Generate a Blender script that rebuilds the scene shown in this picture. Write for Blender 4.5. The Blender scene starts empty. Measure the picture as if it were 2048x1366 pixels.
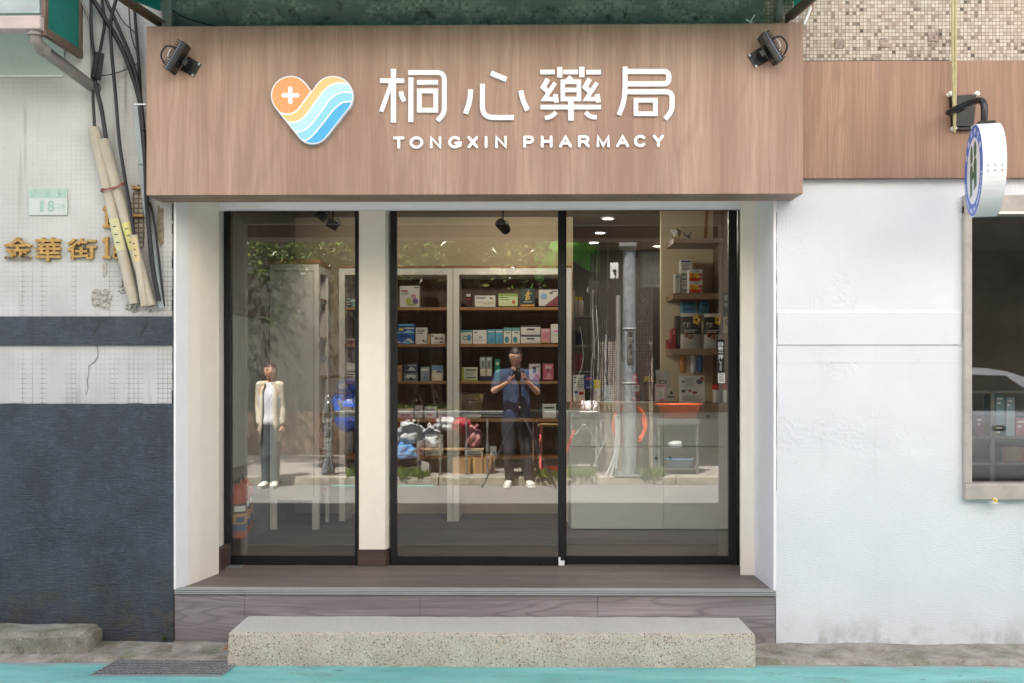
import bpy, bmesh, math, random
from mathutils import Vector, Matrix, noise as mnoise
random.seed(7)
scene = bpy.context.scene
COL = scene.collection
# ------------------------------------------------------------------ camera
CY, CZ, F = -5.49, 1.466, 2048.0           # camera y, camera height, focal length in photo pixels
TH = math.radians(0.8)
SHX = (F*math.tan(TH) - 12)/2048.0
SHY = 65/2048.0
GY = 0.71                                   # plane of the glass
cd = bpy.data.cameras.new('camera'); cam = bpy.data.objects.new('camera', cd); COL.objects.link(cam)
cam.location = (0, CY, CZ); cam.rotation_euler = (math.pi/2, 0, TH)
cd.sensor_width = 36; cd.lens = 36; cd.sensor_fit = 'HORIZONTAL'; cd.shift_x = SHX; cd.shift_y = SHY
cd.clip_start = 0.05; cd.clip_end = 2000
scene.camera = cam
# ------------------------------------------------------------------ light
SUN_EL, SUN_AZ = 62.0, -22.0               # elevation; azimuth from +y (behind the shop) towards -x
wd = bpy.data.worlds.new('World'); scene.world = wd; wd.use_nodes = True
wn = wd.node_tree; wn.nodes.clear()
sky = wn.nodes.new('ShaderNodeTexSky'); sky.sky_type = 'NISHITA'; sky.sun_disc = False
sky.sun_elevation = math.radians(SUN_EL); sky.sun_rotation = math.radians(SUN_AZ)
sky.dust_density = 2.0; sky.ozone_density = 1.0
bg = wn.nodes.new('ShaderNodeBackground'); bg.inputs[1].default_value = 0.10
wo = wn.nodes.new('ShaderNodeOutputWorld')
hs = wn.nodes.new('ShaderNodeHueSaturation'); hs.inputs['Saturation'].default_value = 0.45
wn.links.new(sky.outputs[0], hs.inputs['Color']); tm = wn.nodes.new('ShaderNodeMix'); tm.data_type = 'RGBA'; tm.blend_type = 'MULTIPLY'; tm.inputs[0].default_value = 1; tm.inputs[7].default_value = (1.0, .965, 1.03, 1)
wn.links.new(hs.outputs[0], tm.inputs[6]); wn.links.new(tm.outputs[2], bg.inputs[0]); wn.links.new(bg.outputs[0], wo.inputs[0])
sl = bpy.data.lights.new('sun', 'SUN'); sl.energy = 5.0; sl.angle = math.radians(0.5); sl.color = (1.0, 0.95, 0.87)
so = bpy.data.objects.new('sun', sl); COL.objects.link(so)
_e, _a = math.radians(SUN_EL), math.radians(SUN_AZ)
sdir = Vector((math.sin(_a)*math.cos(_e), math.cos(_a)*math.cos(_e), math.sin(_e)))
so.rotation_euler = sdir.to_track_quat('Z', 'Y').to_euler(); so.location = (0, 0, 20)
scene.view_settings.view_transform = 'Standard'; scene.view_settings.look = 'None'
scene.view_settings.exposure = 2.47; scene.view_settings.gamma = 1
scene.view_settings.use_curve_mapping = False
scene.cycles.max_bounces = 10; scene.cycles.diffuse_bounces = 4; scene.cycles.glossy_bounces = 4
scene.cycles.transparent_max_bounces = 16; scene.cycles.transmission_bounces = 8
scene.cycles.caustics_reflective = False; scene.cycles.caustics_refractive = False
scene.cycles.sample_clamp_indirect = 4.0
scene.cycles.use_denoising = True; scene.cycles.denoising_prefilter = 'ACCURATE'; scene.cycles.denoising_input_passes = 'RGB_ALBEDO_NORMAL'
scene.cycles.use_adaptive_sampling = False

# ------------------------------------------------------------------ helpers
def P(px, py, y):
    """world point on the plane y seen at photo pixel px,py"""
    u = (px-1024)/2048.0 + SHX; v = (683-py)/2048.0 + SHY
    c, s = math.cos(TH), math.sin(TH)
    dx, dy = u*c - s, u*s + c
    t = (y-CY)/dy
    return Vector((dx*t, y, CZ + v*t))
def R(px, py, y):
    """the same, for what the photo shows mirrored in the shop glass"""
    q = P(px, py, 2*GY - y); return Vector((q.x, y, q.z))
def X(px, y): return P(px, 700, y).x
def Z(py, y, px=1036): return P(px, py, y).z
def gz(y): return 0.0118*max(0.0, -y-0.3)

WLOC = {}
def wloc(o): return WLOC.get(o.name, Vector((0, 0, 0)))

class MB:
    def __init__(s): s.v = []; s.f = []; s.m = []; s.sm = []
    def add(s, vs, fs, m=0, smooth=False):
        b = len(s.v); s.v += [Vector(p) for p in vs]
        for f in fs: s.f.append([b+i for i in f]); s.m.append(m); s.sm.append(smooth)
        return s
    def bm(s, bm, m=0, smooth=False):
        bm.verts.index_update()
        s.add([v.co.copy() for v in bm.verts], [[v.index for v in f.verts] for f in bm.faces], m, smooth); bm.free(); return s
    def box(s, x0, x1, y0, y1, z0, z1, m=0, bev=0, seg=2, rot=None, at=None, skip=''):
        if x0 > x1: x0, x1 = x1, x0
        if y0 > y1: y0, y1 = y1, y0
        if z0 > z1: z0, z1 = z1, z0
        if bev > 0:
            bm = bmesh.new(); bmesh.ops.create_cube(bm, size=1)
            for v in bm.verts: v.co = Vector(((x0+x1)/2+v.co.x*(x1-x0), (y0+y1)/2+v.co.y*(y1-y0), (z0+z1)/2+v.co.z*(z1-z0)))
            bmesh.ops.bevel(bm, geom=bm.edges[:], offset=bev, segments=seg, affect='EDGES', profile=0.5)
            if rot is not None:
                for v in bm.verts: v.co = at + rot @ (v.co-at)
            return s.bm(bm, m, False)
        vs = [Vector(p) for p in ((x0,y0,z0),(x1,y0,z0),(x1,y1,z0),(x0,y1,z0),(x0,y0,z1),(x1,y0,z1),(x1,y1,z1),(x0,y1,z1))]
        if rot is not None: vs = [at + rot @ (v-at) for v in vs]
        fs = {'b':(3,2,1,0),'t':(4,5,6,7),'f':(0,1,5,4),'r':(1,2,6,5),'k':(2,3,7,6),'l':(3,0,4,7)}
        return s.add(vs, [fs[k] for k in fs if k not in skip], m)
    def obox(s, c, ax, ay, az, hx, hy, hz, m=0):
        c = Vector(c); ax, ay, az = Vector(ax), Vector(ay), Vector(az)
        vs = [c+ax*hx*i+ay*hy*j+az*hz*k for k in (-1,1) for j,i in ((-1,-1),(-1,1),(1,1),(1,-1))]
        return s.add(vs, [(3,2,1,0),(4,5,6,7),(0,1,5,4),(1,2,6,5),(2,3,7,6),(3,0,4,7)], m)
    def cyl(s, p0, p1, r0, r1=None, n=16, m=0, caps=True, smooth=True):
        p0, p1 = Vector(p0), Vector(p1); r1 = r0 if r1 is None else r1
        d = (p1-p0).normalized(); a = d.orthogonal().normalized(); b = d.cross(a)
        vs = []
        for p, r in ((p0, r0), (p1, r1)):
            vs += [p + (a*math.cos(2*math.pi*i/n)+b*math.sin(2*math.pi*i/n))*r for i in range(n)]
        s.add(vs, [(i, (i+1) % n, n+(i+1) % n, n+i) for i in range(n)], m, smooth)
        if caps: s.add(vs[:n], [tuple(range(n))[::-1]], m); s.add(vs[n:], [tuple(range(n))], m)
        return s
    def tube(s, pts, r, n=8, m=0, smooth=True, closed=False):
        pts = [Vector(p) for p in pts]; k = len(pts)
        rs = r if isinstance(r, (list, tuple)) else [r]*k
        vs = []; prev = None
        for i, p in enumerate(pts):
            if closed: t = (pts[(i+1) % k]-pts[i-1])
            else: t = (pts[min(i+1, k-1)]-pts[max(i-1, 0)])
            t = t.normalized() if t.length > 1e-9 else Vector((0, 0, 1))
            if prev is None: a = t.orthogonal().normalized()
            else:
                a = prev - t*prev.dot(t); a = a.normalized() if a.length > 1e-6 else t.orthogonal().normalized()
            prev = a; b = t.cross(a)
            vs += [p+(a*math.cos(2*math.pi*j/n)+b*math.sin(2*math.pi*j/n))*rs[i] for j in range(n)]
        fs = []
        for i in range(k if closed else k-1):
            i2 = (i+1) % k
            for j in range(n): fs.append((i*n+j, i*n+(j+1) % n, i2*n+(j+1) % n, i2*n+j))
        s.add(vs, fs, m, smooth)
        if not closed: s.add(vs[:n], [tuple(range(n))[::-1]], m); s.add(vs[-n:], [tuple(range(n))], m)
        return s
    def lathe(s, prof, c, n=20, m=0, axis=(0,0,1), smooth=True):
        c = Vector(c); q = Vector((0,0,1)).rotation_difference(Vector(axis))
        vs = []
        for r, h in prof:
            vs += [c + q @ Vector((r*math.cos(2*math.pi*j/n), r*math.sin(2*math.pi*j/n), h)) for j in range(n)]
        fs = [(i*n+j, i*n+(j+1) % n, (i+1)*n+(j+1) % n, (i+1)*n+j) for i in range(len(prof)-1) for j in range(n)]
        s.add(vs, fs, m, smooth)
        s.add(vs[:n], [tuple(range(n))[::-1]], m); s.add(vs[-n:], [tuple(range(n))], m)
        return s
    def prism(s, pts, off, m=0, mside=None):
        """pts: 3D outline (any planar ngon), off: extrusion vector"""
        pts = [Vector(p) for p in pts]; off = Vector(off); n = len(pts)
        s.add(pts, [tuple(range(n))], m); s.add([p+off for p in pts], [tuple(range(n))[::-1]], m if mside is None else mside)
        s.add(pts+[p+off for p in pts], [(i, i+n, (i+1) % n+n, (i+1) % n) for i in range(n)], m if mside is None else mside)
        return s
    def ball(s, c, r, m=0, sx=1, sy=1, sz=1, sub=2, jit=0, seed=0):
        bm = bmesh.new(); bmesh.ops.create_icosphere(bm, subdivisions=sub, radius=1)
        for v in bm.verts:
            k = 1.0
            if jit: k = 1+jit*mnoise.noise(v.co*1.7+Vector((seed*3.1, seed*1.7, seed)))+.5*jit*mnoise.noise(v.co*4.1+Vector((seed, seed*2.7, 5)))
            v.co = Vector(c)+Vector((v.co.x*sx, v.co.y*sy, v.co.z*sz))*r*k
        return s.bm(bm, m, True)
    def build(s, name, mats, parent=None, loc=None, fix=True):
        if not isinstance(mats, (list, tuple)): mats = [mats]
        if parent is not None: L = wloc(parent)
        elif loc is not None: L = Vector(loc)
        else:
            xs = [v.x for v in s.v]; ys = [v.y for v in s.v]; zs = [v.z for v in s.v]
            L = Vector(((min(xs)+max(xs))/2, (min(ys)+max(ys))/2, min(zs)))
        me = bpy.data.meshes.new(name)
        me.from_pydata([v-L for v in s.v], [], s.f)
        for m in mats: me.materials.append(m)
        me.polygons.foreach_set('material_index', s.m); me.polygons.foreach_set('use_smooth', s.sm)
        if fix:
            bm = bmesh.new(); bm.from_mesh(me); bmesh.ops.recalc_face_normals(bm, faces=bm.faces[:]); bm.to_mesh(me); bm.free()
        me.update()
        o = bpy.data.objects.new(name, me); COL.objects.link(o)
        if parent is not None: o.parent = parent
        else: o.location = L
        WLOC[o.name] = L.copy()
        return o

def tag(o, label=None, cat=None, group=None, kind=None):
    if label: o['label'] = label
    if cat: o['category'] = cat
    if group: o['group'] = group
    if kind: o['kind'] = kind
    return o
def thing(name, label, cat, loc, group=None):
    o = bpy.data.objects.new(name, None); COL.objects.link(o); o.location = loc; o.empty_display_size = .05
    WLOC[o.name] = Vector(loc); return tag(o, label, cat, group)
def copy_tree(o, parent=None):
    c = o.copy(); COL.objects.link(c); WLOC[c.name] = wloc(o).copy()
    if parent is not None: c.parent = parent
    for ch in [q for q in COL.objects if q.parent is o]: copy_tree(ch, c)
    return c
def spline(pts, k=6):
    pts = [Vector(p) for p in pts]; out = []
    for i in range(len(pts)-1):
        p0, p1, p2, p3 = pts[max(i-1, 0)], pts[i], pts[i+1], pts[min(i+2, len(pts)-1)]
        for j in range(k):
            t = j/k
            out.append(.5*((2*p1)+(p2-p0)*t+(2*p0-5*p1+4*p2-p3)*t*t+(3*p1-p0-3*p2+p3)*t**3))
    out.append(pts[-1]); return out
def text_mesh(body, size, depth, bold=0.0, align='LEFT'):
    """a text turned to mesh data in the xz plane facing -y; returns (verts, faces, width)"""
    c = bpy.data.curves.new('txt', 'FONT'); c.body = body; c.size = size; c.extrude = depth/2; c.offset = bold; c.align_x = align
    c.resolution_u = 4
    o = bpy.data.objects.new('txt', c); COL.objects.link(o)
    dg = bpy.context.evaluated_depsgraph_get(); me = bpy.data.meshes.new_from_object(o.evaluated_get(dg))
    vs = [Vector((v.co.x, -v.co.z, v.co.y)) for v in me.vertices]; fs = [list(p.vertices) for p in me.polygons]
    bpy.data.objects.remove(o); bpy.data.curves.remove(c); bpy.data.meshes.remove(me)
    return vs, fs
def put_text(mb, body, x0, x1, z0, z1, y, depth=.002, bold=0.0, m=0, tf=None):
    """fit a text into the rectangle x0..x1, z0..z1 with its back on the plane y"""
    vs, fs = text_mesh(body, 1.0, 1.0, bold)
    if not vs: return mb
    ax, bx = min(v.x for v in vs), max(v.x for v in vs); az, bz = min(v.z for v in vs), max(v.z for v in vs)
    out = [Vector((x0+(v.x-ax)/(bx-ax+1e-9)*(x1-x0), y-depth*(.5-v.y), z0+(v.z-az)/(bz-az+1e-9)*(z1-z0))) for v in vs]
    if tf: out = [tf(v) for v in out]
    return mb.add(out, fs, m)

# ------------------------------------------------------------------ materials
def srgb(r, g, b):
    f = lambda c: (c/255/12.92) if c/255 <= .04045 else ((c/255+.055)/1.055)**2.4
    return (f(r), f(g), f(b), 1)
class NT:
    def __init__(s, name):
        s.mat = bpy.data.materials.new(name); s.mat.use_nodes = True; s.t = s.mat.node_tree; s.t.nodes.clear()
        s.out = s.t.nodes.new('ShaderNodeOutputMaterial'); s._pos = None
    def n(s, typ, props=None, **ins):
        nd = s.t.nodes.new('ShaderNode'+typ)
        for k, v in (props or {}).items(): setattr(nd, k, v)
        for k, v in ins.items():
            key = int(k[1:]) if k[0] == '_' else k.replace('_', ' ')
            s.set(nd.inputs[key], v)
        return nd
    def set(s, sock, v):
        if isinstance(v, bpy.types.NodeSocket): s.t.links.new(v, sock)
        elif isinstance(v, bpy.types.Node): s.t.links.new(v.outputs[0], sock)
        else:
            if sock.type == 'VECTOR' or sock.type == 'RGBA':
                sock.default_value = v
            else: sock.default_value = v
    def pos(s, sx=1, sy=1, sz=1, ob=False):
        if ob: src = s.n('TexCoord').outputs['Object']
        else:
            if s._pos is None: s._pos = s.n('NewGeometry').outputs['Position']
            src = s._pos
        if (sx, sy, sz) == (1, 1, 1): return src
        return s.n('VectorMath', {'operation': 'MULTIPLY'}, _0=src, _1=(sx, sy, sz)).outputs[0]
    def noise(s, vec, scale=5, detail=4, rough=.55, dist=0):
        return s.n('TexNoise', None, Vector=vec, Scale=scale, Detail=detail, Roughness=rough, Distortion=dist).outputs[0]
    def math(s, op, a, b=0.0, c=None, clamp=False):
        nd = s.n('Math', {'operation': op, 'use_clamp': clamp}, _0=a, _1=b)
        if c is not None: s.set(nd.inputs[2], c)
        return nd.outputs[0]
    def rng(s, v, a, b, c=0.0, d=1.0, smooth=False):
        nd = s.n('MapRange', {'interpolation_type': 'SMOOTHSTEP' if smooth else 'LINEAR'}, _0=v, _1=a, _2=b, _3=c, _4=d); return nd.outputs[0]
    def mix(s, f, a, b, mode='MIX'):
        nd = s.t.nodes.new('ShaderNodeMix'); nd.data_type = 'RGBA'; nd.blend_type = mode; nd.clamp_factor = True
        s.set(nd.inputs[0], f); s.set(nd.inputs[6], a); s.set(nd.inputs[7], b); return nd.outputs[2]
    def ramp(s, f, stops, const=False):
        nd = s.n('ValToRGB', None, Fac=f); cr = nd.color_ramp
        if const: cr.interpolation = 'CONSTANT'
        while len(cr.elements) < len(stops): cr.elements.new(.5)
        for e, (p, c) in zip(cr.elements, stops): e.position = p; e.color = c
        return nd.outputs[0]
    def sep(s, v): return s.n('SeparateXYZ', None, _0=v).outputs
    def bsdf(s, col, rough=.5, metal=0, spec=.5, height=None, bstr=.3, bdist=.01, coat=0, **kw):
        b = s.n('BsdfPrincipled'); s.set(b.inputs['Base Color'], col); s.set(b.inputs['Roughness'], rough)
        s.set(b.inputs['Metallic'], metal); s.set(b.inputs['Specular IOR Level'], spec); s.set(b.inputs['Coat Weight'], coat)
        for k, v in kw.items(): s.set(b.inputs[k.replace('_', ' ')], v)
        if height is not None:
            bp = s.n('Bump', None, Strength=bstr, Distance=bdist, Height=height); s.set(b.inputs['Normal'], bp.outputs[0])
        s.t.links.new(b.outputs[0], s.out.inputs[0]); return s.mat

_MC = {}
def mat(name, col, rough=.5, metal=0, var=.10, scale=9, bump=.05, bscale=60, spec=.5, coat=0):
    """plain surface with slight tone and roughness variation"""
    if name in _MC: return _MC[name]
    if len(col) == 3: col = (*col, 1)
    n = NT(name); p = n.pos()
    nz = n.noise(p, scale, 5, .6)
    dark = tuple(c*(1-var*1.4) for c in col[:3])+(1,); lite = tuple(min(1, c*(1+var)) for c in col[:3])+(1,)
    c = n.mix(n.rng(nz, .3, .7), dark, lite)
    r = n.rng(n.noise(p, scale*3, 3), .3, .7, max(0.02, rough-.08), min(1, rough+.08))
    h = n.noise(p, bscale, 3)
    _MC[name] = n.bsdf(c, r, metal, spec, h, bump, .004, coat); return _MC[name]

M = {}
def wood_mat(name, base, dark, lite, ax='z', ring=1.0, rough=.5, obj=False, rs=.38):
    n = NT(name)
    p = n.pos(ob=obj)
    if ax == 'x': st = (.10, 1, 1)
    else: st = (1, 1, .10)
    mp = n.n('VectorMath', {'operation': 'MULTIPLY'}, _0=p, _1=st).outputs[0]
    warp = n.noise(mp, 3.2, 3, .5)
    wob = n.n('VectorMath', {'operation': 'ADD'}, _0=mp, _1=n.n('CombineXYZ', None, _0=n.math('MULTIPLY', warp, .05*ring), _1=0.0, _2=n.math('MULTIPLY', warp, .05*ring if ax == 'x' else 0.0)).outputs[0]).outputs[0]
    broad = n.noise(wob, 5.0, 2, .5)
    rings = n.math('FRACT', n.math('MULTIPLY', n.noise(wob, 4.0, 2, .45), 13.0*ring))
    rings = n.math('MULTIPLY', n.math('ABSOLUTE', n.math('SUBTRACT', rings, .5)), 2.0)
    fine = n.noise(n.n('VectorMath', {'operation': 'MULTIPLY'}, _0=wob, _1=(1, 1, .25) if ax != 'x' else (.25, 1, 1)).outputs[0], 150, 4, .7)
    c = n.mix(n.rng(broad, .36, .66), dark, lite)
    c = n.mix(n.math('MULTIPLY', n.rng(rings, .55, 1.0), rs), c, tuple(x*.62 for x in dark[:3])+(1,))
    mid = n.noise(n.n('VectorMath', {'operation': 'MULTIPLY'}, _0=wob, _1=(1, 1, .5) if ax != 'x' else (.5, 1, 1)).outputs[0], 42, 3, .6)
    c = n.mix(n.math('MULTIPLY', n.rng(mid, .40, .58, 1, 0), .22), c, dark)
    c = n.mix(n.math('MULTIPLY', n.rng(mid, .52, .66), .22), c, lite)
    hair_ = n.noise(n.n('VectorMath', {'operation': 'MULTIPLY'}, _0=mp, _1=(1, 1, .35) if ax != 'x' else (.35, 1, 1)).outputs[0], 75, 2, .55)
    c = n.mix(n.math('MULTIPLY', n.rng(hair_, .40, .52, 1, 0), .45), c, tuple(x*.62 for x in base[:3])+(1,))
    c = n.mix(n.math('MULTIPLY', n.rng(hair_, .54, .66), .22), c, lite)
    c = n.mix(n.math('MULTIPLY', n.rng(fine, .40, .60, 1, 0), .45), c, tuple(x*.62 for x in base[:3])+(1,))
    c = n.mix(.20, c, base)
    M[name] = n.bsdf(c, n.rng(fine, .3, .7, rough-.06, rough+.1), 0, .35, fine, .12, .002); return M[name]
wood_mat('fascia_wood', srgb(172,144,127), srgb(150,119,102), srgb(190,163,145), 'z', 1.0, .5)
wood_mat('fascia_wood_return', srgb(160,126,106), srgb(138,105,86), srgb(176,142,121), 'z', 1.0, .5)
wood_mat('vinyl_floor', srgb(122,112,106), srgb(100,91,86), srgb(140,130,123), 'x', 1.6, .55, rs=.6)
wood_mat('vinyl_riser', srgb(146,138,138), srgb(112,104,105), srgb(180,173,172), 'x', 2.2, .5, rs=.85)
wood_mat('skirting_wood', srgb(86,68,64), srgb(70,54,51), srgb(98,80,74), 'x', 1.5, .45)
wood_mat('shelf_wood', srgb(176,128,86), srgb(150,104,66), srgb(190,146,104), 'x', 1.0, .5)
wood_mat('counter_wood', srgb(165,135,108), srgb(140,112,88), srgb(180,152,124), 'x', 1.0, .5)
wood_mat('cabinet_back', srgb(132,110,96), srgb(112,92,80), srgb(146,124,108), 'z', 1.0, .6)
wood_mat('panel_wood', srgb(140,112,96), srgb(118,92,78), srgb(156,128,110), 'z', 1.0, .55)

def tile_grid(n, pitch, gw, axes='xz', off=(0,0)):
    s = n.sep(n.pos()); a, b = s['xyz'.index(axes[0])], s['xyz'.index(axes[1])]
    u = n.math('ADD', n.math('DIVIDE', a, pitch), off[0]); w = n.math('ADD', n.math('DIVIDE', b, pitch), off[1])
    def line(t):
        f = n.math('FRACT', t); d = n.math('MINIMUM', f, n.math('SUBTRACT', 1.0, f)); return n.rng(d, gw, gw*2.0, 1, 0)
    g = n.math('MAXIMUM', line(u), line(w))
    cell = n.n('CombineXYZ', None, _0=n.math('FLOOR', u), _1=n.math('FLOOR', w), _2=0.0).outputs[0]
    return g, cell
def white_noise(n, cell, dim='3D', seed=0.0):
    return n.n('TexWhiteNoise', {'noise_dimensions': dim}, Vector=n.n('VectorMath', {'operation': 'ADD'}, _0=cell, _1=(seed, seed*.7, 0)).outputs[0]).outputs[0]

# mosaic of small tiles, upper right
n = NT('mosaic_tiles'); g, cell = tile_grid(n, .0190, .055)
w = white_noise(n, cell)
c = n.ramp(w, [(0, srgb(186,177,164)), (.34, srgb(168,157,143)), (.62, srgb(194,187,177)), (.80, srgb(146,133,121)), (.885, srgb(116,103,94)), (.955, srgb(96,86,80)), (.985, srgb(42,38,38))], True)
c = n.mix(n.math('MULTIPLY', n.rng(n.noise(n.pos(), 1.6, 4), .45, .7), .35), c, srgb(170,150,128))
c = n.mix(n.math('MULTIPLY', n.rng(n.noise(n.pos(8, 1, .5), 1.2, 3), .62, .75), .6), c, srgb(120,96,70))
c = n.mix(g, c, srgb(128,114,95))
M['mosaic'] = n.bsdf(c, n.mix(g, (.35,)*3+(1,), (.9,)*3+(1,)), 0, .5, n.math('SUBTRACT', 1.0, g), .35, .003)
# same wall above the signboard, unpainted, dirty, awning's green shade put into the colours
n = NT('grimy_green_shade_tiles'); g, cell = tile_grid(n, .0190, .06)
w = white_noise(n, cell)
c = n.ramp(w, [(0, srgb(140,150,142)), (.5, srgb(118,128,121)), (.85, srgb(160,168,158))], True)
patch = n.rng(n.noise(n.pos(1, 1, 2.2), 2.6, 5, .65), .46, .56, smooth=True)
c = n.mix(n.math('MULTIPLY', g, .8), c, srgb(150,152,140))
c = n.mix(patch, c, srgb(118,128,120))
c = n.mix(n.math('MULTIPLY', n.rng(n.noise(n.pos(), 9, 5, .7), .56, .66), .75), c, srgb(46,54,50))
c = n.mix(n.math('MULTIPLY', n.rng(n.noise(n.pos(1,1,3), 14, 4), .66, .72), .8), c, srgb(170,176,164))
M['grimy_green_shade'] = n.bsdf(c, .85, 0, .3, n.math('ADD', n.math('MULTIPLY', g, -.6), n.noise(n.pos(), 30, 4)), .5, .006)

# left wall: old tile under thin white paint, grime along some joints and runs
n = NT('painted_tile_wall'); g, cell = tile_grid(n, .0262, .03)
pz = n.sep(n.pos())
show = n.rng(n.noise(n.pos(), 2.3, 3, .6), .36, .66)
gl = n.math('MULTIPLY', n.math('MULTIPLY', g, show), n.rng(n.noise(n.pos(), 9, 3), .25, .55))
c = n.mix(n.rng(n.noise(n.pos(), 3.5, 5), .35, .65), srgb(188,188,187), srgb(204,204,204))
c = n.mix(n.math('MULTIPLY', n.rng(pz[0], -2.6, -2.0, 1, 0, True), n.math('MULTIPLY', n.rng(pz[2], 1.75, 2.3, 0, .4, True), 1.0)), c, srgb(190,202,195))  # green light from the awning put into the upper left colour
c = n.mix(n.math('MULTIPLY', gl, .42), c, srgb(132,132,126))
colrun, _ = tile_grid(n, .0524, .035); 
runs = n.math('MULTIPLY', n.rng(n.noise(n.pos(24, 1, .55), 1.0, 2, .5), .60, .70), n.rng(n.noise(n.pos(3, 1, 2.2), 1.3, 3), .42, .60))
c = n.mix(n.math('MULTIPLY', runs, .55), c, srgb(128,120,108))
zrun = n.math('MULTIPLY', n.math('MULTIPLY', g, n.rng(n.noise(n.pos(30, 1, .3), 1.0, 1), .52, .60)), n.math('MAXIMUM', n.rng(pz[2], 1.45, 1.64, 1, 0), n.math('MULTIPLY', n.rng(pz[2], 1.66, 1.9), n.rng(pz[2], 1.9, 2.2, 1, 0))))
c = n.mix(n.math('MULTIPLY', zrun, .75), c, srgb(84,80,72))
big = n.math('MULTIPLY', n.rng(n.noise(n.pos(2.6, 1, .8), 2.0, 5, .65), .55, .70), n.rng(pz[0], -2.35, -2.1, 0, 1, True))
c = n.mix(n.math('MULTIPLY', big, .6), c, srgb(128,124,114))
spk = n.rng(n.noise(n.pos(), 46, 2), .70, .74)
c = n.mix(n.math('MULTIPLY', spk, .5), c, srgb(96,92,84))
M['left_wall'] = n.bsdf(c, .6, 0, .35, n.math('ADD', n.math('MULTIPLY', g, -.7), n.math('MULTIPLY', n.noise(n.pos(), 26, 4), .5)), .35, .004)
# dark blue-grey combed render
n = NT('dark_paint_wall'); pz = n.sep(n.pos())
comb = n.noise(n.pos(.10, 1, 1), 150, 3, .65); lump = n.noise(n.pos(), 60, 4, .7)
c = n.mix(n.rng(n.noise(n.pos(), 3.0, 5, .6), .35, .66), srgb(50,57,65), srgb(69,76,85))
c = n.mix(n.math('MULTIPLY', n.rng(n.noise(n.pos(1,1,.7), 1.7, 3), .5, .62, 0, 1, True), .5), c, srgb(52,57,65))
c = n.mix(n.math('MULTIPLY', n.rng(comb, .54, .70), .22), c, srgb(112,120,130))
c = n.mix(n.math('MULTIPLY', n.rng(comb, .34, .46, 1, 0), .22), c, srgb(42,46,52))
c = n.mix(n.math('MULTIPLY', n.rng(n.noise(n.pos(), 22, 5, .7), .50, .66), .4), c, srgb(86,96,108))
c = n.mix(n.math('MULTIPLY', n.rng(n.noise(n.pos(3,1,.6), 2.4, 4, .6), .52, .64), .45), c, srgb(50,55,62))
c = n.mix(n.math('MULTIPLY', n.rng(n.noise(n.pos(), 120, 2), .68, .74), .35), c, srgb(130,142,158))
moss = n.math('MULTIPLY', n.rng(n.noise(n.pos(), 5.5, 6, .7), .50, .64), n.rng(pz[2], .15, .62, 1, 0, True))
c = n.mix(n.math('MULTIPLY', moss, .7), c, srgb(58,60,46))
c = n.mix(n.math('MULTIPLY', n.math('MULTIPLY', n.rng(n.noise(n.pos(), 9, 6, .7), .52, .66), n.rng(pz[2], .05, .42, 1, 0, True)), .6), c, srgb(92,84,60))
M['dark_wall'] = n.bsdf(c, n.rng(comb, .3, .7, .42, .62), 0, .4, n.math('ADD', comb, n.math('MULTIPLY', lump, 1.3)), .8, .007)
# right wall, fresh white paint over old tiles with missing pieces
n = NT('white_painted_wall'); g, cell = tile_grid(n, .0213, .05)
pz = n.sep(n.pos()); w = white_noise(n, cell)
zone = n.rng(n.noise(n.pos(), 3.2, 3, .6), .53, .60)
band = n.math('MULTIPLY', n.rng(pz[2], 1.52, 1.53, 1, 0), n.rng(pz[2], 1.02, 1.06))
up = n.rng(pz[2], 1.80, 1.81)
tz = n.math('MAXIMUM', band, up)
left = n.rng(pz[0], 1.9, 2.2, 1, .15, True)
miss = n.math('MULTIPLY', n.math('MULTIPLY', n.math('GREATER_THAN', w, .45), zone), n.math('MULTIPLY', tz, left))
miss = n.math('MULTIPLY', miss, n.math('SUBTRACT', 1.0, g))
comb = n.noise(n.pos(.16, 1, 1), 190, 3, .6)
low = n.math('SUBTRACT', 1.0, tz)
gr = n.math('MULTIPLY', n.math('MULTIPLY', g, tz), .22)
h = n.math('SUBTRACT', n.math('MULTIPLY', comb, n.math('ADD', n.math('MULTIPLY', low, .55), .10)), n.math('ADD', n.math('MULTIPLY', miss, .75), gr))
c = n.mix(n.rng(n.noise(n.pos(), 2.0, 4), .35, .65), srgb(216,219,225), srgb(224,227,232))
spk = n.rng(n.noise(n.pos(), 34, 2), .735, .76)
c = n.mix(n.math('MULTIPLY', spk, .35), c, srgb(150,148,146))
c = n.mix(n.math('MULTIPLY', n.math('MULTIPLY', n.rng(pz[2], .0, .22, 1, 0, True), n.rng(n.noise(n.pos(1,1,.6), 7, 5, .7), .45, .62)), .55), c, srgb(150,146,138))
c = n.mix(n.math('MULTIPLY', n.math('MULTIPLY', n.rng(n.noise(n.pos(14,1,.4), 1.0, 3, .6), .56, .70), n.rng(n.noise(n.pos(), 1.7, 3), .42, .6)), .09), c, srgb(160,158,150))
M['white_wall'] = n.bsdf(c, .55, 0, .35, h, .55, .006)
M['white_band'] = mat('white_band_paint', srgb(217,221,227), .5, 0, .02, 3, .25, 90)
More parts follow.
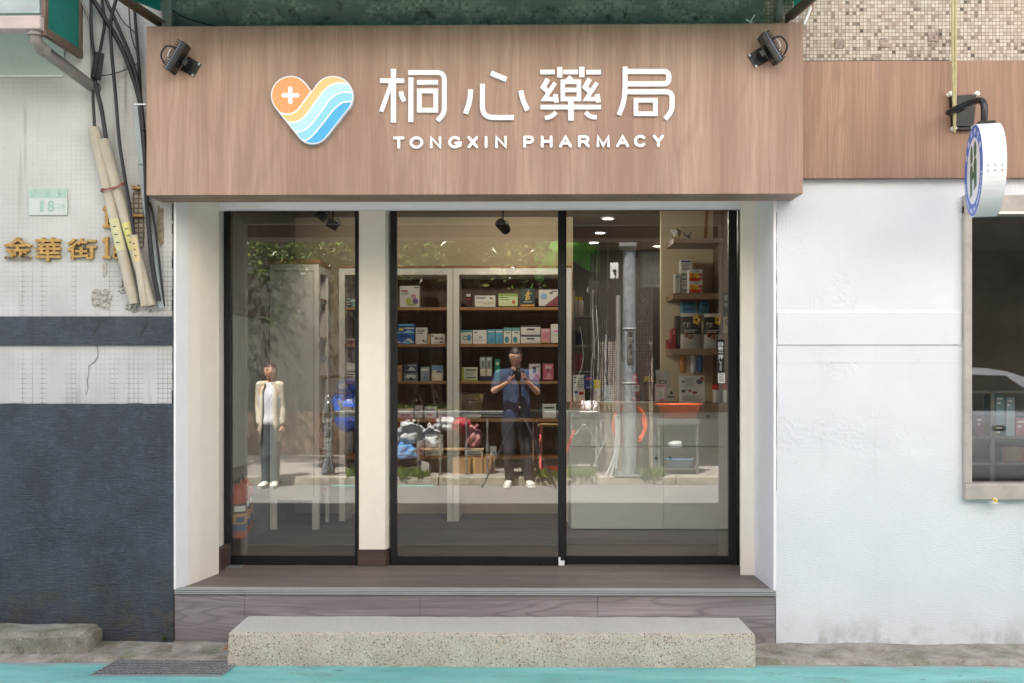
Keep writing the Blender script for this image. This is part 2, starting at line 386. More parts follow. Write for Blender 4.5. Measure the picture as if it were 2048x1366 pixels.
# concrete things
n = NT('exposed_aggregate')
vo = n.n('TexVoronoi', None, Vector=n.pos(), Scale=112.0, Randomness=1.0)
vc = n.sep(vo.outputs['Color'])
peb = n.ramp(vc[0], [(0, srgb(220,202,180)), (.30, srgb(180,166,152)), (.55, srgb(222,208,194)), (.74, srgb(168,140,112)), (.87, srgb(120,112,106)), (.953, srgb(76,74,76))], True)
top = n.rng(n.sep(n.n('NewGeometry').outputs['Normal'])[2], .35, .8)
inpeb = n.rng(vo.outputs['Distance'], .30, .50, 1, 0)
inpeb = n.math('MULTIPLY', inpeb, n.math('SUBTRACT', 1.0, n.math('MULTIPLY', top, .72)))
inpeb = n.math('MULTIPLY', inpeb, n.rng(n.noise(n.pos(), 22, 3), .20, .36))
mort = n.mix(n.rng(n.noise(n.pos(), 8, 5), .35, .65), srgb(190,178,163), srgb(206,196,182))
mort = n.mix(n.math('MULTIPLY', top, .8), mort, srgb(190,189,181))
c = n.mix(inpeb, mort, peb)
c = n.mix(n.math('MULTIPLY', n.rng(n.sep(n.pos())[2], .0, .10, 1, 0, True), n.math('MULTIPLY', n.rng(n.noise(n.pos(), 6, 5), .4, .6), .30)), c, srgb(116,106,92))
M['aggregate'] = n.bsdf(c, .85, 0, .3, n.math('ADD', n.math('MULTIPLY', inpeb, .8), n.noise(n.pos(), 90, 3)), .6, .005)
n = NT('old_concrete')
c = n.mix(n.rng(n.noise(n.pos(), 7, 6, .65), .33, .66), srgb(128,122,110), srgb(176,170,158))
c = n.mix(n.math('MULTIPLY', n.rng(n.noise(n.pos(), 4.3, 5, .7), .52, .66), .7), c, srgb(108,112,80))
c = n.mix(n.math('MULTIPLY', n.rng(n.noise(n.pos(), 55, 3, .7), .58, .70), .6), c, srgb(84,80,72))
c = n.mix(n.math('MULTIPLY', n.rng(n.noise(n.pos(), 80, 2), .66, .70), .7), c, srgb(206,202,194))
M['old_concrete'] = n.bsdf(c, .9, 0, .25, n.noise(n.pos(), 40, 6, .7), .8, .012)
# asphalt
n = NT('asphalt'); sp = n.noise(n.pos(), 160, 3, .7)
c = n.mix(n.rng(sp, .36, .66), (.105,.104,.10,1), (.29,.285,.275,1))
c = n.mix(n.math('MULTIPLY', n.rng(n.noise(n.pos(), 1.3, 4), .4, .65), .35), c, (.13,.128,.125,1))
M['asphalt'] = n.bsdf(c, .85, 0, .4, sp, .5, .004)
# teal road paint
n = NT('teal_road_paint'); sp = n.noise(n.pos(), 130, 3, .7)
c = n.mix(n.rng(n.noise(n.pos(.35, 1.6, 1), 3.0, 5, .6), .33, .68), srgb(98,166,160), srgb(136,196,189))
c = n.mix(n.math('MULTIPLY', n.rng(sp, .56, .70), .35), c, srgb(86,140,138))
c = n.mix(n.math('MULTIPLY', n.rng(n.noise(n.pos(.5, 3, 1), 6, 5, .7), .56, .68), .5), c, srgb(120,170,168))
yy = n.sep(n.pos())[1]
edge = n.math('ADD', n.math('MULTIPLY', n.noise(n.pos(), 9, 5, .7), .16), yy)
c = n.mix(n.rng(edge, -.30, -.24), c, srgb(158,158,150))
wear = n.math('MULTIPLY', n.rng(n.noise(n.pos(.6,1.5,1), 4.2, 7, .72), .53, .66), n.rng(sp, .42, .58))
c = n.mix(n.math('MULTIPLY', wear, .85), c, srgb(112,118,112))
spot_ = n.rng(n.noise(n.pos(.7,2,1), 7.5, 2, .5), .70, .73)
c = n.mix(n.math('MULTIPLY', spot_, .8), c, srgb(70,92,90))
M['teal'] = n.bsdf(c, .7, 0, .4, sp, .35, .003)
# pavers
n = NT('sidewalk_pavers')
sk = n.n('VectorRotate', {'rotation_type': 'Z_AXIS'}, Vector=n.pos(), Angle=.6).outputs[0]
br = n.n('TexBrick', None, Vector=sk, Color1=(.26,.23,.21,1), Color2=(.34,.31,.28,1), Mortar=(.07,.06,.05,1), Scale=2.2, Mortar_Size=.018, Brick_Width=.6, Row_Height=.3)
c = n.mix(n.math('MULTIPLY', n.rng(n.noise(n.pos(), 5, 5), .4, .7), .4), br.outputs[0], (.2,.19,.17,1))
M['pavers'] = n.bsdf(c, .85, 0, .3, br.outputs[1], -.3, .01)
n = NT('brick_wall')
br = n.n('TexBrick', None, Vector=n.n('CombineXYZ', None, _0=n.sep(n.pos())[0], _1=n.sep(n.pos())[2], _2=0.0).outputs[0], Color1=(.20,.11,.08,1), Color2=(.13,.08,.06,1), Mortar=(.10,.085,.075,1), Scale=4.0, Mortar_Size=.012, Brick_Width=.9, Row_Height=.27)
M['brick'] = n.bsdf(br.outputs[0], .85, 0, .3, br.outputs[1], -.3, .01)
n = NT('column_tiles'); g, cell = tile_grid(n, .030, .10)
w = white_noise(n, cell)
c = n.mix(w, srgb(160,151,136), srgb(190,181,165)); c = n.mix(n.math('MULTIPLY', n.rng(n.noise(n.pos(), 3, 4), .45, .65), .5), c, srgb(120,112,100))
c = n.mix(g, c, srgb(62,56,50)); M['column_tiles'] = n.bsdf(c, .5, 0, .5, n.math('SUBTRACT', 1.0, g), .4, .004)
n = NT('soil'); c = n.mix(n.rng(n.noise(n.pos(), 9, 6, .7), .35, .65), (.06,.045,.03,1), (.16,.13,.09,1)); M['soil'] = n.bsdf(c, .95, 0, .2, n.noise(n.pos(), 30, 5), .8, .02)
n = NT('galvanised_steel'); vo = n.n('TexVoronoi', None, Vector=n.pos(1,1,.5), Scale=38.0)
c = n.mix(n.sep(vo.outputs['Color'])[0], srgb(150,156,160), srgb(184,190,194)); M['galv'] = n.bsdf(c, .42, .55, .5, n.noise(n.pos(), 30, 3), .15, .004)

# glass
def glass_mat(name, tint, f0, dusty=0.0):
    n = NT(name)
    lw = n.n('LayerWeight', None, Blend=.5).outputs['Facing']
    fr = n.math('ADD', n.math('MULTIPLY', n.math('POWER', lw, 5.0), 1-f0), f0, clamp=True)
    tr = n.n('BsdfTransparent', None, Color=tint); gl = n.n('BsdfGlossy', None, Color=(1,1,1,1), Roughness=0.0)
    ms = n.n('MixShader', None, _0=fr, _1=tr, _2=gl); last = ms
    if dusty:
        df = n.n('BsdfDiffuse', None, Color=(.6,.6,.58,1))
        sp = n.math('ADD', n.math('MULTIPLY', n.rng(n.noise(n.pos(), 60, 2), .765, .785), .4), dusty)
        last = n.n('MixShader', None, _0=sp, _1=ms.outputs[0], _2=df.outputs[0])
    n.t.links.new(last.outputs[0], n.out.inputs[0]); return n.mat
M['glass'] = glass_mat('shop_glass', (.96,.97,.96,1), .098)
M['glass_dusty'] = glass_mat('dusty_window_glass', (.84,.84,.82,1), .075, .010)
M['clear_plastic'] = glass_mat('clear_plastic', (.9,.92,.93,1), .10)
def translucent(name, col, fac=.6, rough=.4):
    n = NT(name); c = n.mix(n.rng(n.noise(n.pos(), 6, 4), .35, .65), tuple(x*.82 for x in col[:3])+(1,), col)
    a = n.n('BsdfPrincipled', None, Roughness=rough); n.set(a.inputs['Base Color'], c)
    b = n.n('BsdfTranslucent'); n.set(b.inputs[0], c)
    ms = n.n('MixShader', None, _0=fac, _1=a.outputs[0], _2=b.outputs[0]); n.t.links.new(ms.outputs[0], n.out.inputs[0]); return n.mat
M['green_sheet'] = translucent('green_awning_sheet', srgb(84,182,172), .68)
M['pale_sheet'] = translucent('pale_awning_sheet', srgb(214,226,228), .5)
M['tarp'] = translucent('green_tarpaulin', srgb(130,235,100), .5)
M['leaf_bright'] = translucent('leaf_green', (.17,.25,.07,1), .35, .2)  # brighter leaf tone, spread at random among the others
M['leaf_dark'] = translucent('leaf_dark_green', (.05,.09,.028,1), .3, .3)
M['leaf_yellow'] = translucent('leaf_yellow_green', (.22,.22,.06,1), .35, .3)
M['white_bag'] = translucent('white_plastic_film', (.75,.76,.78,1), .3)
M['red_bag'] = translucent('red_plastic_film', (.62,.06,.10,1), .3)
M['pink_bag'] = translucent('pink_plastic_film', (.75,.35,.36,1), .3)
M['blue_bag'] = translucent('blue_plastic_film', (.18,.42,.80,1), .3)
def emit(name, col, st):
    n = NT(name); e = n.n('Emission', None, Color=col, Strength=st); n.t.links.new(e.outputs[0], n.out.inputs[0]); return n.mat
M['lamp'] = emit('downlight_glow', (1,.9,.75,1), .9)
def C(name, r, g, b, rough=.5, **k):
    k.setdefault('var', .05); return mat(name, srgb(r, g, b), rough, **k)
M['white_trim'] = C('white_trim_paint', 243,243,245, .45, var=.02)
M['cream_trim'] = C('cream_trim_paint', 247,240,226, .45, var=.02, bump=.03)
M['black_frame'] = C('black_aluminium', 20,20,22, .35, var=.1)
M['black'] = C('black_plastic', 18,18,20, .45, var=.1)
M['black_gloss'] = C('black_paint', 22,23,26, .28, var=.1)
M['white_letter'] = C('white_acrylic', 242,243,245, .35, var=.01, bump=.01)
M['alu'] = C('aluminium_strip', 176,178,176, .45, metal=.15)
M['chrome'] = mat('polished_steel', (.62,.62,.62), .12, 1, .05)
M['steel'] = C('brushed_steel', 160,162,164, .40, metal=.45)
M['cabinet_white'] = C('grey_white_cabinet', 236,231,223, .5, var=.02)
M['interior_cream'] = C('interior_cream_wall', 222,204,174, .7, var=.03)
M['interior_grey'] = C('interior_grey_panel', 176,182,172, .6, var=.03)
M['ceiling'] = C('ceiling_paint', 150,144,136, .8, var=.03)
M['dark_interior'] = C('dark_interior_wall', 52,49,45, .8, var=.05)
M['counter_grey'] = C('counter_grey_laminate', 243,245,241, .5, var=.02)
M['gold'] = C('gold_painted_metal', 182,148,86, .5, metal=.15, var=.25, scale=40)
M['pvc'] = C('beige_pvc', 184,176,158, .5, var=.08, scale=14)
M['grey_pipe'] = C('grey_pvc', 138,134,132, .5, var=.08)
M['rubber'] = C('black_cable_rubber', 30,31,35, .5, var=.1)
M['rust'] = C('brown_steel_angle', 110,92,78, .7, var=.2, scale=30)
M['gutter'] = C('grey_pink_gutter', 186,172,168, .6, var=.1)
M['window_frame'] = C('weathered_window_frame', 178,170,161, .6, var=.12, scale=12, bump=.2)
M['rope'] = C('faded_bamboo_rope', 176,168,124, .7, var=.12, scale=30)
M['teal_far'] = C('worn_teal_paint',120,164,156,.8,var=.35,scale=14)
M['silver'] = C('silver_car_paint', 138,142,150, .33, metal=.2, coat=.6, var=.01, bump=0, scale=.5)
M['tinted'] = C('dark_tinted_glass', 20,24,28, .08)
M['side_room'] = C('side_room_wall', 104,97,89, .9, var=.2, scale=4)
M['shaded_wall'] = C('tree_shaded_garden_wall', 74,72,66, .9, var=.2, scale=3)  # tree shade put into the plaster colour
M['bounce_white'] = C('white_bounce_cladding', 236,232,224, .6, var=.05, scale=3)  # unseen white facing, kept bright to bounce sunlight onto the shopfront
M['tyre'] = C('tyre_rubber', 26,26,27, .8)
M['redlamp'] = C('red_lamp_plastic', 190,24,20, .2)
M['blue_paint'] = C('blue_scooter_paint', 22,84,186, .3, coat=.3)
M['skin'] = C('skin', 206,158,132, .55, var=.05)
M['hair'] = C('dark_hair', 34,28,26, .5, var=.2, scale=60, bump=.6, bscale=120)
M['hair_brown'] = C('brown_hair', 74,50,38, .5, var=.2, scale=60, bump=.6, bscale=120)
M['navy'] = C('navy_cotton', 46,60,88, .8, var=.1)
M['jeans'] = C('charcoal_denim', 40,42,48, .85, var=.15)
M['blue_jeans'] = C('faded_blue_denim', 74,88,94, .85, var=.12)
M['jacket'] = C('beige_linen', 206,194,172, .85, var=.08)
M['tee'] = C('white_cotton', 222,222,230, .85, var=.04)
M['shoe'] = C('white_canvas', 226,224,214, .75, var=.05)
M['card'] = C('brown_cardboard', 150,116,80, .8, var=.1)
M['paper'] = C('white_paper', 226,224,220, .7, var=.02)
M['orange_plastic'] = C('orange_plastic', 238,92,52, .4)
M['blue_plastic'] = C('pale_blue_plastic', 120,160,205, .45)
M['red_plastic'] = C('red_plastic', 196,36,40, .45)
M['pink_plastic'] = C('pink_plastic', 226,112,108, .5)
M['wicker'] = C('tan_wicker', 198,172,118, .7, var=.15, scale=60)
M['far_wall'] = C('grey_plaster_wall', 128,124,116, .85, var=.14, scale=3)
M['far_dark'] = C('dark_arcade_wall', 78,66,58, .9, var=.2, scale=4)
M['bark'] = C('banyan_bark', 112,98,82, .9, var=.25, scale=22, bump=.8, bscale=30)
M['green_metal'] = C('dark_green_enamel', 18,74,58, .4)
# ================================================================== setting
def sheet(name, x0, x1, ys, m, lift=0.0, nx=1, zf=None):
    mb = MB(); zf = zf or gz
    xs = [x0+(x1-x0)*i/nx for i in range(nx+1)]
    vs = [(x, y, zf(y)+lift) for y in ys for x in xs]
    fs = [(j*(nx+1)+i, j*(nx+1)+i+1, (j+1)*(nx+1)+i+1, (j+1)*(nx+1)+i) for j in range(len(ys)-1) for i in range(nx)]
    mb.add(vs, fs); o = mb.build(name, m, loc=(0, ys[0], 0)); o['kind'] = 'structure'; return o
g_ = MB(); g_.add([(-150,-150,-.12),(150,-150,-.12),(150,150,-.12),(-150,150,-.12)], [(0,1,2,3)]); o = g_.build('ground', M['soil']); o['kind'] = 'structure'
RY = -5.62                                   # far edge of the road
sheet('road', -40, 40, [-.3, -3, RY-.35], M['asphalt'], -.006)
sheet('painted_road_lane', -40, 40, [-.24, -.9, -1.55], M['teal'], 0.0)
# concrete strip between wall and lane
mb = MB(); nx = 220; xs = [-5+10*i/nx for i in range(nx+1)]; ys = [-.325, -.29, -.25, -.2, -.15, -.1, -.05, .02]
vs = []
for j, y in enumerate(ys):
    for x in xs:
        e = mnoise.noise(Vector((x*3, y*5, 1))); e2 = mnoise.noise(Vector((x*14, y*14, 3)))
        yy = y + (.03*e if j == 0 else 0)
        vs.append((x, yy, .002+(0.0 if j == 0 else .012+.012*e+.006*e2+.014*(j/7))))
mb.add(vs, [(j*(nx+1)+i, j*(nx+1)+i+1, (j+1)*(nx+1)+i+1, (j+1)*(nx+1)+i) for j in range(7) for i in range(nx)], smooth=True)
o = mb.build('concrete_gutter_strip', M['old_concrete']); o['kind'] = 'structure'

# ================================================================== pharmacy building
XL, XR = -1.850, 1.378                       # porch opening
FZ = .309                                    # porch floor
WX0, WX1 = X(1938, 0), 4.3                        # side window opening
WZ0, WZ1 = .86, 2.375
PB = thing('pharmacy_building', 'two-storey pharmacy building with fresh white painted wall, glazed porch and cream mosaic upper wall', 'building', (0, 0, 0))
mb = MB()
WT = Z(352, 0)
mb.box(XR, WX0, 0, .2, -.1, WT).box(WX0, WX1, 0, .2, -.1, WZ0).box(WX0, WX1, 0, .2, WZ1, WT).box(WX1, 6, 0, .2, -.1, WT)
mb.build('painted_wall', M['white_wall'], PB)
zb0, zb1 = Z(690, -.008), Z(625, -.008)
MB().box(XR+.006, X(1922, -.008), -.008, .01, zb0, zb1, bev=.003).build('wall_band', M['white_band'], PB)
MB().box(X(1606, 0)-.2, 6, .001, .2, WT+.001, 8.9).build('mosaic_wall', M['mosaic'], PB)
MB().box(XL, X(1606, 0)-.2, .001, .2, 2.49, 8.9).build('upper_wall', M['grimy_green_shade'], PB)
MB().box(XL-.0, 12, .21, 9, 2.9, 8.9).box(5.2, 12, .21, 9, -.1, 2.89).build('upper_storey', M['far_wall'], PB)
# black crack line between porch frame and the white wall
pts = []; z = Z(425, 0)
while z > Z(985, 0): pts.append((XR+.002+random.uniform(0,.0025), -.0006, z)); z -= random.uniform(.02,.07)
MB().tube(pts, [random.choice((.0004,.0012,.002,.0026)) for _ in pts], 5).build('crack', M['black'], PB)

# porch jambs (stepped outlines seen from above)
def jamb(name, pts, z0, z1, mats, parent):
    mb = MB(); mb.prism([(x, y, z0) for x, y in pts], (0, 0, z1-z0)); return mb.build(name, mats, parent)
jL = [(-1.850,-.012),(-1.838,-.012),(-1.806,.10),(-1.806,.72),(-1.850,.72)]
jL2 = [(-1.8055,.10),(-1.776,.21),(-1.738,.415),(-1.735,.42),(-1.736,.425),(-1.784,.60),(-1.784,.72),(-1.8055,.72)]
jamb('jamb_return', jL, FZ, 2.47, M['white_trim'], PB); jamb('jamb', jL2, FZ, 2.47, M['cream_trim'], PB)
jR = [(XR,-.006),(XR-.014,-.006),(1.362,.02),(1.357,.42),(1.357,.72),(XR,.72)]
jR2 = [(1.3565,.42),(1.284,.42),(1.280,.424),(1.334,.66),(1.336,.72),(1.3565,.72)]
jamb('jamb_return', jR, FZ, 2.47, M['white_trim'], PB); jamb('jamb', jR2, FZ, 2.47, M['cream_trim'], PB)
HZ = Z(419, .42)
mb = MB(); mb.box(-1.80, 1.356, .421, .455, HZ, 2.47); mb.box(-1.80, 1.356, .4555, .80, 2.505, 2.78); mb.box(-1.73, 1.276, .412, .4205, HZ+.006, HZ+.045, bev=.003); mb.build('header', M['white_trim'], PB)
MB().box(XL, XR, .001, .42, 2.472, 2.488).build('porch_ceiling', M['white_trim'], PB)
# porch floor, riser, nosing
MB().box(XL+.0, XR, .012, .80, .0, FZ).build('porch_floor', M['vinyl_floor'], PB)
mb = MB()
sx = [XL, X(490,0), X(840,0), X(1195,0), XR-.004]
for a, b in zip(sx[:-1], sx[1:]): mb.box(a+.0008, b-.0008, -.004, .011, -.05, .283, bev=.0012, seg=1)
mb.build('riser', M['vinyl_riser'], PB)
mb = MB()
mb.box(XL+.004, XR-.004, -.012, .04, .284, FZ+.0015)
for k in range(3): mb.box(XL+.004, XR-.004, -.0165, -.0122, .2852+k*.0095, .2905+k*.0095)
for k in range(4): mb.box(XL+.004, XR-.004, -.010+k*.013, -.003+k*.013, FZ+.0015, FZ+.0035, m=0)
for f_ in range(6): mb.m[f_] = 1
mb.build('nosing', [M['alu'], C('groove_dark_metal',84,84,84,.6)], PB)
# pillar between the panes
px0, px1, px2 = X(718, .66), X(770, .66), X(783, .735)
mb = MB(); mb.prism([(px0, .66, FZ), (px1, .66, FZ), (px2, .735, FZ), (px2, .78, FZ), (px0, .78, FZ)], (0, 0, 2.504-FZ)); mb.build('pillar', M['cream_trim'], PB)
zs = Z(1100, .65)
mb = MB(); mb.prism([(px0-.004, .648, FZ), (px1+.003, .648, FZ), (px2+.002, .728, FZ), (px2+.002, .785, FZ), (px0-.004, .785, FZ)], (0, 0, zs-FZ)); mb.build('pillar_skirting', M['skirting_wood'], PB)
MB().box(X(437,.55), X(448,.55), .50, .70, FZ, FZ+.13).build('skirting', M['skirting_wood'], PB)

# ---------------- glazing
def pane_frame(name, xs, zt, zb, y0, y1, glass_y, wl, wr, wt, wb, label=None, parent=None, gm='glass'):
    x0, x1 = xs
    mb = MB()
    mb.box(x0, x0+wl, y0, y1, zb, zt, bev=.002, seg=1); mb.box(x1-wr, x1, y0, y1, zb, zt, bev=.002, seg=1)
    mb.box(x0+wl, x1-wr, y0+.004, y1-.004, zb+.001, zb+wb, bev=.002, seg=1)
    if wt: mb.box(x0+wl, x1-wr, y0+.004, y1-.004, zt-wt, zt-.001, bev=.002, seg=1)
    f = mb.build(name, M['black_frame'], parent)
    MB().box(x0+wl-.004, x1-wr+.004, glass_y-.004, glass_y+.004, zb+wb-.004, zt-wt+(.004 if wt else 0)).build('pane', M[gm], f, fix=True)
    return f
fy0, fy1 = .685, .735
zt = 2.503
pane_frame('fixed_window', (X(448,fy0), X(717,fy0)), zt, FZ+.001, fy0, fy1, GY, .040, .022, .045, .055, parent=PB)
D1 = thing('sliding_door', 'left sliding glass door leaf with black frame, in front of the tall drug shelves', 'door', ((X(781,GY)+X(1130,GY))/2, GY, FZ))
def door(D, xa, xb, ya, yb, gy, wl, wr):
    mb = MB(); zb = FZ+.003
    mb.box(xa, xa+wl, ya, yb, zb, zt, bev=.002, seg=1).box(xb-wr, xb, ya, yb, zb, zt, bev=.002, seg=1)
    mb.box(xa+wl, xb-wr, ya+.004, yb-.004, zb, zb+.05, bev=.002, seg=1).box(xa+wl, xb-wr, ya+.004, yb-.004, zt-.045, zt)
    mb.build('frame', M['black_frame'], D)
    MB().box(xa+wl-.003, xb-wr+.003, gy-.004, gy+.004, zb+.047, zt-.042).build('pane', M['glass'], D)
door(D1, X(781,.69), X(1131.5,.69), .690, .728, GY, .038, .046)
D2 = thing('sliding_door', 'right sliding glass door leaf with black frame and a vertical push sticker, in front of the grey counter', 'door', ((X(1118,GY)+X(1475,GY))/2, GY, FZ))
door(D2, X(1117.5,.732), X(1474,.732), .731, .768, GY+.036, .047, .050)
MB().box(X(1477,.72), X(1479.5,.72), .70, .78, FZ, zt).build('door_post', M['black_frame'], PB)
mb = MB(); zz = Z(1131, .68); mb.box(X(1117,.68), X(1129,.68), .672, .688, zz+.001, zz+.030, bev=.002).box(X(1117,.68), X(1121,.68), .672, .688, zz+.030, zz+.05)
mb.build('floor_guide', M['white_trim'], D2)
MB().box(X(449,.64), X(486,.64), .60, .665, FZ, FZ+.006, bev=.002).box(X(437,.6),X(455,.6),.58,.59,FZ,FZ+.003).build('floor_bolt', M['steel'], PB)
# press sticker on the right leaf
ys_ = GY+.036-.0045
mb = MB(); xa, xb = X(1433.5, ys_), X(1449, ys_); za, zb = Z(745, ys_), Z(679, ys_)
mb.box(xa, xb, ys_-.001, ys_, za, zb, m=0)
for ch, a, b, w in (('自',684,692,.62),('動',693,702,.66),('PRESS',703.5,706.5,.62),('押',709,719,.62),('し',721,725,.3),('て',725.5,729,.3),('く',729.5,733,.3),('だ',733.5,737,.3),('さ',737.5,741,.3)):
    c = (xa+xb)/2; hw = (xb-xa)*w/2
    put_text(mb, ch, c-hw, c+hw, Z(b, ys_), Z(a, ys_), ys_-.0012, .0006, .01, 1)
mb.box(X(1436,ys_), X(1450,ys_), ys_-.001, ys_, Z(766,ys_), Z(746.5,ys_), m=2)
for k in range(5): mb.box(X(1438,ys_), X(1448-random.random()*4,ys_), ys_-.0016, ys_-.0011, Z(750+k*3.1,ys_), Z(749+k*3.1,ys_), m=0)
mb.build('push_sticker', [M['black'], M['white_letter'], M['paper']], D2)

# ---------------- interior shell
IL, IR, IB, IC = -1.885, 1.56, 3.0, 2.786
MB().box(IL, IR, .802, 5.5, FZ-.05, FZ-.001).build('shop_floor', M['vinyl_floor'], PB)
MB().box(IL, IR, .705, 5.5, IC, IC+.05).build('shop_ceiling', M['ceiling'], PB)
MB().box(IL-.05, IL, .722, IB, FZ-.05, IC).build('side_wall', M['interior_cream'], PB)
MB().box(IR, IR+.05, .722, 5.5, FZ-.05, IC).build('side_panelling', M['panel_wood'], PB)
MB().box(IL, .455, IB, IB+.08, FZ-.05, IC).build('rear_wall', M['interior_cream'], PB)
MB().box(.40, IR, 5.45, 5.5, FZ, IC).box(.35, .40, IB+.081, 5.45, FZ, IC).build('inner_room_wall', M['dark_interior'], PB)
mb = MB(); mb.box(IL, .455, 2.60, 2.999, IC-.02, IC-.001); mb.build('ceiling_cove', M['ceiling'], PB)
# lower wall panelling at the left, shelf and ledge
yA, yB = .80, 1.72
mb = MB(); mb.box(IL, IL+.05, yA, 1.80, .86, Z(632, 1.4)-.0); mb.build('wall_panel', M['interior_grey'], PB)
SH = MB().box(IL+.001, P(532,0,1.85).x, .80, 1.85, Z(640,1.85), Z(626,1.85)).build('wall_shelf', M['skirting_wood'], PB)
lz = Z(1040, 1.70)
MB().box(IL+.001, P(517,0,1.72).x, .80, 1.72, FZ, lz).build('ledge', M['vinyl_floor'], PB)

# downlights
for px, py, d in ((1216,434,8.63),(1200,463,9.5),(1188,483,10.2),(1316,490,10.5)):
    y = d+CY; p = P(px, py, y)
    t = thing('recessed_downlight', {434:'lit round ceiling downlight nearest the glass, uppermost of the row of three', 463:'lit round ceiling downlight, middle of the row of three', 483:'lit round ceiling downlight beside the green tarp reflection, lowest of the row of three', 490:'lit round ceiling downlight apart at the right above the grey meter cabinet'}[py], 'ceiling lamp', (p.x, y, IC-.012), 'lit downlights in the shop ceiling')
    MB().lathe([(.066,0),(.066,.011),(.054,.011),(.054,0)], (p.x, y, IC-.012), 24).build('trim_ring', M['white_trim'], t)
    MB().cyl((p.x, y, IC-.0155), (p.x, y, IC-.0125), .046, n=24).build('diffuser', M['lamp'], t)
    L = bpy.data.lights.new('downlight', 'AREA'); L.shape = 'DISK'; L.size = .10; L.energy = 1.3; L.color = (1,.9,.76)
    lo = bpy.data.objects.new('downlight', L); COL.objects.link(lo); lo.location = (0, 0, -.008); lo.parent = t

# ================================================================== side window
SW = thing('side_window', 'large dark dusty window with weathered beige frame in the white wall', 'window', (X(1990,0), 0, Z(998,0)))
mb = MB(); wy = -.03
xa, xb = X(1929, wy), WX1
z0, z1, z2, z3 = Z(998,wy), Z(966,wy), Z(430,wy), Z(392,wy)
mb.box(xa, X(1945,wy), wy, .1, z1, z2+.05, bev=.006).box(xa, xb, wy-.012, .1, z0, z1, bev=.006).box(xa, xb, wy-.004, .1, z2, z3+.0, bev=.006)
mb.build('frame', M['window_frame'], SW)
MB().box(X(1966,wy), xb, wy-.006, wy-.0045, z2-.0, z2+.012).build('drip_strip', M['cream_trim'], SW)
MB().box(X(1944,.05), xb, .05, .058, z1-.01, z2+.01).build('pane', M['glass_dusty'], SW)
# room behind the side window
mb = MB(); mb.box(2.2, 5.15, 1.2, 1.25, .1, 2.8).box(2.2, 5.15, .21, 1.2, 2.75, 2.8).box(2.2, 5.15, .21, 1.2, .1, .15).box(2.15, 2.2, .21, 1.25, .1, 2.8).box(5.15, 5.199, .21, 1.25, .1, 2.8)
mb.build('side_room_wall', M['side_room'], PB)
WS = thing('glass_display_shelf', 'pale metal shelf rack with drug boxes behind the dark side window', 'shelf', (2.95, .8, .15))
mb = MB()
for px in (1984,): mb.box(P(px,0,.55).x-.012, P(px,0,.55).x+.012, .54, .56, .15, Z(782,.55))
mb.build('upright', C('dull_grey_shelf',120,122,120), WS)
for py in (782, 872, 925, 978):
    MB().box(2.5, 4.2, .54, .95, Z(py,.55)-.012, Z(py,.55)).build('shelf_board', C('dull_grey_shelf',120,122,120), WS)
def wbox(px0, px1, py0, py1, cols, label):
    y = .60; mb = MB(); mb.box(P(px0,0,y).x, P(px1,0,y).x, y, y+.15, Z(py1,y), Z(py0,y), bev=.003, m=0)
    for k in range(2): mb.box(P(px0+3,0,y).x, P(px1-5-4*k,0,y).x, y-.001, y, Z(py0+9+k*9,y), Z(py0+5+k*9,y), m=1)
    tag(mb.build('medicine_box', [cols, M['paper']]), label, 'box')
wbox(1952, 1968, 832, 871, C('dull_red_print',120,60,58), 'dull red box at the left end of the upper rack shelf, behind the side window')
wbox(1991, 2010, 790, 871, C('sea_green_print',110,150,160), 'tall sea green box standing on the rack behind the side window')
wbox(2012, 2030, 794, 871, C('pale_blue_print',150,175,190), 'tall pale blue box beside the sea green one, behind the side window')
wbox(2032, 2052, 836, 871, C('pink_red_print',180,110,110), 'pink box at the right edge of the photo, behind the side window')
wbox(1990, 2009, 848, 871, C('olive_print',150,150,80), 'small olive box in front of the tall boxes, behind the side window')
mb = MB(); y = .6; cx = P(2030,0,y).x; mb.box(P(2004,0,y).x, P(2060,0,y).x, y, y+.2, Z(924,y), Z(893,y), bev=.004)
mb.lathe([(.05,0),(.05,.002)], (P(2026,0,y).x, y-.0022, Z(909,y)), 20, 1, (0,1,0))
tag(mb.build('medicine_box', [C('dull_orange_print',120,76,50), C('dull_cream_print',120,98,72)]), 'wide orange box with a pale oval on the lower rack shelf, behind the side window', 'box')
# small yellow flower on the sill
fl = P(1990, 997, wy-.03); mb = MB()
for k in range(5):
    a = k*1.26; mb.ball((fl.x+.009*math.cos(a), fl.y+.004*math.sin(a*2), fl.z-.009+.009*math.sin(a)), .0085, k % 2, 1, .5, .8, 1)
mb.box(fl.x-.018, fl.x+.018, fl.y-.006, fl.y+.03, fl.z-.027, fl.z-.021, m=1)
tag(mb.build('fallen_flower', [C('yellow_petal',236,196,60), M['paper']]), 'tiny yellow and white fallen flower at the bottom of the side window frame', 'flower')

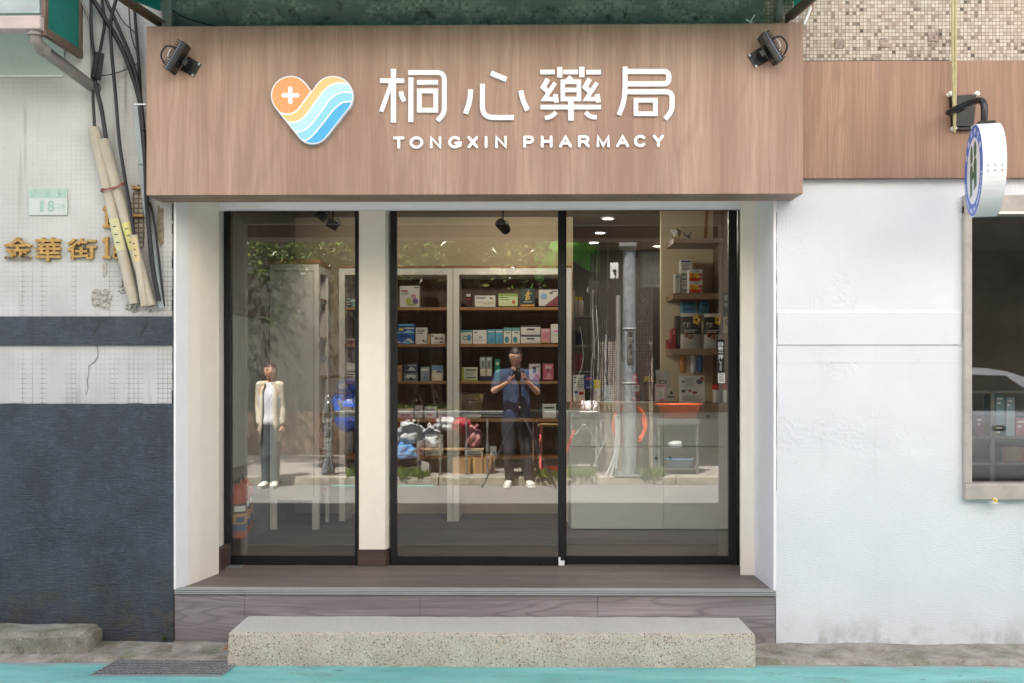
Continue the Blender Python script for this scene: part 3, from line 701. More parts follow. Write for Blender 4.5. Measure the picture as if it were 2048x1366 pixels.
# ================================================================== concrete steps, kerb, grate
mb = MB(); bm = bmesh.new(); bmesh.ops.create_cube(bm, size=1)
x0, x1 = X(451,-.37), X(1512,-.37)
for v in bm.verts:
    top = v.co.z > 0
    v.co = Vector((x0+.012*(top) if v.co.x < 0 else x1-.0*(top), -.375+.012*top if v.co.y < 0 else -.006, -.06 if not top else .168))
bmesh.ops.bevel(bm, geom=[e for e in bm.edges if all(v.co.z > .1 for v in e.verts) or abs(e.verts[0].co.z-e.verts[1].co.z) > .1], offset=.011, segments=2, affect='EDGES')
bmesh.ops.subdivide_edges(bm, edges=[e for e in bm.edges if e.calc_length() > .5], cuts=40, use_grid_fill=True)
for v in bm.verts: v.co += Vector((0, .006*mnoise.noise(v.co*9), .006*mnoise.noise(v.co*6+Vector((4,0,0)))))
mb.bm(bm, 0, False)
tag(mb.build('concrete_step', M['aggregate']), 'long exposed aggregate concrete step in front of the pharmacy porch', 'step')
mb = MB(); bm = bmesh.new(); bmesh.ops.create_cube(bm, size=1)
for v in bm.verts: v.co = Vector((-4.2 if v.co.x < 0 else X(173,-.22), -.23 if v.co.y < 0 else -.004, -.05 if v.co.z < 0 else .128))
bmesh.ops.bevel(bm, geom=bm.edges[:], offset=.022, segments=3, affect='EDGES')
bmesh.ops.subdivide_edges(bm, edges=[e for e in bm.edges if e.calc_length() > .12], cuts=24, use_grid_fill=True)
for v in bm.verts: v.co += Vector((0, .02*mnoise.noise(v.co*5), .012*mnoise.noise(v.co*7+Vector((4,0,0)))))
mb.bm(bm, 0, True)
tag(mb.build('concrete_kerb_block', M['old_concrete']), 'low weathered concrete kerb block against the dark wall at the lower left', 'kerb')
GR = thing('drain_grate', 'steel drain grate set in the teal lane by the concrete strip', 'drain', (P(330,1342,-.43).x, -.43, 0))
ga, gb, gc, gd = [Vector((P(px, 1300, y).x, y, 0)) for px, y in ((236,-.305),(480,-.315),(442,-.56),(182,-.56))]
def gp(u, w, z): q = ga.lerp(gb, u).lerp(gd.lerp(gc, u), w); return Vector((q.x, q.y, z))
MB().prism([gp(0,0,.003), gp(1,0,.003), gp(1,1,.003), gp(0,1,.003)], (0,0,.001)).build('drain_pit', M['black'], GR)
mb = MB()
for w in [i/6 for i in range(7)]: mb.obox((gp(0,w,.008)+gp(1,w,.008))/2, (gp(1,w,0)-gp(0,w,0)).normalized(), (0,1,0), (0,0,1), (gp(1,w,0)-gp(0,w,0)).length/2, .0045, .005)
for u in [i/26 for i in range(27)]: mb.obox((gp(u,0,.008)+gp(u,1,.008))/2, (gp(u,1,0)-gp(u,0,0)).normalized(), (1,0,0), (0,0,1), (gp(u,1,0)-gp(u,0,0)).length/2, .0022, .004)
mb.build('grating', M['steel'], GR)
# dry leaves and a weed by the strip
for px, py, lab, cc in ((322,1305,'small pile of dry grey leaves by the dark wall above the drain grate',(140,120,92)),(455,1322,'dry orange leaf against the left end of the concrete step',(178,96,46))):
    mb = MB()
    for k in range(9 if px < 400 else 4):
        q = Vector((P(px,1300,-.12).x+random.uniform(-.07,.07)*(1 if px<400 else .3), -.17+random.uniform(-.06,.05), .034+random.uniform(0,.012))); a = random.random()*6
        d = Vector((math.cos(a), math.sin(a), random.uniform(-.2,.3)))*.018; e = Vector((-d.y, d.x, .002))*.5
        mb.add([q-d, q+e, q+d, q-e], [(0,1,2,3)])
        mb.add([q-d-Vector((0,0,.001)), q-e-Vector((0,0,.001)), q+d-Vector((0,0,.001)), q+e-Vector((0,0,.001))], [(0,1,2,3)])
    tag(mb.build('dry_leaf', C('dry_leaf_%d' % px, *cc, .8, var=.3, scale=60)), lab, 'leaf')
def tuft(name, c, n, h, sp, m, label, cat='weed', group=None, wd=.006):
    mb = MB()
    for k in range(n):
        a = random.random()*6.283; r = sp*random.random(); b = Vector(c)+Vector((r*math.cos(a), r*math.sin(a)*.6, 0))
        l = h*random.uniform(.5, 1); t = Vector((random.uniform(-.5,.5), random.uniform(-.5,.5), 1)).normalized()
        s = t.cross(Vector((math.cos(a), math.sin(a), .3))).normalized()*wd*random.uniform(.6,1.3)
        m1 = b+t*l*.5; e = b+t*l+Vector((random.uniform(-.3,.3)*l, random.uniform(-.3,.3)*l, -.15*l))
        mb.add([b, m1+s, e, m1-s], [(0,1,2,3)])
    return tag(mb.build(name, m, loc=c, fix=False), label, cat, group)
tuft('weed', (P(327,1290,-.03).x, -.03, .03), 9, .07, .02, M['leaf_dark'], 'tiny weed growing at the foot of the dark wall')
for px, py in ((620,1343),(112,1327),(1105,1350),(1240,1352),(1560,1362)): pass
# ================================================================== signboard
SY = -.22
sx0, sx1 = X(293, SY), X(1606, SY); sz0 = (Z(392,SY)+P(1606,384,SY).z)/2; sz1 = (P(293,57,SY).z+P(1606,42,SY).z)/2
SG = thing('fascia_signboard', 'wide wood grain signboard over the pharmacy door with heart logo and white lettering', 'sign', ((sx0+sx1)/2, 0, sz0))
MB().box(sx0, sx1, SY, -.001, sz0, sz1, bev=.0015, seg=1).build('board', M['fascia_wood'], SG)
def q(px, py, y=SY): return P(px, py, y)
# --- stroke builder in photo pixels on the board
def offset_poly(pts, w):
    n = len(pts); L, Rr = [], []
    for i in range(n):
        p = Vector(pts[i])
        d0 = (p-Vector(pts[i-1])).normalized() if i > 0 else None
        d1 = (Vector(pts[i+1])-p).normalized() if i < n-1 else None
        if d0 is None: d0 = d1
        if d1 is None: d1 = d0
        t = (d0+d1).normalized(); nr = Vector((-t.y, t.x)); k = 1/max(.35, nr.dot(Vector((-d0.y, d0.x))))
        L.append(p+nr*w/2*k); Rr.append(p-nr*w/2*k)
    return L+Rr[::-1]
def arcfill(pts, r, k=5):
    out = [Vector(pts[0])]
    for i in range(1, len(pts)-1):
        p, a, b = Vector(pts[i]), Vector(pts[i-1]), Vector(pts[i+1])
        u, v = (a-p).normalized(), (b-p).normalized(); rr = min(r, (a-p).length*.49, (b-p).length*.49)
        for j in range(k+1):
            t = j/k; out.append((p+u*rr)*(1-t)**2+p*2*t*(1-t)+(p+v*rr)*t*t)
    out.append(Vector(pts[-1])); return out
def zc(p): return (740+p[0]/3.2, 100+p[1]/3.2)
_k = [0]
def strokes(mb, defs, yb=SY, depth=.014):
    """defs: (points in enlarged-crop px, width, corner radius)"""
    for st in defs:
        pts, w = st[0], st[1]; r = st[2] if len(st) > 2 else 0
        pts = [Vector(p) for p in pts]
        if r: pts = arcfill(pts, r)
        poly = offset_poly(pts, w); _k[0] = (_k[0]+1) % 9
        yy = yb-depth-_k[0]*.0003
        P3 = [q(*zc(p), yb) for p in poly]
        mb.prism([Vector((p.x, yy, p.z)) for p in P3], (0, yb-.0005-yy, 0))
def ring(x0, y0, x1, y1, w): return [([(x0,y0+w/2),(x1,y0+w/2)], w), ([(x0,y1-w/2),(x1,y1-w/2)], w), ([(x0+w/2,y0+w),(x0+w/2,y1-w)], w), ([(x1-w/2,y0+w),(x1-w/2,y1-w)], w)]
chars = []
chars.append([([(152,125),(152,468)], 33), ([(66,201),(219,201)], 29), ([(134,211),(134,232),(74,398)], 27, 20), ([(199,270),(205,300),(222,332)], 29),
  ([(263,180),(263,465)], 32), ([(246,149),(477,149),(477,408),(433,457)], 30, 48), ([(302,212),(436,212)], 29)] + ring(302,252,437,404,30))
chars.append([([(775,152),(873,193)], 33), ([(645,257),(640,330),(612,412)], 32, 40), ([(720,221),(720,436),(921,436)], 31, 70), ([(965,264),(978,325),(1008,390)], 31, 40)])
th = [([(1089,146),(1182,146)], 29), ([(1236,146),(1331,146)], 29), ([(1383,146),(1477,146)], 29), ([(1214,114),(1214,180)], 34), ([(1355,112),(1355,178)], 34)]
th += [([(1262,205),(1288,178)], 34)] + ring(1219,194,1350,332,28) + [([(1247,261),(1322,261)], 27)]
def sil(dx, dy): return [([(1138+dx,190+dy),(1108+dx,242+dy),(1136+dx,268+dy)], 30), ([(1184+dx,215+dy),(1116+dx,318+dy),(1180+dx,318+dy)], 26), ([(1186+dx,288+dy),(1194+dx,340+dy)], 30)]
th += sil(0, 0) + sil(267, 0)
th += [([(1091,370),(1477,370)], 29), ([(1285,332),(1285,456)], 34), ([(1190,402),(1160,432),(1120,440)], 27, 20), ([(1378,402),(1408,432),(1450,435)], 27, 20)]
chars.append(th)
chars.append([([(1631,111),(1631,262),(1622,340),(1592,420)], 31, 60), ([(1647,142),(1910,142),(1910,221),(1645,221)], 32, 34), ([(1643,272),(1931,272),(1931,392),(1887,446)], 31, 40)] + ring(1686,312,1838,426,28))
for ch in chars:
    mb = MB(); strokes(mb, ch); mb.build('character', M['white_letter'], SG)
# --- english line, a letter each, round-ended strokes
def rstroke(mb, pts, w, y0, y1):
    """round-capped stroke through 2D points (x, z), extruded from y0 (back) to y1 (front)"""
    pts = [Vector(p) for p in pts]; n = len(pts); L, Rr = [], []
    for i in range(n):
        d0 = (pts[i]-pts[i-1]).normalized() if i else (pts[1]-pts[0]).normalized(); d1 = (pts[i+1]-pts[i]).normalized() if i < n-1 else d0
        t = (d0+d1).normalized(); nr = Vector((-t.y, t.x)); k = min(1.6, 1/max(.4, nr.dot(Vector((-d0.y, d0.x))))); L.append(pts[i]+nr*w/2*k); Rr.append(pts[i]-nr*w/2*k)
    def cap(c, d, a): 
        return [c+Vector((d.x*math.cos(t)-d.y*math.sin(t), d.x*math.sin(t)+d.y*math.cos(t)))*w/2 for t in [a+math.pi*k/8 for k in range(1, 8)]]
    d = (pts[-1]-pts[-2]).normalized(); e = (pts[0]-pts[1]).normalized()
    c1 = cap(pts[-1], d, -math.pi/2); c0 = cap(pts[0], e, -math.pi/2)
    loop = Rr + c1 + L[::-1] + c0; m = len(loop)
    V = [Vector((p.x, y1, p.y)) for p in loop]; B = [Vector((p.x, y0, p.y)) for p in loop]
    fs = [(i, i+1, m-1-len(c0)-i-1, m-1-len(c0)-i) for i in range(n-1)]
    fs += [tuple(range(n-1, n+len(c1)+1)), (0,)+tuple(range(m-len(c0)-1, m))]
    mb.add(V, fs); mb.add(V+B, [(i, i+m, (i+1) % m+m, (i+1) % m) for i in range(m)])
def arc(cx, cy, rx, ry, a0, a1, k=18): return [(cx+rx*math.cos(math.radians(a0+(a1-a0)*j/k)), cy+ry*math.sin(math.radians(a0+(a1-a0)*j/k))) for j in range(k+1)]
GLY = {'T':[[(0,1),(1,1)],[(.5,1),(.5,0)]], 'O':[arc(.5,.5,.5,.5,90,270,18), arc(.5,.5,.5,.5,-90,90,18)], 'N':[[(0,0),(0,1),(1,0),(1,1)]], 'G':[arc(.5,.5,.5,.5,48,350,24),[(.58,.42),(1,.42),(.985,.16)]],
 'X':[[(0,0),(1,1)],[(0,1),(1,0)]], 'I':[[(.5,0),(.5,1)]], 'P':[[(0,0),(0,1)],[(0,1),(.62,1)]+arc(.62,.72,.38,.28,90,-90,10)[1:]+[(.0,.44)]], 'H':[[(0,0),(0,1)],[(1,0),(1,1)],[(0,.52),(1,.52)]],
 'A':[[(0,0),(.5,1),(1,0)],[(.2,.32),(.8,.32)]], 'R':[[(0,0),(0,1)],[(0,1),(.62,1)]+arc(.62,.74,.36,.26,90,-90,10)[1:]+[(.0,.48)],[(.5,.48),(.72,.32),(1,0)]], 'M':[[(0,0),(0,1),(.5,.05),(1,1),(1,0)]], 'C':[arc(.5,.5,.5,.5,45,315,24)], 'Y':[[(0,1),(.5,.45),(1,1)],[(.5,.45),(.5,0)]]}
for ch, a, b in (('T',149,222),('O',254,342),('N',384,458),('G',501,588),('X',624,693),('I',733,753),('N',801,877),('P',981,1050),('H',1093,1168),('A',1209,1292),('R',1330,1405),('M',1449,1534),('A',1574,1657),('C',1688,1770),('Y',1808,1880)):
    mid = (a+b)/2; zt_ = 557-(mid-149)*.0068; zb_ = 635-(mid-149)*.0068
    A, B = q(*zc((a, zb_))), q(*zc((b, zt_))); w = abs(q(*zc((18,0))).x-q(*zc((0,0))).x)
    mb = MB()
    for k, st in enumerate(GLY[ch]):
        rstroke(mb, [(A.x+w/2+(B.x-A.x-w)*u, A.z+w/2+(B.z-A.z-w)*v) for u, v in st], w, SY-.0005, SY-.012-.0004*k)
    mb.build('letter', M['white_letter'], SG)
# --- heart logo; coordinates in enlarged-crop px (scale 3.252, origin 280,0)
def hz(p): return q(280+p[0]/3.252, p[1]/3.252)
LC, LR = Vector((988, 632)), 125.0
RC, RR_ = Vector((1262, 637)), 130.0
BC, BR = Vector((1130, 832)), 112.0
def heart(g=0.0, k=14):
    out = []
    def arc(c, r, a0, a1):
        for j in range(k+1):
            a = math.radians(a0+(a1-a0)*j/k); out.append(Vector((c.x+(r+g)*math.cos(a), c.y+(r+g)*math.sin(a))))
    arc(LC, LR, 146, 324); out.append(Vector((1125, 607-g*1.2))); arc(RC, RR_, 214, 392); arc(BC, BR, 38, 142)
    return out
H0 = heart(-5); y1 = SY-.030
mb = MB(); mb.prism([Vector((hz(p).x, y1, hz(p).z)) for p in heart(4)], (0, .0295, 0)); LG = mb.build('logo_panel', C('logo_return',196,204,214,.4), SG)
def clip(poly, f):
    out = []
    for i in range(len(poly)):
        a, b = poly[i-1], poly[i]; fa, fb = f(a), f(b)
        if fa*fb < 0: out.append(a.lerp(b, fa/(fa-fb)))
        if fb >= 0: out.append(b)
    return out
# wave lines: y as a function of x, from lower left, steep through the middle, to upper right
def wave(pts):
    sp = spline([(x, 0, y) for x, y in pts], 10); return [Vector((p.x, p.z)) for p in sp]
W1 = wave([(840,700),(905,735),(960,752),(1010,742),(1050,705),(1125,600),(1150,565)])
W2 = wave([(900,790),(965,802),(1020,802),(1080,765),(1150,670),(1215,590),(1270,556),(1330,552),(1420,575)])
W3 = wave([(950,860),(1010,868),(1060,862),(1120,820),(1200,715),(1250,650),(1310,614),(1370,612),(1430,625)])
W4 = wave([(1020,920),(1070,925),(1120,900),(1190,820),(1260,730),(1310,685),(1350,672),(1430,672)])
def xat(line, y=None): return line
def between(lo, hi):
    """area of the heart lying below line lo (larger y) and above line hi; lines as polylines; sampled strips"""
    def side(line, p):
        best, sd = 1e9, 1
        for i in range(len(line)-1):
            a, b = line[i], line[i+1]; d = b-a; t = max(0, min(1, (p-a).dot(d)/max(d.length_squared, 1e-9))); c = a+d*t
            dd = (p-c).length
            if dd < best-1e-6: best = dd; sd = d.x*(p-a).y-d.y*(p-a).x
        return best if sd > 0 else -best
    return side
side = between(None, None)
def region(mb, test_lo, test_hi, m, y):
    # marching over a fine grid clipped to the heart outline
    st = 6.0; hx = [p.x for p in H0]; hy = [p.y for p in H0]
    def inside(p):
        c = False
        for i in range(len(H0)):
            a, b = H0[i-1], H0[i]
            if (a.y > p.y) != (b.y > p.y) and p.x < (b.x-a.x)*(p.y-a.y)/(b.y-a.y)+a.x: c = not c
        return c
    def hd(p):
        best = 1e9
        for i in range(len(H0)):
            a, b = H0[i-1], H0[i]; d = b-a; t = max(0, min(1, (p-a).dot(d)/max(d.length_squared, 1e-9)))
            best = min(best, (p-(a+d*t)).length)
        return best if inside(p) else -best
    cache = {}
    def val(i, j):
        if (i, j) not in cache:
            p = Vector((min(hx)-6+i*st, min(hy)-6+j*st)); v = hd(p)
            if v > -12:
                if test_lo: v = min(v, side(test_lo, p)-5.0)
                if test_hi: v = min(v, -side(test_hi, p)-5.0)
            cache[(i, j)] = (p, v)
        return cache[(i, j)]
    ni, nj = int((max(hx)-min(hx)+18)/st), int((max(hy)-min(hy)+18)/st)
    for i in range(ni):
        for j in range(nj):
            c4 = [val(i,j), val(i+1,j), val(i+1,j+1), val(i,j+1)]
            if all(v < 0 for _, v in c4): continue
            out = []
            for k in range(4):
                (a, fa), (b, fb) = c4[k-1], c4[k]
                if (fa < 0) != (fb < 0): out.append(a.lerp(b, fa/(fa-fb)))
                if fb >= 0: out.append(b)
            if len(out) >= 3:
                P3 = [hz(p) for p in out]; mb.add([Vector((p.x, y, p.z)) for p in P3], [tuple(range(len(P3)))], m)
MB().prism([Vector((hz(p).x, y1-.0012, hz(p).z)) for p in heart(-1)], (0, .0010, 0)).build('white_border', M['white_letter'], LG)
for lo, hi, cc in ((None, W1, (250,156,98)), (W1, W2, (252,194,130)), (W2, W3, (176,220,232)), (W3, W4, (136,206,228)), (W4, None, (70,170,222))):
    mb = MB(); region(mb, lo, hi, 0, y1-.0022); mb.build('logo_stripe', C('logo_%d_%d_%d' % cc, *cc, .4, var=.01, bump=0), LG, fix=False)
mb = MB()
for (ax, ay, bx, by) in ((944,631,1031,631),(987,588,987,674)):
    u = Vector((bx-ax, by-ay)).normalized(); pl = []
    for c, s in ((Vector((bx,by)), 1), (Vector((ax,ay)), -1)):
        for j in range(9):
            a = -math.pi/2+math.pi*j/8; d = u*s; nn = Vector((-d.y, d.x)); pl.append(c+d*14*math.cos(a)+nn*14*math.sin(a))
    dy = .0034 if ax == bx else .0031
    mb.prism([Vector((hz(p).x, y1-dy, hz(p).z)) for p in pl], (0, .0008, 0))
mb.build('logo_cross', M['white_letter'], LG)
# side fascia
fx1 = 6.0; fz0 = (P(1610,357,-.045).z+P(2040,355,-.045).z)/2; fz1 = (P(1610,124,-.045).z+P(2040,119,-.045).z)/2
tag(MB().box(sx1-.12, fx1, -.045, -.001, fz0, fz1, bev=.0015, seg=1).build('side_fascia_board', M['fascia_wood_return']), 'plain wood grain fascia board running right from the main signboard above the white wall', 'fascia')
mb = MB(); mb.box(sx1, X(1900,-.03), -.03, -.001, fz1, fz1+.008); mb.build('fascia_sealant', M['black'], PB)

# ---------------- floodlights on the board
def flood(mirror, cpx, cpy, label):
    c = P(cpx, cpy, SY); s = -1 if mirror else 1
    T = thing('floodlight', label, 'floodlight', (c.x, SY, c.z), 'floodlights on the signboard')
    a = Vector((.505*s, 0, .863)); b = Vector((.863*s, 0, -.505)); yv = Vector((0, -1, 0))
    pc = c + b*.052
    def rect(cc, ha, hb): return [cc+a*i*ha+b*j*hb for i, j in ((-1,-1),(1,-1),(1,1),(-1,1))]
    mb = MB(); bm = None
    mb.prism([p+yv*.005 for p in rect(pc, .040, .040)], yv*-.0045)
    mb.obox(pc+yv*.035-b*.012, a, b, yv, .016, .013, .034)
    mb.build('mounting_plate', M['black'], T)
    for i in (-1, 1): MB().cyl(pc+a*i*.033+b*.031+yv*.004, pc+a*i*.033+b*.031+yv*.009, .007, n=10).build('bolt', M['steel'], T)
    K_ = .86; hc = c + yv*.066
    mb = MB(); mb.obox(hc, a, b, yv, .096*K_, .010, .040)
    mb.obox(hc+b*.0135, a, b, yv, .093*K_, .003, .037, 0)
    mb.build('housing', M['black'], T)
    MB().obox(hc+b*.0172, a, b, yv, .082*K_, .001, .029).build('lens', C('lamp_lens',46,42,40,.15), T)
    mb = MB()
    for k in range(13): mb.obox(hc-b*.026+a*(-.09+.015*k)*K_, a, b, yv, .0018, .012, .034)
    mb.obox(hc-b*.0125, a, b, yv, .094*K_, .002, .038, 1)
    mb.build('heat_sink', [M['black'], C('fin_edge_blue',96,112,140,.4,metal=.5)], T)
    pts = spline([hc-b*.028+a*.035+yv*.02, hc-b*.075+a*.022+yv*.015, hc-b*.085-a*.03+yv*.0, hc-b*.05-a*.06-yv*.02, hc-b*.02-a*.06-yv*.05], 6)
    mb = MB(); mb.tube(pts, .0045, 8, 0)
    mb.tube(spline([hc-b*.03+a*.03, hc-b*.055+a*.03, hc-b*.055-a*.01, hc-b*.03-a*.04], 5), .0028, 6, 1)
    mb.build('cable', [M['black'], M['white_trim']], T)
flood(False, 365, 124, 'black finned floodlight at the left end of the signboard, aimed down to the right')
flood(True, 1533, 106, 'black finned floodlight at the right end of the signboard, aimed down to the left')

# ---------------- round blade sign with bracket
yb = -.045
BS = thing('projecting_round_sign', 'round white projecting sign with blue ring and green emblem on a black bent arm', 'sign', (P(1930,225,yb).x, yb, P(1930,225,yb).z))
a0, b0 = P(1897,190,yb), P(1950,258,yb)
mb = MB()
k4 = [P(1903,192,yb-.03), P(1953,188,yb-.03), P(1947,259,yb-.03), P(1907,259,yb-.03)]
mb.prism(k4, (0,.03,0)); k5 = [p.lerp(sum(k4, Vector())/4, .18)+Vector((0,-.012,0)) for p in k4]; mb.prism(k5, (0,.012,0))
mb.build('bracket_plate', M['black'], BS)
for px, py in ((1897,190),(1950,190),(1905,258),(1941,257)):
    p = P(px,py,yb); MB().lathe([(.013,0),(.013,.03),(.007,.0301),(.007,.036)], p, 14, 0, (0,-1,0)).build('bolt', M['cream_trim'], BS)
DC = Vector((2.300, -.412, P(1968,342,-.40).z))        # centre of the drum
phi = math.radians(13.3)                                # face turned towards the street
nf = Vector((-math.cos(phi), math.sin(phi), 0)); tf_ = Vector((math.sin(phi), math.cos(phi), 0))  # normal of the left face, along-face direction (towards wall)
r_, hw = .226, .052
# choose centre so the left face lands on the photo's ellipse
arm_top = P(1968,196,-.40)
mb = MB(); pts = [P(1925,216,yb-.03), Vector((arm_top.x-.09, -.20, arm_top.z-.02)), Vector((arm_top.x-.02, -.34, arm_top.z)), Vector((DC.x, -.40, arm_top.z-.03)), Vector((DC.x, -.40, DC.z+r_))]
mb.tube(spline(pts, 7), .0165, 14); mb.build('arm', M['black_gloss'], BS)
def dp(u, w, n_): return DC + tf_*u + Vector((0,0,w)) + nf*n_
mb = MB(); N_ = 64
prof = [(-hw, r_-.004), (-hw, r_), (hw, r_), (hw, r_-.004)]
vs = []
for n_, rr in prof: vs += [dp(rr*math.cos(2*math.pi*j/N_), rr*math.sin(2*math.pi*j/N_), n_) for j in range(N_)]
mb.add(vs, [(i*N_+j, i*N_+(j+1) % N_, (i+1)*N_+(j+1) % N_, (i+1)*N_+j) for i in range(3) for j in range(N_)], 0, False)
mb.add(vs[:N_], [tuple(range(N_))[::-1]]); mb.add(vs[-N_:], [tuple(range(N_))])
DR = mb.build('drum', C('sign_drum_white',236,237,240,.35,var=.01), BS)
mb = MB()
for sgn in (1, -1):
    for k in (-.6, 0, .6):
        a = math.radians(180) ; 
        p = DC - tf_*(r_+.0005) + Vector((0,0,-.03+.012*sgn)) + nf*(hw*k); MB().cyl(p, p-tf_*.002, .0042, n=10).build('rivet', M['steel'], DR)
MB().obox(DC+Vector((0,0,r_+.003)), tf_, nf, (0,0,1), .05, hw*.75, .005).build('arm_flange', M['black'], DR)
for sgn in (1, -1):
    def fp(u, w, h): return DC + tf_*u*sgn + Vector((0,0,w)) + nf*sgn*(hw+h)
    # ring
    mb = MB(); n2 = 64
    vs = [fp(rr*math.cos(2*math.pi*j/n2), rr*math.sin(2*math.pi*j/n2), h) for rr, h in ((.222,.0002),(.222,.0012),(.163,.0012),(.163,.0002)) for j in range(n2)]
    mb.add(vs, [(i*n2+j, i*n2+(j+1) % n2, (i+1)*n2+(j+1) % n2, (i+1)*n2+j) for i in range(3) for j in range(n2)])
    mb.build('blue_ring', C('sign_blue',62,108,196,.4,var=.01), DR)
    for txt, span, rr, flip, sz in (('全民健康保險', (150, 30), .178, False, .034), ('NATIONAL HEALTH INSURANCE', (192, 348), .205, True, .024)):
        m_ = len(txt)
        for i, ch in enumerate(txt):
            if ch == ' ': continue
            mb = MB()
            ang = math.radians(span[0]+(span[1]-span[0])*i/(m_-1)); vs, fs = text_mesh(ch, sz, .001, .0008, 'CENTER')
            rot = ang-math.pi/2 if not flip else ang+math.pi/2
            rb = rr if not flip else rr
            out = []
            for v in vs:
                x, z = v.x, v.z
                X2, Z2 = x*math.cos(rot)-z*math.sin(rot), x*math.sin(rot)+z*math.cos(rot)
                u, w = rb*math.cos(ang)+X2, rb*math.sin(ang)+Z2
                # text is read looking at the face: u axis runs to the reader's right
                out.append(fp(-u, w, .0016+v.y*-.5))
            mb.add(out, fs); mb.build('ring_letter', M['white_letter'], DR)
    mb = MB()
    def pl(pts2): mb.prism([fp(-u, w, .0004) for u, w in pts2], nf*sgn*.0012)
    def ell(cx, cz, rx, rz, a0=0, a1=360, k=20): return [(cx+rx*math.cos(math.radians(a0+(a1-a0)*j/k)), cz+rz*math.sin(math.radians(a0+(a1-a0)*j/k))) for j in range(k+1)]
    pl(ell(.042, .098, .030, .040)[:-1])                                    # right head
    pl([(-.070,.042),(-.018,.052)] + ell(-.044,.085,.026,.048,0,180,12))      # left head
    pl([(-.078,-.125),(-.030,-.112),(-.030,-.045),(.018,-.035),(.018,-.100),(.075,-.085),(.075,.030)] + ell(.042,.030,.033,.028,0,180,8)[1:] + [(.010,.0),(-.020,-.008)] + ell(-.048,.010,.030,.028,0,180,8) + [(-.078,.0)])
    mb.build('emblem', C('sign_green',52,98,66,.4,var=.02), DR)
# hanging faded cord pair in front of the bracket
mb = MB()
for dx in (0, 7): mb.tube([P(1905+dx,-40,-.15), P(1904.5+dx*.9,60,-.14), P(1906+dx*.75,140,-.13), P(1907+dx*.5,200,-.125), P(1908+dx*.3,264,-.12)], [.007,.007,.0075,.007,.005], 8)
tag(mb.build('hanging_rope', M['rope']), 'faded yellow double cord hanging down past the black sign bracket', 'rope')
# ================================================================== old neighbour building at the left
NBX = -1.852
NB = thing('old_tiled_building', 'old white painted tile building with dark grey band and plinth left of the pharmacy', 'building', (-2.6, 0, 0))
zt1, zt2 = Z(632, -.02), Z(690, -.02); zp = Z(808, -.012)
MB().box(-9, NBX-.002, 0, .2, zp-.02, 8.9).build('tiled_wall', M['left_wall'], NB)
MB().box(-9, NBX, -.018, -.001, zt2, zt1, bev=.004).build('dark_band', M['dark_wall'], NB)
mb = MB(); bm = bmesh.new(); nx = 90
for i in range(nx+1):
    x = -4.5+(NBX+4.5)*i/nx; e = .004*mnoise.noise(Vector((x*9, 0, 0)))
    for y, z in ((-.001, -.1), (-.012, -.1), (-.012, zp+e), (-.001, zp+e+.001)): bm.verts.new((x, y, z))
bm.verts.ensure_lookup_table()
for i in range(nx):
    for k in range(4): bm.faces.new([bm.verts[i*4+k], bm.verts[(i+1)*4+k], bm.verts[(i+1)*4+(k+1)%4], bm.verts[i*4+(k+1)%4]])
mb.bm(bm).build('plinth', M['dark_wall'], NB)
MB().box(-9, NBX, .2, 9, -.1, 8.89).build('building_mass', M['far_wall'], NB)
# crumbling dark joint to the pharmacy
mb = MB(); z = Z(405,-.003)
while z > Z(806,-.003):
    h = random.uniform(.012,.06); w = random.uniform(.002,.008)
    mb.box(NBX-.004-w, NBX-.002+random.uniform(0,.003), -.004, .0, z-h-.001, z)
    z -= h
mb.build('crack', M['black'], NB)
# worn-through patches: bare tile and chipped plaster
n = NT('bare_tiles'); g, cell = tile_grid(n, .0262, .10); w = white_noise(n, cell)
c = n.mix(w, srgb(150,138,118), srgb(192,182,164)); c = n.mix(g, c, srgb(112,104,92)); M['bare_tiles'] = n.bsdf(c, .7, 0, .3, n.math('SUBTRACT', 1.0, g), .5, .004)
def patch(px0, px1, py0, py1, m, name, k=18, y=-.0025, seed=1):
    c = P((px0+px1)/2, (py0+py1)/2, y); rx = abs(P(px1,py0,y).x-P(px0,py0,y).x)/2; rz = abs(Z(py0,y)-Z(py1,y))/2
    pts = []
    for j in range(k):
        a = 2*math.pi*j/k; e = 1+.35*mnoise.noise(Vector((math.cos(a)*1.6, math.sin(a)*1.6, seed*3.3)))
        sq = min(1/max(abs(math.cos(a)), .01), 1/max(abs(math.sin(a)), .01))**.6
        pts.append(c+Vector((rx*e*sq*math.cos(a), 0, rz*e*sq*math.sin(a))))
    return MB().prism(pts, (0, .0022, 0)).build(name, m, NB)
patch(262,290,365,510, M['bare_tiles'], 'bare_tile_patch', 26, seed=2)
patch(314,328,410,490, C('ochre_stain',150,138,116,.8,var=.3,scale=40), 'stained_patch', 16, seed=5)
chip = C('chipped_plaster',182,178,172,.9,var=.35,scale=60,bump=.8)
def rubble(px0, px1, py0, py1, n, name='plaster_lump', s=.012, m=None):
    mb = MB()
    for k in range(n):
        p = P(random.uniform(px0,px1), random.uniform(py0,py1), -.004); mb.ball(p, s*random.uniform(.4,1.1), 0, 1, .3, random.uniform(.6,1.3), 1, .6, k)
    return mb.build(name, m or chip, NB)
patch(184,221,574,620,C('bared_plaster',176,172,166,.9,var=.3,scale=50,bump=.8),'chipped_plaster',22,seed=9); rubble(188,220,582,614,16,'plaster_lump'); patch(204,216,526,554,C('bared_plaster',176,172,166,.9,var=.3,scale=50,bump=.8),'chipped_plaster',14,seed=11); rubble(252,278,602,624,22); rubble(284,300,602,622,14); rubble(238,250,560,590,8)
mb = MB()
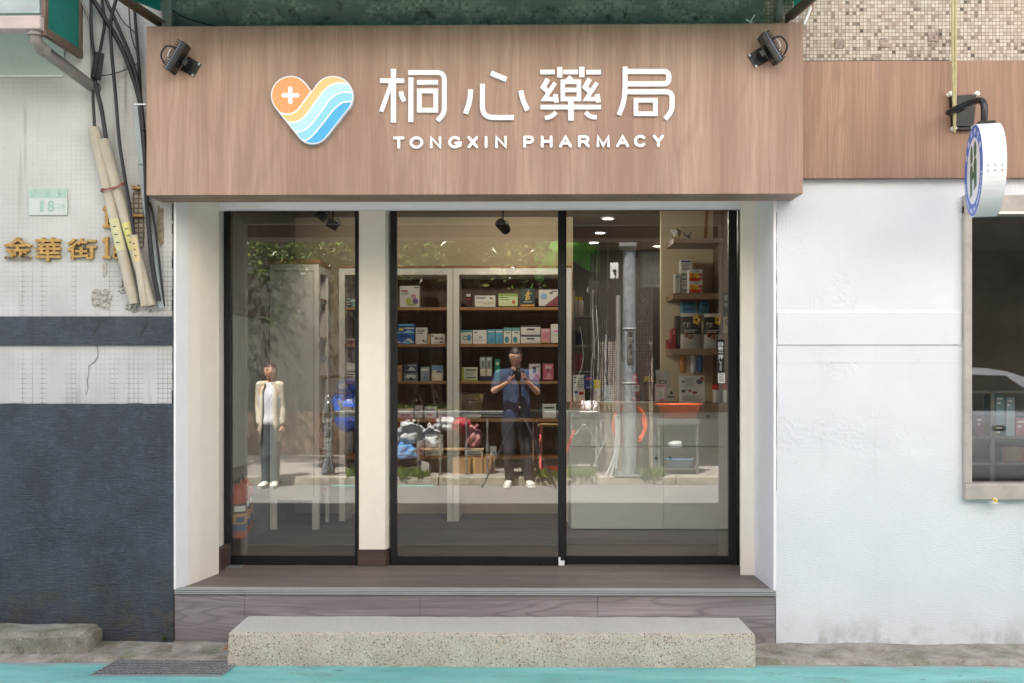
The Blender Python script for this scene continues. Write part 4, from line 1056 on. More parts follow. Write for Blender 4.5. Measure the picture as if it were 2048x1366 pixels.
for pts in ([(194,690),(196,712),(190,724),(178,732),(177,748),(174,760),(176,776),(172,790)],):
    mb.tube([P(a+random.uniform(-1,1), b, -.002) for a, b in pts], [random.uniform(.0006,.0022) for _ in pts], 5); mb.build('crack', C('dark_crack',70,68,64,.9), NB); mb = MB()
for pts in (((200,640),(190,662),(182,676)),((297,642),(288,655),(280,672))): MB().tube([P(a,b,-.019) for a,b in pts], .002, 5).build('crack', C('dark_crack',70,68,64,.9), NB)
# pale green strip panel under the awning
MB().box(-3.2, X(128,-.006), -.008, -.001, Z(148,-.006), Z(62,-.006)+.3).build('pale_green_panel', C('pale_green_tone',190,205,198,.5,var=.04), NB)
MB().box(-3.2, X(126,-.006), -.014, -.009, Z(150,-.006), Z(147,-.006)).build('panel_trim', M['white_trim'], NB)

# house number plate
HP = thing('house_number_plate', 'faded pale green house number plate reading 18 on the old tiled wall', 'number plate', (X(96,-.008), -.002, Z(429,-.008)))
y = -.010; xa, xb, za, zb = X(57,y), X(134.5,y), Z(428.5,y), Z(373,y)
MB().box(xa, xb, y, -.001, za, zb, bev=.003).build('plate', C('plate_white',196,206,202,.4,var=.04,scale=20), HP)
MB().box(xa+.004, xb-.004, y-.0008, y-.0001, Z(394,y), zb-.004).build('plate_band', C('plate_green',170,198,188,.4,var=.1,scale=30), HP)
mb = MB()
for ch, a, b in (('金',61,74),('華',89,101),('街',114,126)): put_text(mb, ch, X(a,y), X(b,y), Z(392,y), Z(378,y), y-.0009, .0006, .012)
for ch, a, b in (('1',80,88),('8',95,109)): put_text(mb, ch, X(a,y), X(b,y), Z(422,y), Z(399,y), y-.0002, .0006, .02)
put_text(mb, '26', X(114,y), X(131,y), Z(415,y), Z(405,y), y-.0002, .0006)
mb.build('plate_lettering', C('faded_green_print',156,192,180,.5,var=.12,scale=60), HP)

# gilded street name on the wall
GL = thing('street_name_lettering', 'gold raised street name characters fixed to the old tiled wall', 'lettering', (X(100,-.02), 0, Z(520,-.02)))
def gold(ch, a, b, c, d, bold=.018): 
    y = -.003; mb = MB(); put_text(mb, ch, X(a,y), X(b,y), Z(d,y), Z(c,y), y, .020, bold); mb.build('character', M['gold'], GL)
gold('金',10,67,473,517); gold('華',73,124,474,522); gold('街',136,195,476,518)
def one(px0, px1, py0, py1):
    y = -.024; w = px1-px0; o = [(.30,0),(.70,0),(.70,.86),(1,.90),(1,1),(0,1),(0,.90),(.30,.86),(.30,.22),(.02,.24),(.02,.16)]
    MB().prism([P(px0+u*w, py0+v*(py1-py0), y) for u, v in o], (0,.0235,0)).build('numeral', M['gold'], GL)
one(205,221,410,455); one(204,221,474,517); gold('8',228,242,490,518,.015)

# ---------------- left awning
LA = thing('small_green_awning', 'green awning cheek in a brown frame with gutter at the upper left corner', 'awning', (-2.6, -.2, 3.17))
ax = -2.355; az = Z(110,0); ay = -.43
az2 = CZ+(748-63)*(CY*-1+ay)/F
MB().prism([(ax,-.005,az+.02),(ax,ay,az2+.02),(ax,ay,az2+.62),(ax,-.005,az+.98)], (-.006,0,0)).build('cheek_panel', M['green_sheet'], LA)
mb = MB()
mb.prism([(ax+.012,-.004,az-.01),(ax+.012,ay-.012,az2-.01),(ax+.012,ay-.012,az2+.03),(ax+.012,-.004,az+.03)], (-.026,0,0))
mb.box(ax-.012, ax+.010, ay-.010, ay+.02, az2+.03, az2+.66).box(ax-.012, ax+.010, -.03, -.002, az+.03, az+1.0)
mb.build('frame', M['rust'], LA)
MB().prism([(-6,ay-.01,az2+.10),(ax-.02,ay-.01,az2+.10),(ax-.02,ay-.01,az2+.62),(-6,ay-.01,az2+.62)], (0,.005,0)).build('front_panel', M['pale_sheet'], LA)
MB().prism([(-6,ay,az2+.63),(ax,ay,az2+.63),(ax,-.005,az+1.0),(-6,-.005,az+1.0)], (0,.004,.006)).build('top_panel', M['green_sheet'], LA)
gz0, gz1 = P(40,60,ay-.03).z, P(40,33,ay-.03).z
MB().box(-6, P(84,0,ay-.03).x, ay-.05, ay+.02, gz0, gz1, bev=.006).build('gutter', M['gutter'], LA)
DP = thing('drain_pipe', 'grey elbow drain pipe slanting from the awning gutter to the wall', 'pipe', P(150,150,-.2))
a_ = P(70,62,ay); b_ = P(73,82,ay+.02); c_ = P(82,96,ay+.06); d_ = P(182,172,-.05)
MB().tube(spline([a_, b_, c_], 5)+[d_, P(192,176,-.0)], .030, 16).build('pipe', M['grey_pipe'], DP)
MB().cyl(P(70,58,ay), P(70,72,ay), .037, n=16).cyl(c_+(d_-c_)*.0, c_+(d_-c_)*.09, .034, n=16).build('pipe_collar', M['grey_pipe'], DP)

# ---------------- green awning above the signboard
AW = thing('green_awning', 'translucent green awning with brown steel brackets above the signboard', 'awning', (0, -.2, 3.28))
mb = MB(); n_ = 24
for i in range(n_): pass
MB().prism([(-1.93,-.56,3.305),(1.47,-.56,3.305),(1.47,-.004,4.05),(-1.93,-.004,4.05)], (0,-.003,.005)).build('sheet', M['green_sheet'], AW)
for sx in (-1.93, 1.47):
    MB().prism([(sx,-.555,3.30),(sx,-.006,3.42),(sx,-.006,4.03)], (.005,0,0)).build('cheek_panel', M['green_sheet'], AW)
def bar(a, b, w, h, name, m=None):
    d = (b-a).normalized(); s = d.cross(Vector((0,0,1))).normalized(); u = s.cross(d)
    mb = MB(); mb.obox((a+b)/2, d, s, u, (b-a).length/2, w/2, .003).obox((a+b)/2+s*(w/2), d, s, u, (b-a).length/2, .003, h/2)
    return mb.build(name, m or M['rust'], AW)
bar(P(330,48,-.02), P(225,-22,-.50), .04, .05, 'bracket'); bar(P(1578,39,-.02), P(1650,-22,-.50), .04, .05, 'bracket')
MB().box(-1.95, 1.49, -.575, -.555, 3.29, 3.325).build('front_rail', M['rust'], AW)
for a_, b_, c_ in ((325,343,52),(1556,1566,40)): MB().box(X(a_,-.05), X(b_,-.05), -.055, -.004, Z(c_,-.05), 3.7).build('wall_post', C('grey_wall_post',150,156,150,.7), AW)
# stuff lying on top of the signboard
p = P(527,52,-.12); mb = MB()
for k in range(9): mb.ball((p.x+random.uniform(-.03,.03), -.12+random.uniform(-.02,.02), sz1+.008+random.uniform(0,.018)), .014, 0, 1, 1, .7, 2, .3, k)
tag(mb.build('foam_lump', M['paper']), 'small white foam lump on top of the signboard edge, left of the middle', 'foam')
p = P(1505,40,-.15); mb = MB()
mb.tube(spline([(p.x-.13,-.15,sz1+.006),(p.x-.03,-.16,sz1+.012),(p.x+.0,-.15,sz1+.05),(p.x+.012,-.15,sz1+.07)],6), .004, 6)
mb.tube(spline([(p.x+.02,-.16,sz1+.006),(p.x-.01,-.15,sz1+.03),(p.x-.035,-.15,sz1+.045)],6), .005, 6)
tag(mb.build('loose_cable', M['white_trim']), 'white loose cable ends on top of the signboard at the right', 'cable')
mb = MB(); mb.tube(spline([P(345,20,-.02),P(370,35,-.06),P(420,50,-.1),P(470,58,-.12)],6), .004, 6); mb.tube(spline([P(330,18,-.03),P(342,32,-.03),P(336,45,-.05)],5), .005, 6)
tag(mb.build('loose_cable', M['rubber']), 'thin black cable dropping behind the signboard at the upper left', 'cable')
mb = MB(); mb.tube([P(1622,15,-.06),P(1608,48,-.05)], .008, 8); mb.tube(spline([P(1626,0,-.05),P(1624,22,-.05),P(1612,38,-.05),P(1606,46,-.04)],5), .003, 6, 1)
tag(mb.build('loose_cable', [M['white_trim'], C('copper_wire',150,90,60,.5)]), 'white cable end with a brown wire by the right awning bracket', 'cable')
# brick-like stubs and marks on the mosaic
for px, py, w in ((1679,87,19),(1769,86,19),(1754,116,17),(1866,73,20),(1830,118,12)):
    mb = MB(); p = P(px,py,-.001); mb.box(p.x-w/746, p.x+w/746, -.004, .0, p.z-w/746, p.z+w/746, bev=.0015, seg=1); mb.build('patch_tile', C('patch_tile',150,136,126,.8,var=.35,scale=60), PB)

# ---------------- cables and conduits on the left wall
def cable(pts, r, label, y=-.05, m='rubber', name='power_cable', cat='cable', ys=None, group='black cables on the old wall'):
    P3 = [P(a, b, (ys[i] if ys else y)) for i, (a, b) in enumerate(pts)]
    return tag(MB().tube(spline(P3, 6), r, 8).build(name, M[m]), label, cat, group)
cable([(180,-30),(182,0),(183,67),(188,110)], .0085, 'black cable entering the top of the splice closure on its left side', -.05)
cable([(200,-30),(204,0),(209,44),(205,75),(199,108)], .0085, 'black cable bowing right before it enters the splice closure', -.05)
cable([(156,-20),(162,0),(178,40),(183,101),(184,170)], .007, 'thin grey cable curving along the edge of the green awning cheek', -.03, 'grey_pipe')
cable([(176,-20),(187,0),(236,81),(259,135),(279,202),(289,286),(293,394),(298,460),(306,540),(318,602)], .013, 'thickest black cable slanting from top left and running down beside the signboard edge', -.06)
cable([(204,-20),(212,0),(242,67),(266,128),(281,195),(287,260)], .010, 'black cable slanting parallel above the thickest one', -.075)
cable([(238,-20),(232,0),(222,44),(223,101),(231,189),(239,286),(252,370),(262,430),(268,472)], .0095, 'long black cable bowing left and dropping into the shortest conduit', -.08)
cable([(267,-20),(269,17),(274,84),(279,150),(281,190)], .0085, 'straight upright black cable close to the signboard', -.04)
cable([(256,-20),(257,0),(262,67),(275,108),(280,120)], .0035, 'thin black wire hanging just left of the straight upright cable', -.035)
cable([(230,15),(245,42),(262,58),(271,66)], .003, 'thin black wire crossing between the slanting cables', -.03)
cable([(188,152),(215,150),(236,145),(260,135),(274,127)], .003, 'thin black wire crossing horizontally right of the splice closure', -.03)
cable([(190,160),(196,190),(203,219),(212,276)], .012, 'thick black cable from the splice closure into the right hand beige conduit', -.06)
cable([(187,160),(186,200),(188,230),(189,258)], .0085, 'black cable from the splice closure into the left hand beige conduit', -.05)
cable([(300,405),(308,440),(316,500),(324,570),(328,612)], .006, 'thin black cable running down beside the grey trunking', -.03)
t = thing('splice_closure', 'black slim cable splice closure box on the cables', 'junction box', P(196,160,-.06))
c0, c1 = P(199,106,-.07), P(191,158,-.07); dz = (c0-c1).normalized(); sxv = Vector((dz.z,0,-dz.x))
MB().obox((c0+c1)/2, sxv, (0,1,0), dz, .020, .018, (c0-c1).length/2).build('body', M['black_gloss'], t)
MB().obox((c0+c1)/2+Vector((0,-.02,0)), sxv, (0,1,0), dz, .008, .004, (c0-c1).length/2*.96).build('rib', M['black'], t)
# conduits
def conduit(a, b, r, ya, yb, label, stickers=()):
    A, B = P(*a, ya), P(*b, yb); T = thing('conduit_pipe', label, 'pipe', B, 'beige conduits on the old wall')
    n = 18; d = (B-A).normalized(); u = d.orthogonal().normalized(); v = d.cross(u); vs = []
    for p, rr in ((A, r), (B, r), (A+d*.03, r*.84), (A, r*.84)): vs += [p+(u*math.cos(2*math.pi*i/n)+v*math.sin(2*math.pi*i/n))*rr for i in range(n)]
    fs = [(i, (i+1)%n, n+(i+1)%n, n+i) for i in range(n)]+[(i, (i+1)%n, 3*n+(i+1)%n, 3*n+i) for i in range(n)]+[(3*n+i, 3*n+(i+1)%n, 2*n+(i+1)%n, 2*n+i) for i in range(n)]+[tuple(range(2*n,3*n))]
    mb = MB(); mb.add(vs, fs, 0, True); mb.build('pipe', M['pvc'], T)
    for t0, t1, cc in stickers:
        pa, pb = A.lerp(B, t0), A.lerp(B, t1); mb = MB(); s = Vector((1,0,0)) - d*d.x; s.normalize(); nrm = d.cross(s); nrm = nrm if nrm.y < 0 else -nrm; vs = []
        for p in (pa, pb):
            for k in range(7):
                a2 = -1.0+2.0*k/6; vs.append(p+(s*math.sin(a2)+nrm*math.cos(a2))*(r+.0012))
        mb.add(vs, [(k, k+1, 8+k, 7+k) for k in range(6)])
        for k in range(3):
            pm = pa.lerp(pb, .25+.25*k); w = s*.3*r; q_ = nrm*(r*.98+.0022); mb.add([pm-w+q_-d*.006, pm+w+q_-d*.003, pm+w+q_+d*.002, pm-w+q_+d*.002], [(0,1,2,3)], 1)
        mb.build('sticker', [C('sticker_%d%d%d' % cc, *cc, .6), C('sticker_ink',80,90,70,.6)], T, fix=False)
    return T
conduit((187,256),(269,608), .0300, -.045, -.035, 'left hand long beige conduit pipe with a pale yellow sticker', ((.52,.70,(206,202,158)),))
conduit((206,280),(302,612), .0290, -.055, -.04, 'right hand long beige conduit pipe with a bright yellow sticker', ((.50,.66,(212,206,130)),))
conduit((268,470),(289,612), .0195, -.095, -.06, 'shortest beige conduit pipe with an orange and yellow sticker at its mouth', ((.04,.38,(214,194,146)),))
mb = MB(); A = P(203,380,-.08); B = P(247,368,-.09)
for k in range(3):
    o_ = Vector((0,0,.006*k-.006)); mb.tube(spline([A+o_+Vector((0,.04,0)), A+o_+Vector((0,-.005,0)), (A+B)/2+o_*-.5+Vector((0,.002,-.006)), B+o_+Vector((0,-.005,0)), B+o_+Vector((0,.04,0))], 5), .003, 6)
tag(mb.build('binding_string', C('red_brown_string',140,84,76,.8)), 'red brown string binding the two long conduits together', 'string')
mb = MB(); pts = [P(272,214,-.03),P(283,330,-.03),P(290,400,-.03),P(306,500,-.03),P(324,616,-.03)]
for a, b in zip(pts[:-1], pts[1:]): mb.obox((a+b)/2, (b-a).normalized(), Vector((0,1,0)), (b-a).normalized().cross(Vector((0,1,0))), (b-a).length/2+.002, .010, .013)
tag(mb.build('cable_trunking', C('grey_trunking',166,176,178,.5,var=.1)), 'flat grey cable trunking running down beside the signboard', 'trunking')
for py, lab in ((375,'upper small brass clip beside the conduits'),(430,'lower small brass clip beside the conduits')):
    mb = MB(); p = P(276,py,-.03); mb.box(p.x-.028, p.x+.028, -.035, -.002, p.z-.008, p.z+.004, bev=.002).box(p.x-.03, p.x-.02, -.04, -.002, p.z-.012, p.z+.010)
    tag(mb.build('pipe_clip', M['gold']), lab, 'clip')
mb = MB(); p = P(280,209,-.085); mb.box(p.x-.028, p.x+.035, -.092, -.06, p.z-.003, p.z+.003); tag(mb.build('cable_tie', M['white_trim']), 'white cable tie around the thickest black cable by the signboard', 'cable tie')
# ================================================================== shop furniture
yf = 2.54
def zf_(py, y=yf): return Z(py, y)
def xf_(px, y=yf): return P(px, 700, y).x
shelf_py = (614, 688, 762, 838, 913)
def drug_shelf(xa, xb, label):
    T = thing('drug_shelf', label, 'shelf unit', ((xa+xb)/2, yf, FZ))
    ztop = zf_(536); zb = zf_(917); fr = .045
    mb = MB()
    mb.box(xa, xa+fr, yf, yf+.44, FZ, ztop).box(xb-fr, xb, yf, yf+.44, FZ, ztop).box(xa+fr, xb-fr, yf+.001, yf+.44, zf_(549), ztop-.001)
    mb.build('frame', M['cabinet_white'], T)
    MB().box(xa-.003, xb+.003, yf-.01, yf+.44, ztop+.0005, ztop+.018).build('top_board', M['shelf_wood'], T)
    MB().box(xa+fr, xb-fr, yf+.40, yf+.43, zb, zf_(549)).build('back_panel', M['cabinet_back'], T)
    for py in shelf_py: MB().box(xa+fr, xb-fr, yf+.006, yf+.40, zf_(py)-.022, zf_(py)).build('shelf_board', M['shelf_wood'], T)
    return T
xc0, xc1, xc2 = xf_(678), xf_(906), xf_(1143)
drug_shelf(xc0, xc1-.002, 'left grey white open drug shelf against the rear wall'); drug_shelf(xc1+.002, xc2, 'right grey white open drug shelf behind the reflected photographer')
# end-on cabinet at the left
y0, y1 = 2.10, 2.533; xa, xb = X(540, y0), X(637.5, y0); zt_ = Z(527, y0)
T = thing('tall_cabinet', 'tall grey white cabinet seen end-on in the left pane with wooden top', 'cabinet', ((xa+xb)/2, y0, FZ))
mb = MB(); fr = .05
mb.box(xa, xb, y0, y0+.02, FZ+.22, zt_).box(xa, xa+fr, y0+.0, y0+.02, FZ, FZ+.22).box(xb-fr, xb, y0, y0+fr, FZ, FZ+.219)
mb.box(xb-.022, xb, y0+.02, y0+.06, FZ+.22, zt_).box(xb-.022, xb, y1-.06, y1, FZ, zt_).box(xb-.022, xb, y0+.06, y1-.06, zt_-.06, zt_)
mb.box(xa, xa+.02, y0+.021, y1, FZ+.22, zt_).box(xa+.02, xb-.022, y1-.02, y1, FZ+.22, zt_); mb.build('carcass', M['cabinet_white'], T)
mb = MB()
mb.box(xa+.03, xb-.035, y0-.0035, y0-.0005, zt_-.055, zt_-.051).box(xb-.038, xb-.035, y0-.0035, y0-.0005, FZ+.24, zt_-.055); mb.build('panel_groove', C('groove_grey',120,116,110,.6), T)
MB().box(xa-.006, xb+.01, y0-.012, y1, zt_+.0005, zt_+.03).build('top_board', M['shelf_wood'], T)
for k in range(6): MB().box(xa+.021, xb-.01, y0+.022, y1-.021, FZ+.25+k*.292, FZ+.27+k*.292).build('shelf_board', M['shelf_wood'], T)
# ---- medicine boxes
INK = C('dark_print',52,52,60,.6)
_bc = {}
def bc(c):
    if c not in _bc: _bc[c] = C('box_print_%d_%d_%d' % c, *c, .5, var=.04)
    return _bc[c]
def med(px0, px1, pyt, pyb, base, label, design=(), y=yf+.10, dep=.10, name='medicine_box', cat='box', tilt=0, texts=()):
    """a printed carton; design: rectangles (u0,v0,u1,v1,colour) with v from the top; texts: (u0,v0,u1,v1,str,colour)"""
    xa, xb = P(px0, 700, y).x, P(px1, 700, y).x; za, zb = Z(pyb, y), Z(pyt, y)
    mats = [bc(base)]; mb = MB(); mb.box(xa+.0006, xb-.0006, y, y+dep, za+.0004, zb, bev=.0012, seg=1)
    def mi(c):
        m = bc(c)
        if m not in mats: mats.append(m)
        return mats.index(m)
    L = 0
    for d in design:
        L += 1; u0, v0, u1, v1, c = d[:5]; e = .0003+.00025*L
        U = lambda u: xa+.0012+(xb-xa-.0024)*u; V = lambda v: zb-.0012-(zb-za-.0024)*v
        if len(d) > 5 and d[5] == 'o':
            cx, cz, rx, rz = U((u0+u1)/2), V((v0+v1)/2), (U(u1)-U(u0))/2, (V(v0)-V(v1))/2
            pts = [(cx+rx*math.cos(k*.449), y-e, cz+rz*math.sin(k*.449)) for k in range(14)]
        elif len(d) > 5 and d[5] == '/': pts = [(U(u0),y-e,V(v1)),(U(u1),y-e,V(v1)),(U(u1),y-e,V(v0))]
        elif len(d) > 5 and d[5] == 'w':
            pts = [(U(u0+(u1-u0)*k/8), y-e, V(v0+(v1-v0)*.5*(1+math.sin(k*.9+u0*5)))) for k in range(9)]+[(U(u1),y-e,V(v1)),(U(u0),y-e,V(v1))]
        else: pts = [(U(u0),y-e,V(v1)),(U(u1),y-e,V(v1)),(U(u1),y-e,V(v0)),(U(u0),y-e,V(v0))]
        mb.prism(pts, (0, e-.00005, 0), mi(c))
    for u0, v0, u1, v1, s, c in texts:
        L += 1; e = .0003+.00025*L
        put_text(mb, s, xa+(xb-xa)*u0, xa+(xb-xa)*u1, zb-(zb-za)*v1, zb-(zb-za)*v0, y-e+.0004, .0004, .01, mi(c))
    if tilt:
        piv = Vector((0, y, za)); rm = Matrix.Rotation(math.radians(-tilt), 3, 'X'); mb.v = [piv+rm@(v-piv) for v in mb.v]
    return tag(mb.build(name, mats), label, cat)
W, K = (226,222,216), (60,58,62)
def lines(u0, u1, v0, v1, n, c=(110,110,118)): return [(u0, v0+(v1-v0)*k/n, u1-(u1-u0)*.25*((k*7) % 3)/2, v0+(v1-v0)*(k+.45)/n, c) for k in range(n)]
BL, LB, TEAL, PK, GR_, YL = (40,96,170), (110,176,214), (60,140,150), (206,130,150), (120,170,70), (226,206,90)
# first shelf, left unit then right unit
a = 614
med(690,703,598,a,(40,130,90),'green box half hidden behind the left door stile on the top shelf',[(.1,.1,.9,.4,(200,220,205)),(.1,.6,.9,.7,W)])
med(799.5,839,571.5,a,W,'large white box with flower print alone on the upper left shelf',[(.06,.2,.4,.28,(190,90,90)),(.56,.38,.84,.62,(206,150,160),'o'),(.64,.58,.95,.88,(120,80,130),'o'),(.3,.55,.6,.9,(186,186,90),'o'),(.4,.84,.86,.92,(150,170,90)),(.75,.05,.95,.1,K)]+lines(.06,.5,.32,.42,2))
med(931,942.5,586,a,(70,24,30),'narrow dark red box at the left end of the right upper shelf',[(.1,.05,.9,.25,W),(.2,.35,.8,.5,(160,50,50))])
med(949.5,991,591,a-.5,W,'white box with brown dots standing on the right upper shelf',[(.72,.12,.82,.32,(150,60,60),'o'),(.82,.18,.9,.4,(190,130,60),'o'),(.06,.58,.94,.62,(150,140,60)),(.4,.68,.94,.8,(200,190,150))]+lines(.06,.55,.12,.34,2,K))
med(996.5,1036,587,a-1,(150,170,80),'green box with a red disc on the right upper shelf',[(.02,.22,.98,.95,(206,216,170)),(.7,.5,.86,.82,(200,80,50),'o'),(.08,.45,.6,.5,(110,130,60))]+lines(.08,.5,.28,.42,1,(90,120,60)))
med(1041,1069.5,577,a-1,(24,62,60),'dark green box with a gold running figure on the right upper shelf',[(.5,.08,.62,.2,(212,176,80),'o'),(.42,.2,.62,.48,(212,176,80)),(.6,.24,.8,.3,(212,176,80)),(.30,.34,.44,.40,(212,176,80)),(.34,.46,.5,.66,(212,176,80)),(.55,.46,.66,.62,(212,176,80)),(.2,.72,.8,.77,(170,190,170)),(.0,.9,1,1,(220,160,60))])
med(1077.5,1116,579.5,a-2,W,'white box with a purple red corner on the right upper shelf beside the door stile',[(.3,.35,1,1,(140,70,84),'/'),(.1,.22,.42,.6,(150,180,214),'o'),(.55,.1,.75,.28,(130,120,100),'o'),(.7,.06,.97,.12,K)])
# second shelf
a = 688
med(795.5,828.5,668.5,a+.5,BL,'lower blue and white box of the stack on the second shelf left',[(0,.4,1,.85,W,'w'),(.1,.55,.9,.95,LB,'w'),(.1,.1,.7,.25,(20,50,110))])
med(795.5,829.5,653,668,BL,'upper blue and white box of the stack on the second shelf left',[(0,.45,1,.9,(150,200,226),'w'),(.05,.15,.35,.6,(226,200,60),'o'),(.4,.12,.95,.3,W)])
med(796.5,829,647.5,652.5,(70,130,180),'flat blue box lying on top of the blue and white stack',[(.1,.2,.9,.6,(120,180,214))])
med(831,854.5,655,a+.5,W,'white box with black lines beside the blue and white stack',[(.6,.72,.75,.86,K,'o'),(.78,.76,.94,.92,(120,120,120),'o')]+lines(.1,.8,.12,.42,3,K))
med(855.5,860,669,a,(200,170,130),'thin tan box standing edge-on on the second shelf left')
med(861.5,889.5,667.5,a,W,'white box with bold black brush characters at the second shelf left',[(.04,.1,.2,.3,(150,120,90)),(.62,.72,.9,.92,K,'o'),(.2,.85,.7,.9,(120,120,120))], texts=((.25,.3,.9,.6,'美適補'[0:2],K),))
med(921,944,660,a,W,'white box with teal swirl, leftmost on the right second shelf',[(0,0,1,.16,(70,160,160)),(.2,.4,.7,.75,TEAL,'o'),(.6,.3,.95,.8,(100,150,190),'o'),(.3,.48,.58,.68,W,'o')])
med(945.5,973.5,660,a,W,'white box with grey print beside the teal swirl box',[(.1,.12,.3,.2,K),(.4,.45,.7,.6,(170,170,176)),(.1,.7,.9,.78,(190,190,196))])
med(974.5,990,658.5,a,(96,160,190),'blue upright box, left one of the pair on the right second shelf',[(.1,.1,.9,.2,W),(.1,.5,.9,.9,(70,140,180),'w')])
med(990.5,1006,658.5,a,(96,160,190),'blue upright box, right one of the pair on the right second shelf',[(.1,.1,.9,.2,W),(.1,.5,.9,.9,(80,150,190),'w')])
med(1007,1023,655.5,a-.5,W,'white and teal upright box, left one of the pair beside the blue boxes',[(0,0,1,.2,(110,170,170)),(.1,.55,.7,.95,TEAL,'o'),(.3,.28,.8,.34,K)])
med(1024,1040,655.5,a-.5,W,'white and teal upright box, right one of the pair beside the blue boxes',[(0,0,1,.2,(110,170,170)),(.1,.55,.7,.95,TEAL,'o'),(.3,.28,.8,.34,K)])
for k, (t_, b_) in enumerate(((671,a-1),(651.5,669.5))):
    med(1041.5,1081,t_,b_,W,('lower','upper')[k]+' white and navy box of the stack on the right second shelf',[(0,0,1,.14,(40,50,90)),(.3,.3,.7,.5,K),(.06,.62,.94,.86,(206,206,200),'w')])
med(1082,1100.5,657,a-2,(214,150,160),'pink upright box on the right second shelf',[(.1,.1,.9,.18,W),(.2,.4,.8,.44,(190,90,110)),(.2,.6,.8,.64,(190,90,110)),(0,.94,1,1,(226,170,80))])
med(1101.5,1117,648,a-2,W,'white box with a magenta stripe at the door stile on the right second shelf',[(.4,.34,1,.42,(226,90,200)),(.2,.55,.9,.6,(150,190,150))])
# third shelf
a = 762
med(792,804.5,731,a,(176,140,110),'tan box by the door frame on the third shelf left',[(.3,.2,.9,.4,(150,110,80))])
med(807,835.5,746,a,(120,130,140),'lower dark patterned box of the stack on the third shelf left',[(.1,.2,.9,.7,(206,206,206),'o'),(.2,.5,.8,.9,(40,50,70),'w')])
med(807,835.5,727.5,745,(60,70,90),'upper dark patterned box of the stack on the third shelf left',[(.1,.3,.9,.8,(190,196,200),'w'),(.3,.1,.9,.25,(150,160,170))])
med(841,859,734,a,(150,160,170),'small silver grey pack on the third shelf left',[(.1,.1,.9,.25,W),(.1,.4,.9,.9,(110,130,150),'w')])
med(863,886.5,731,a,(206,196,180),'cream box with a blue top and arc on the third shelf left',[(0,0,1,.32,(100,140,180)),(0,.32,1,.45,(30,40,90),'w'),(.2,.6,.9,.98,(226,214,190),'o')])
med(923,955,734.5,a,(206,206,190),'pale box with a yellow green edge on the right third shelf',[(0,0,.14,1,(170,180,60)),(0,.9,1,1,(170,180,60)),(.25,.14,.9,.24,K),(.25,.72,.9,.8,K)]+lines(.25,.9,.32,.66,3,(140,150,120)))
for k, px in enumerate((959.5, 972)):
    med(px,px+12,713.5,736.5,(150,156,158),('left','right')[k]+' one of two silver grey packs stacked on the dark rolls',[(.1,.1,.9,.3,(190,196,196)),(.3,.4,.7,.9,(110,116,120))])
    med(px+.5,px+12,737,a,(206,196,170),('left','right')[k]+' one of two cream and navy rolls under the silver packs',[(0,.6,1,1,(30,40,70)),(.2,.06,.8,.16,W)])
med(989.5,1000,718,a,(20,130,110),'slim teal green upright box beside the silver packs',[(.2,.15,.8,.25,W),(.2,.5,.8,.6,(120,200,180))])
med(1058,1081,728,a-2,(214,204,206),'white box with pink village print right of the photographer',[(.0,.6,1,1,(190,110,140),'w'),(.3,.15,.6,.55,K),(.6,.1,.9,.2,(150,120,120))])
med(1085.5,1107.5,727.5,a-2,(190,96,116),'pink red box at the right end of the third shelf',[(.2,.1,.8,.3,(220,180,186)),(.1,.5,.9,.95,(206,150,160),'w'),(.4,.35,.6,.5,(120,40,60))])
# fourth shelf
a = 838
med(1085,1112,808,a,(214,214,208),'white carton on the fourth shelf at the far right end',[(.1,.2,.9,.3,K)])
med(795,826,817,a,(200,150,170),'pink printed box row on the fourth shelf at the left end',[(.1,.2,.9,.4,W),(.2,.6,.8,.8,(150,60,90))])
med(830,845,811,a,(190,180,186),'small pale box on the fourth shelf beside the pink printed one',[(.2,.3,.8,.5,(120,60,100))])
med(849,873,813,a,(206,200,206),'pale lilac box on the fourth shelf',[(.1,.2,.9,.4,(130,90,150)),(.2,.6,.6,.8,(180,120,160))])
med(876,894,818,a,(206,170,190),'short rose box on the fourth shelf beside the frame',[(.1,.3,.9,.5,W)])
med(924,962,829.5,833,W,'upper slim white box lying on the fourth shelf of the right unit',[(.02,.2,.98,.5,(150,170,160))])
med(926,960,834,a,(214,220,214),'lower slim white box lying on the fourth shelf of the right unit',[(.02,.3,.98,.6,(150,170,160))])
# fifth shelf
a = 913
med(795,812,893,a,(206,196,180),'cream box with a round seal on the bottom shelf left end',[(.3,.3,.8,.8,(160,130,90),'o')])
med(814,832,898,a,(170,190,204),'pale blue box on the bottom shelf left',[(.1,.2,.9,.4,W)])
med(832.5,848,882,a,(206,176,176),'pale pink upright box on the bottom shelf',[(.2,.1,.8,.3,W),(.2,.5,.7,.7,(160,60,60))])
med(850,887,869,a,(206,200,190),'large cream carton with black lines on the bottom shelf',lines(.06,.5,.7,.92,3,K))
med(929,966,897,a,(196,196,196),'stack of flat grey leaflets packs on the bottom shelf of the right unit',[(0,.1,1,.16,K),(0,.4,1,.46,K),(0,.7,1,.76,K)])
med(980,993,893,a,(214,220,226),'white and blue pouch on the bottom shelf of the right unit',[(0,.5,1,1,(100,140,200),'w')])
# left pane part of the left unit
for (pyt, pyb, c, lab) in ((597,614,(150,200,190),'mint green box seen at the right edge of the left pane, top shelf'),(676,688,(150,70,60),'dark red box seen at the right edge of the left pane, second shelf'),(726,762,(206,200,194),'white box with black lines seen at the right edge of the left pane, third shelf')):
    med(690.5,712,pyt,pyb,c,lab,[(.1,.15,.9,.35,W)]+lines(.1,.9,.45,.9,3,K))

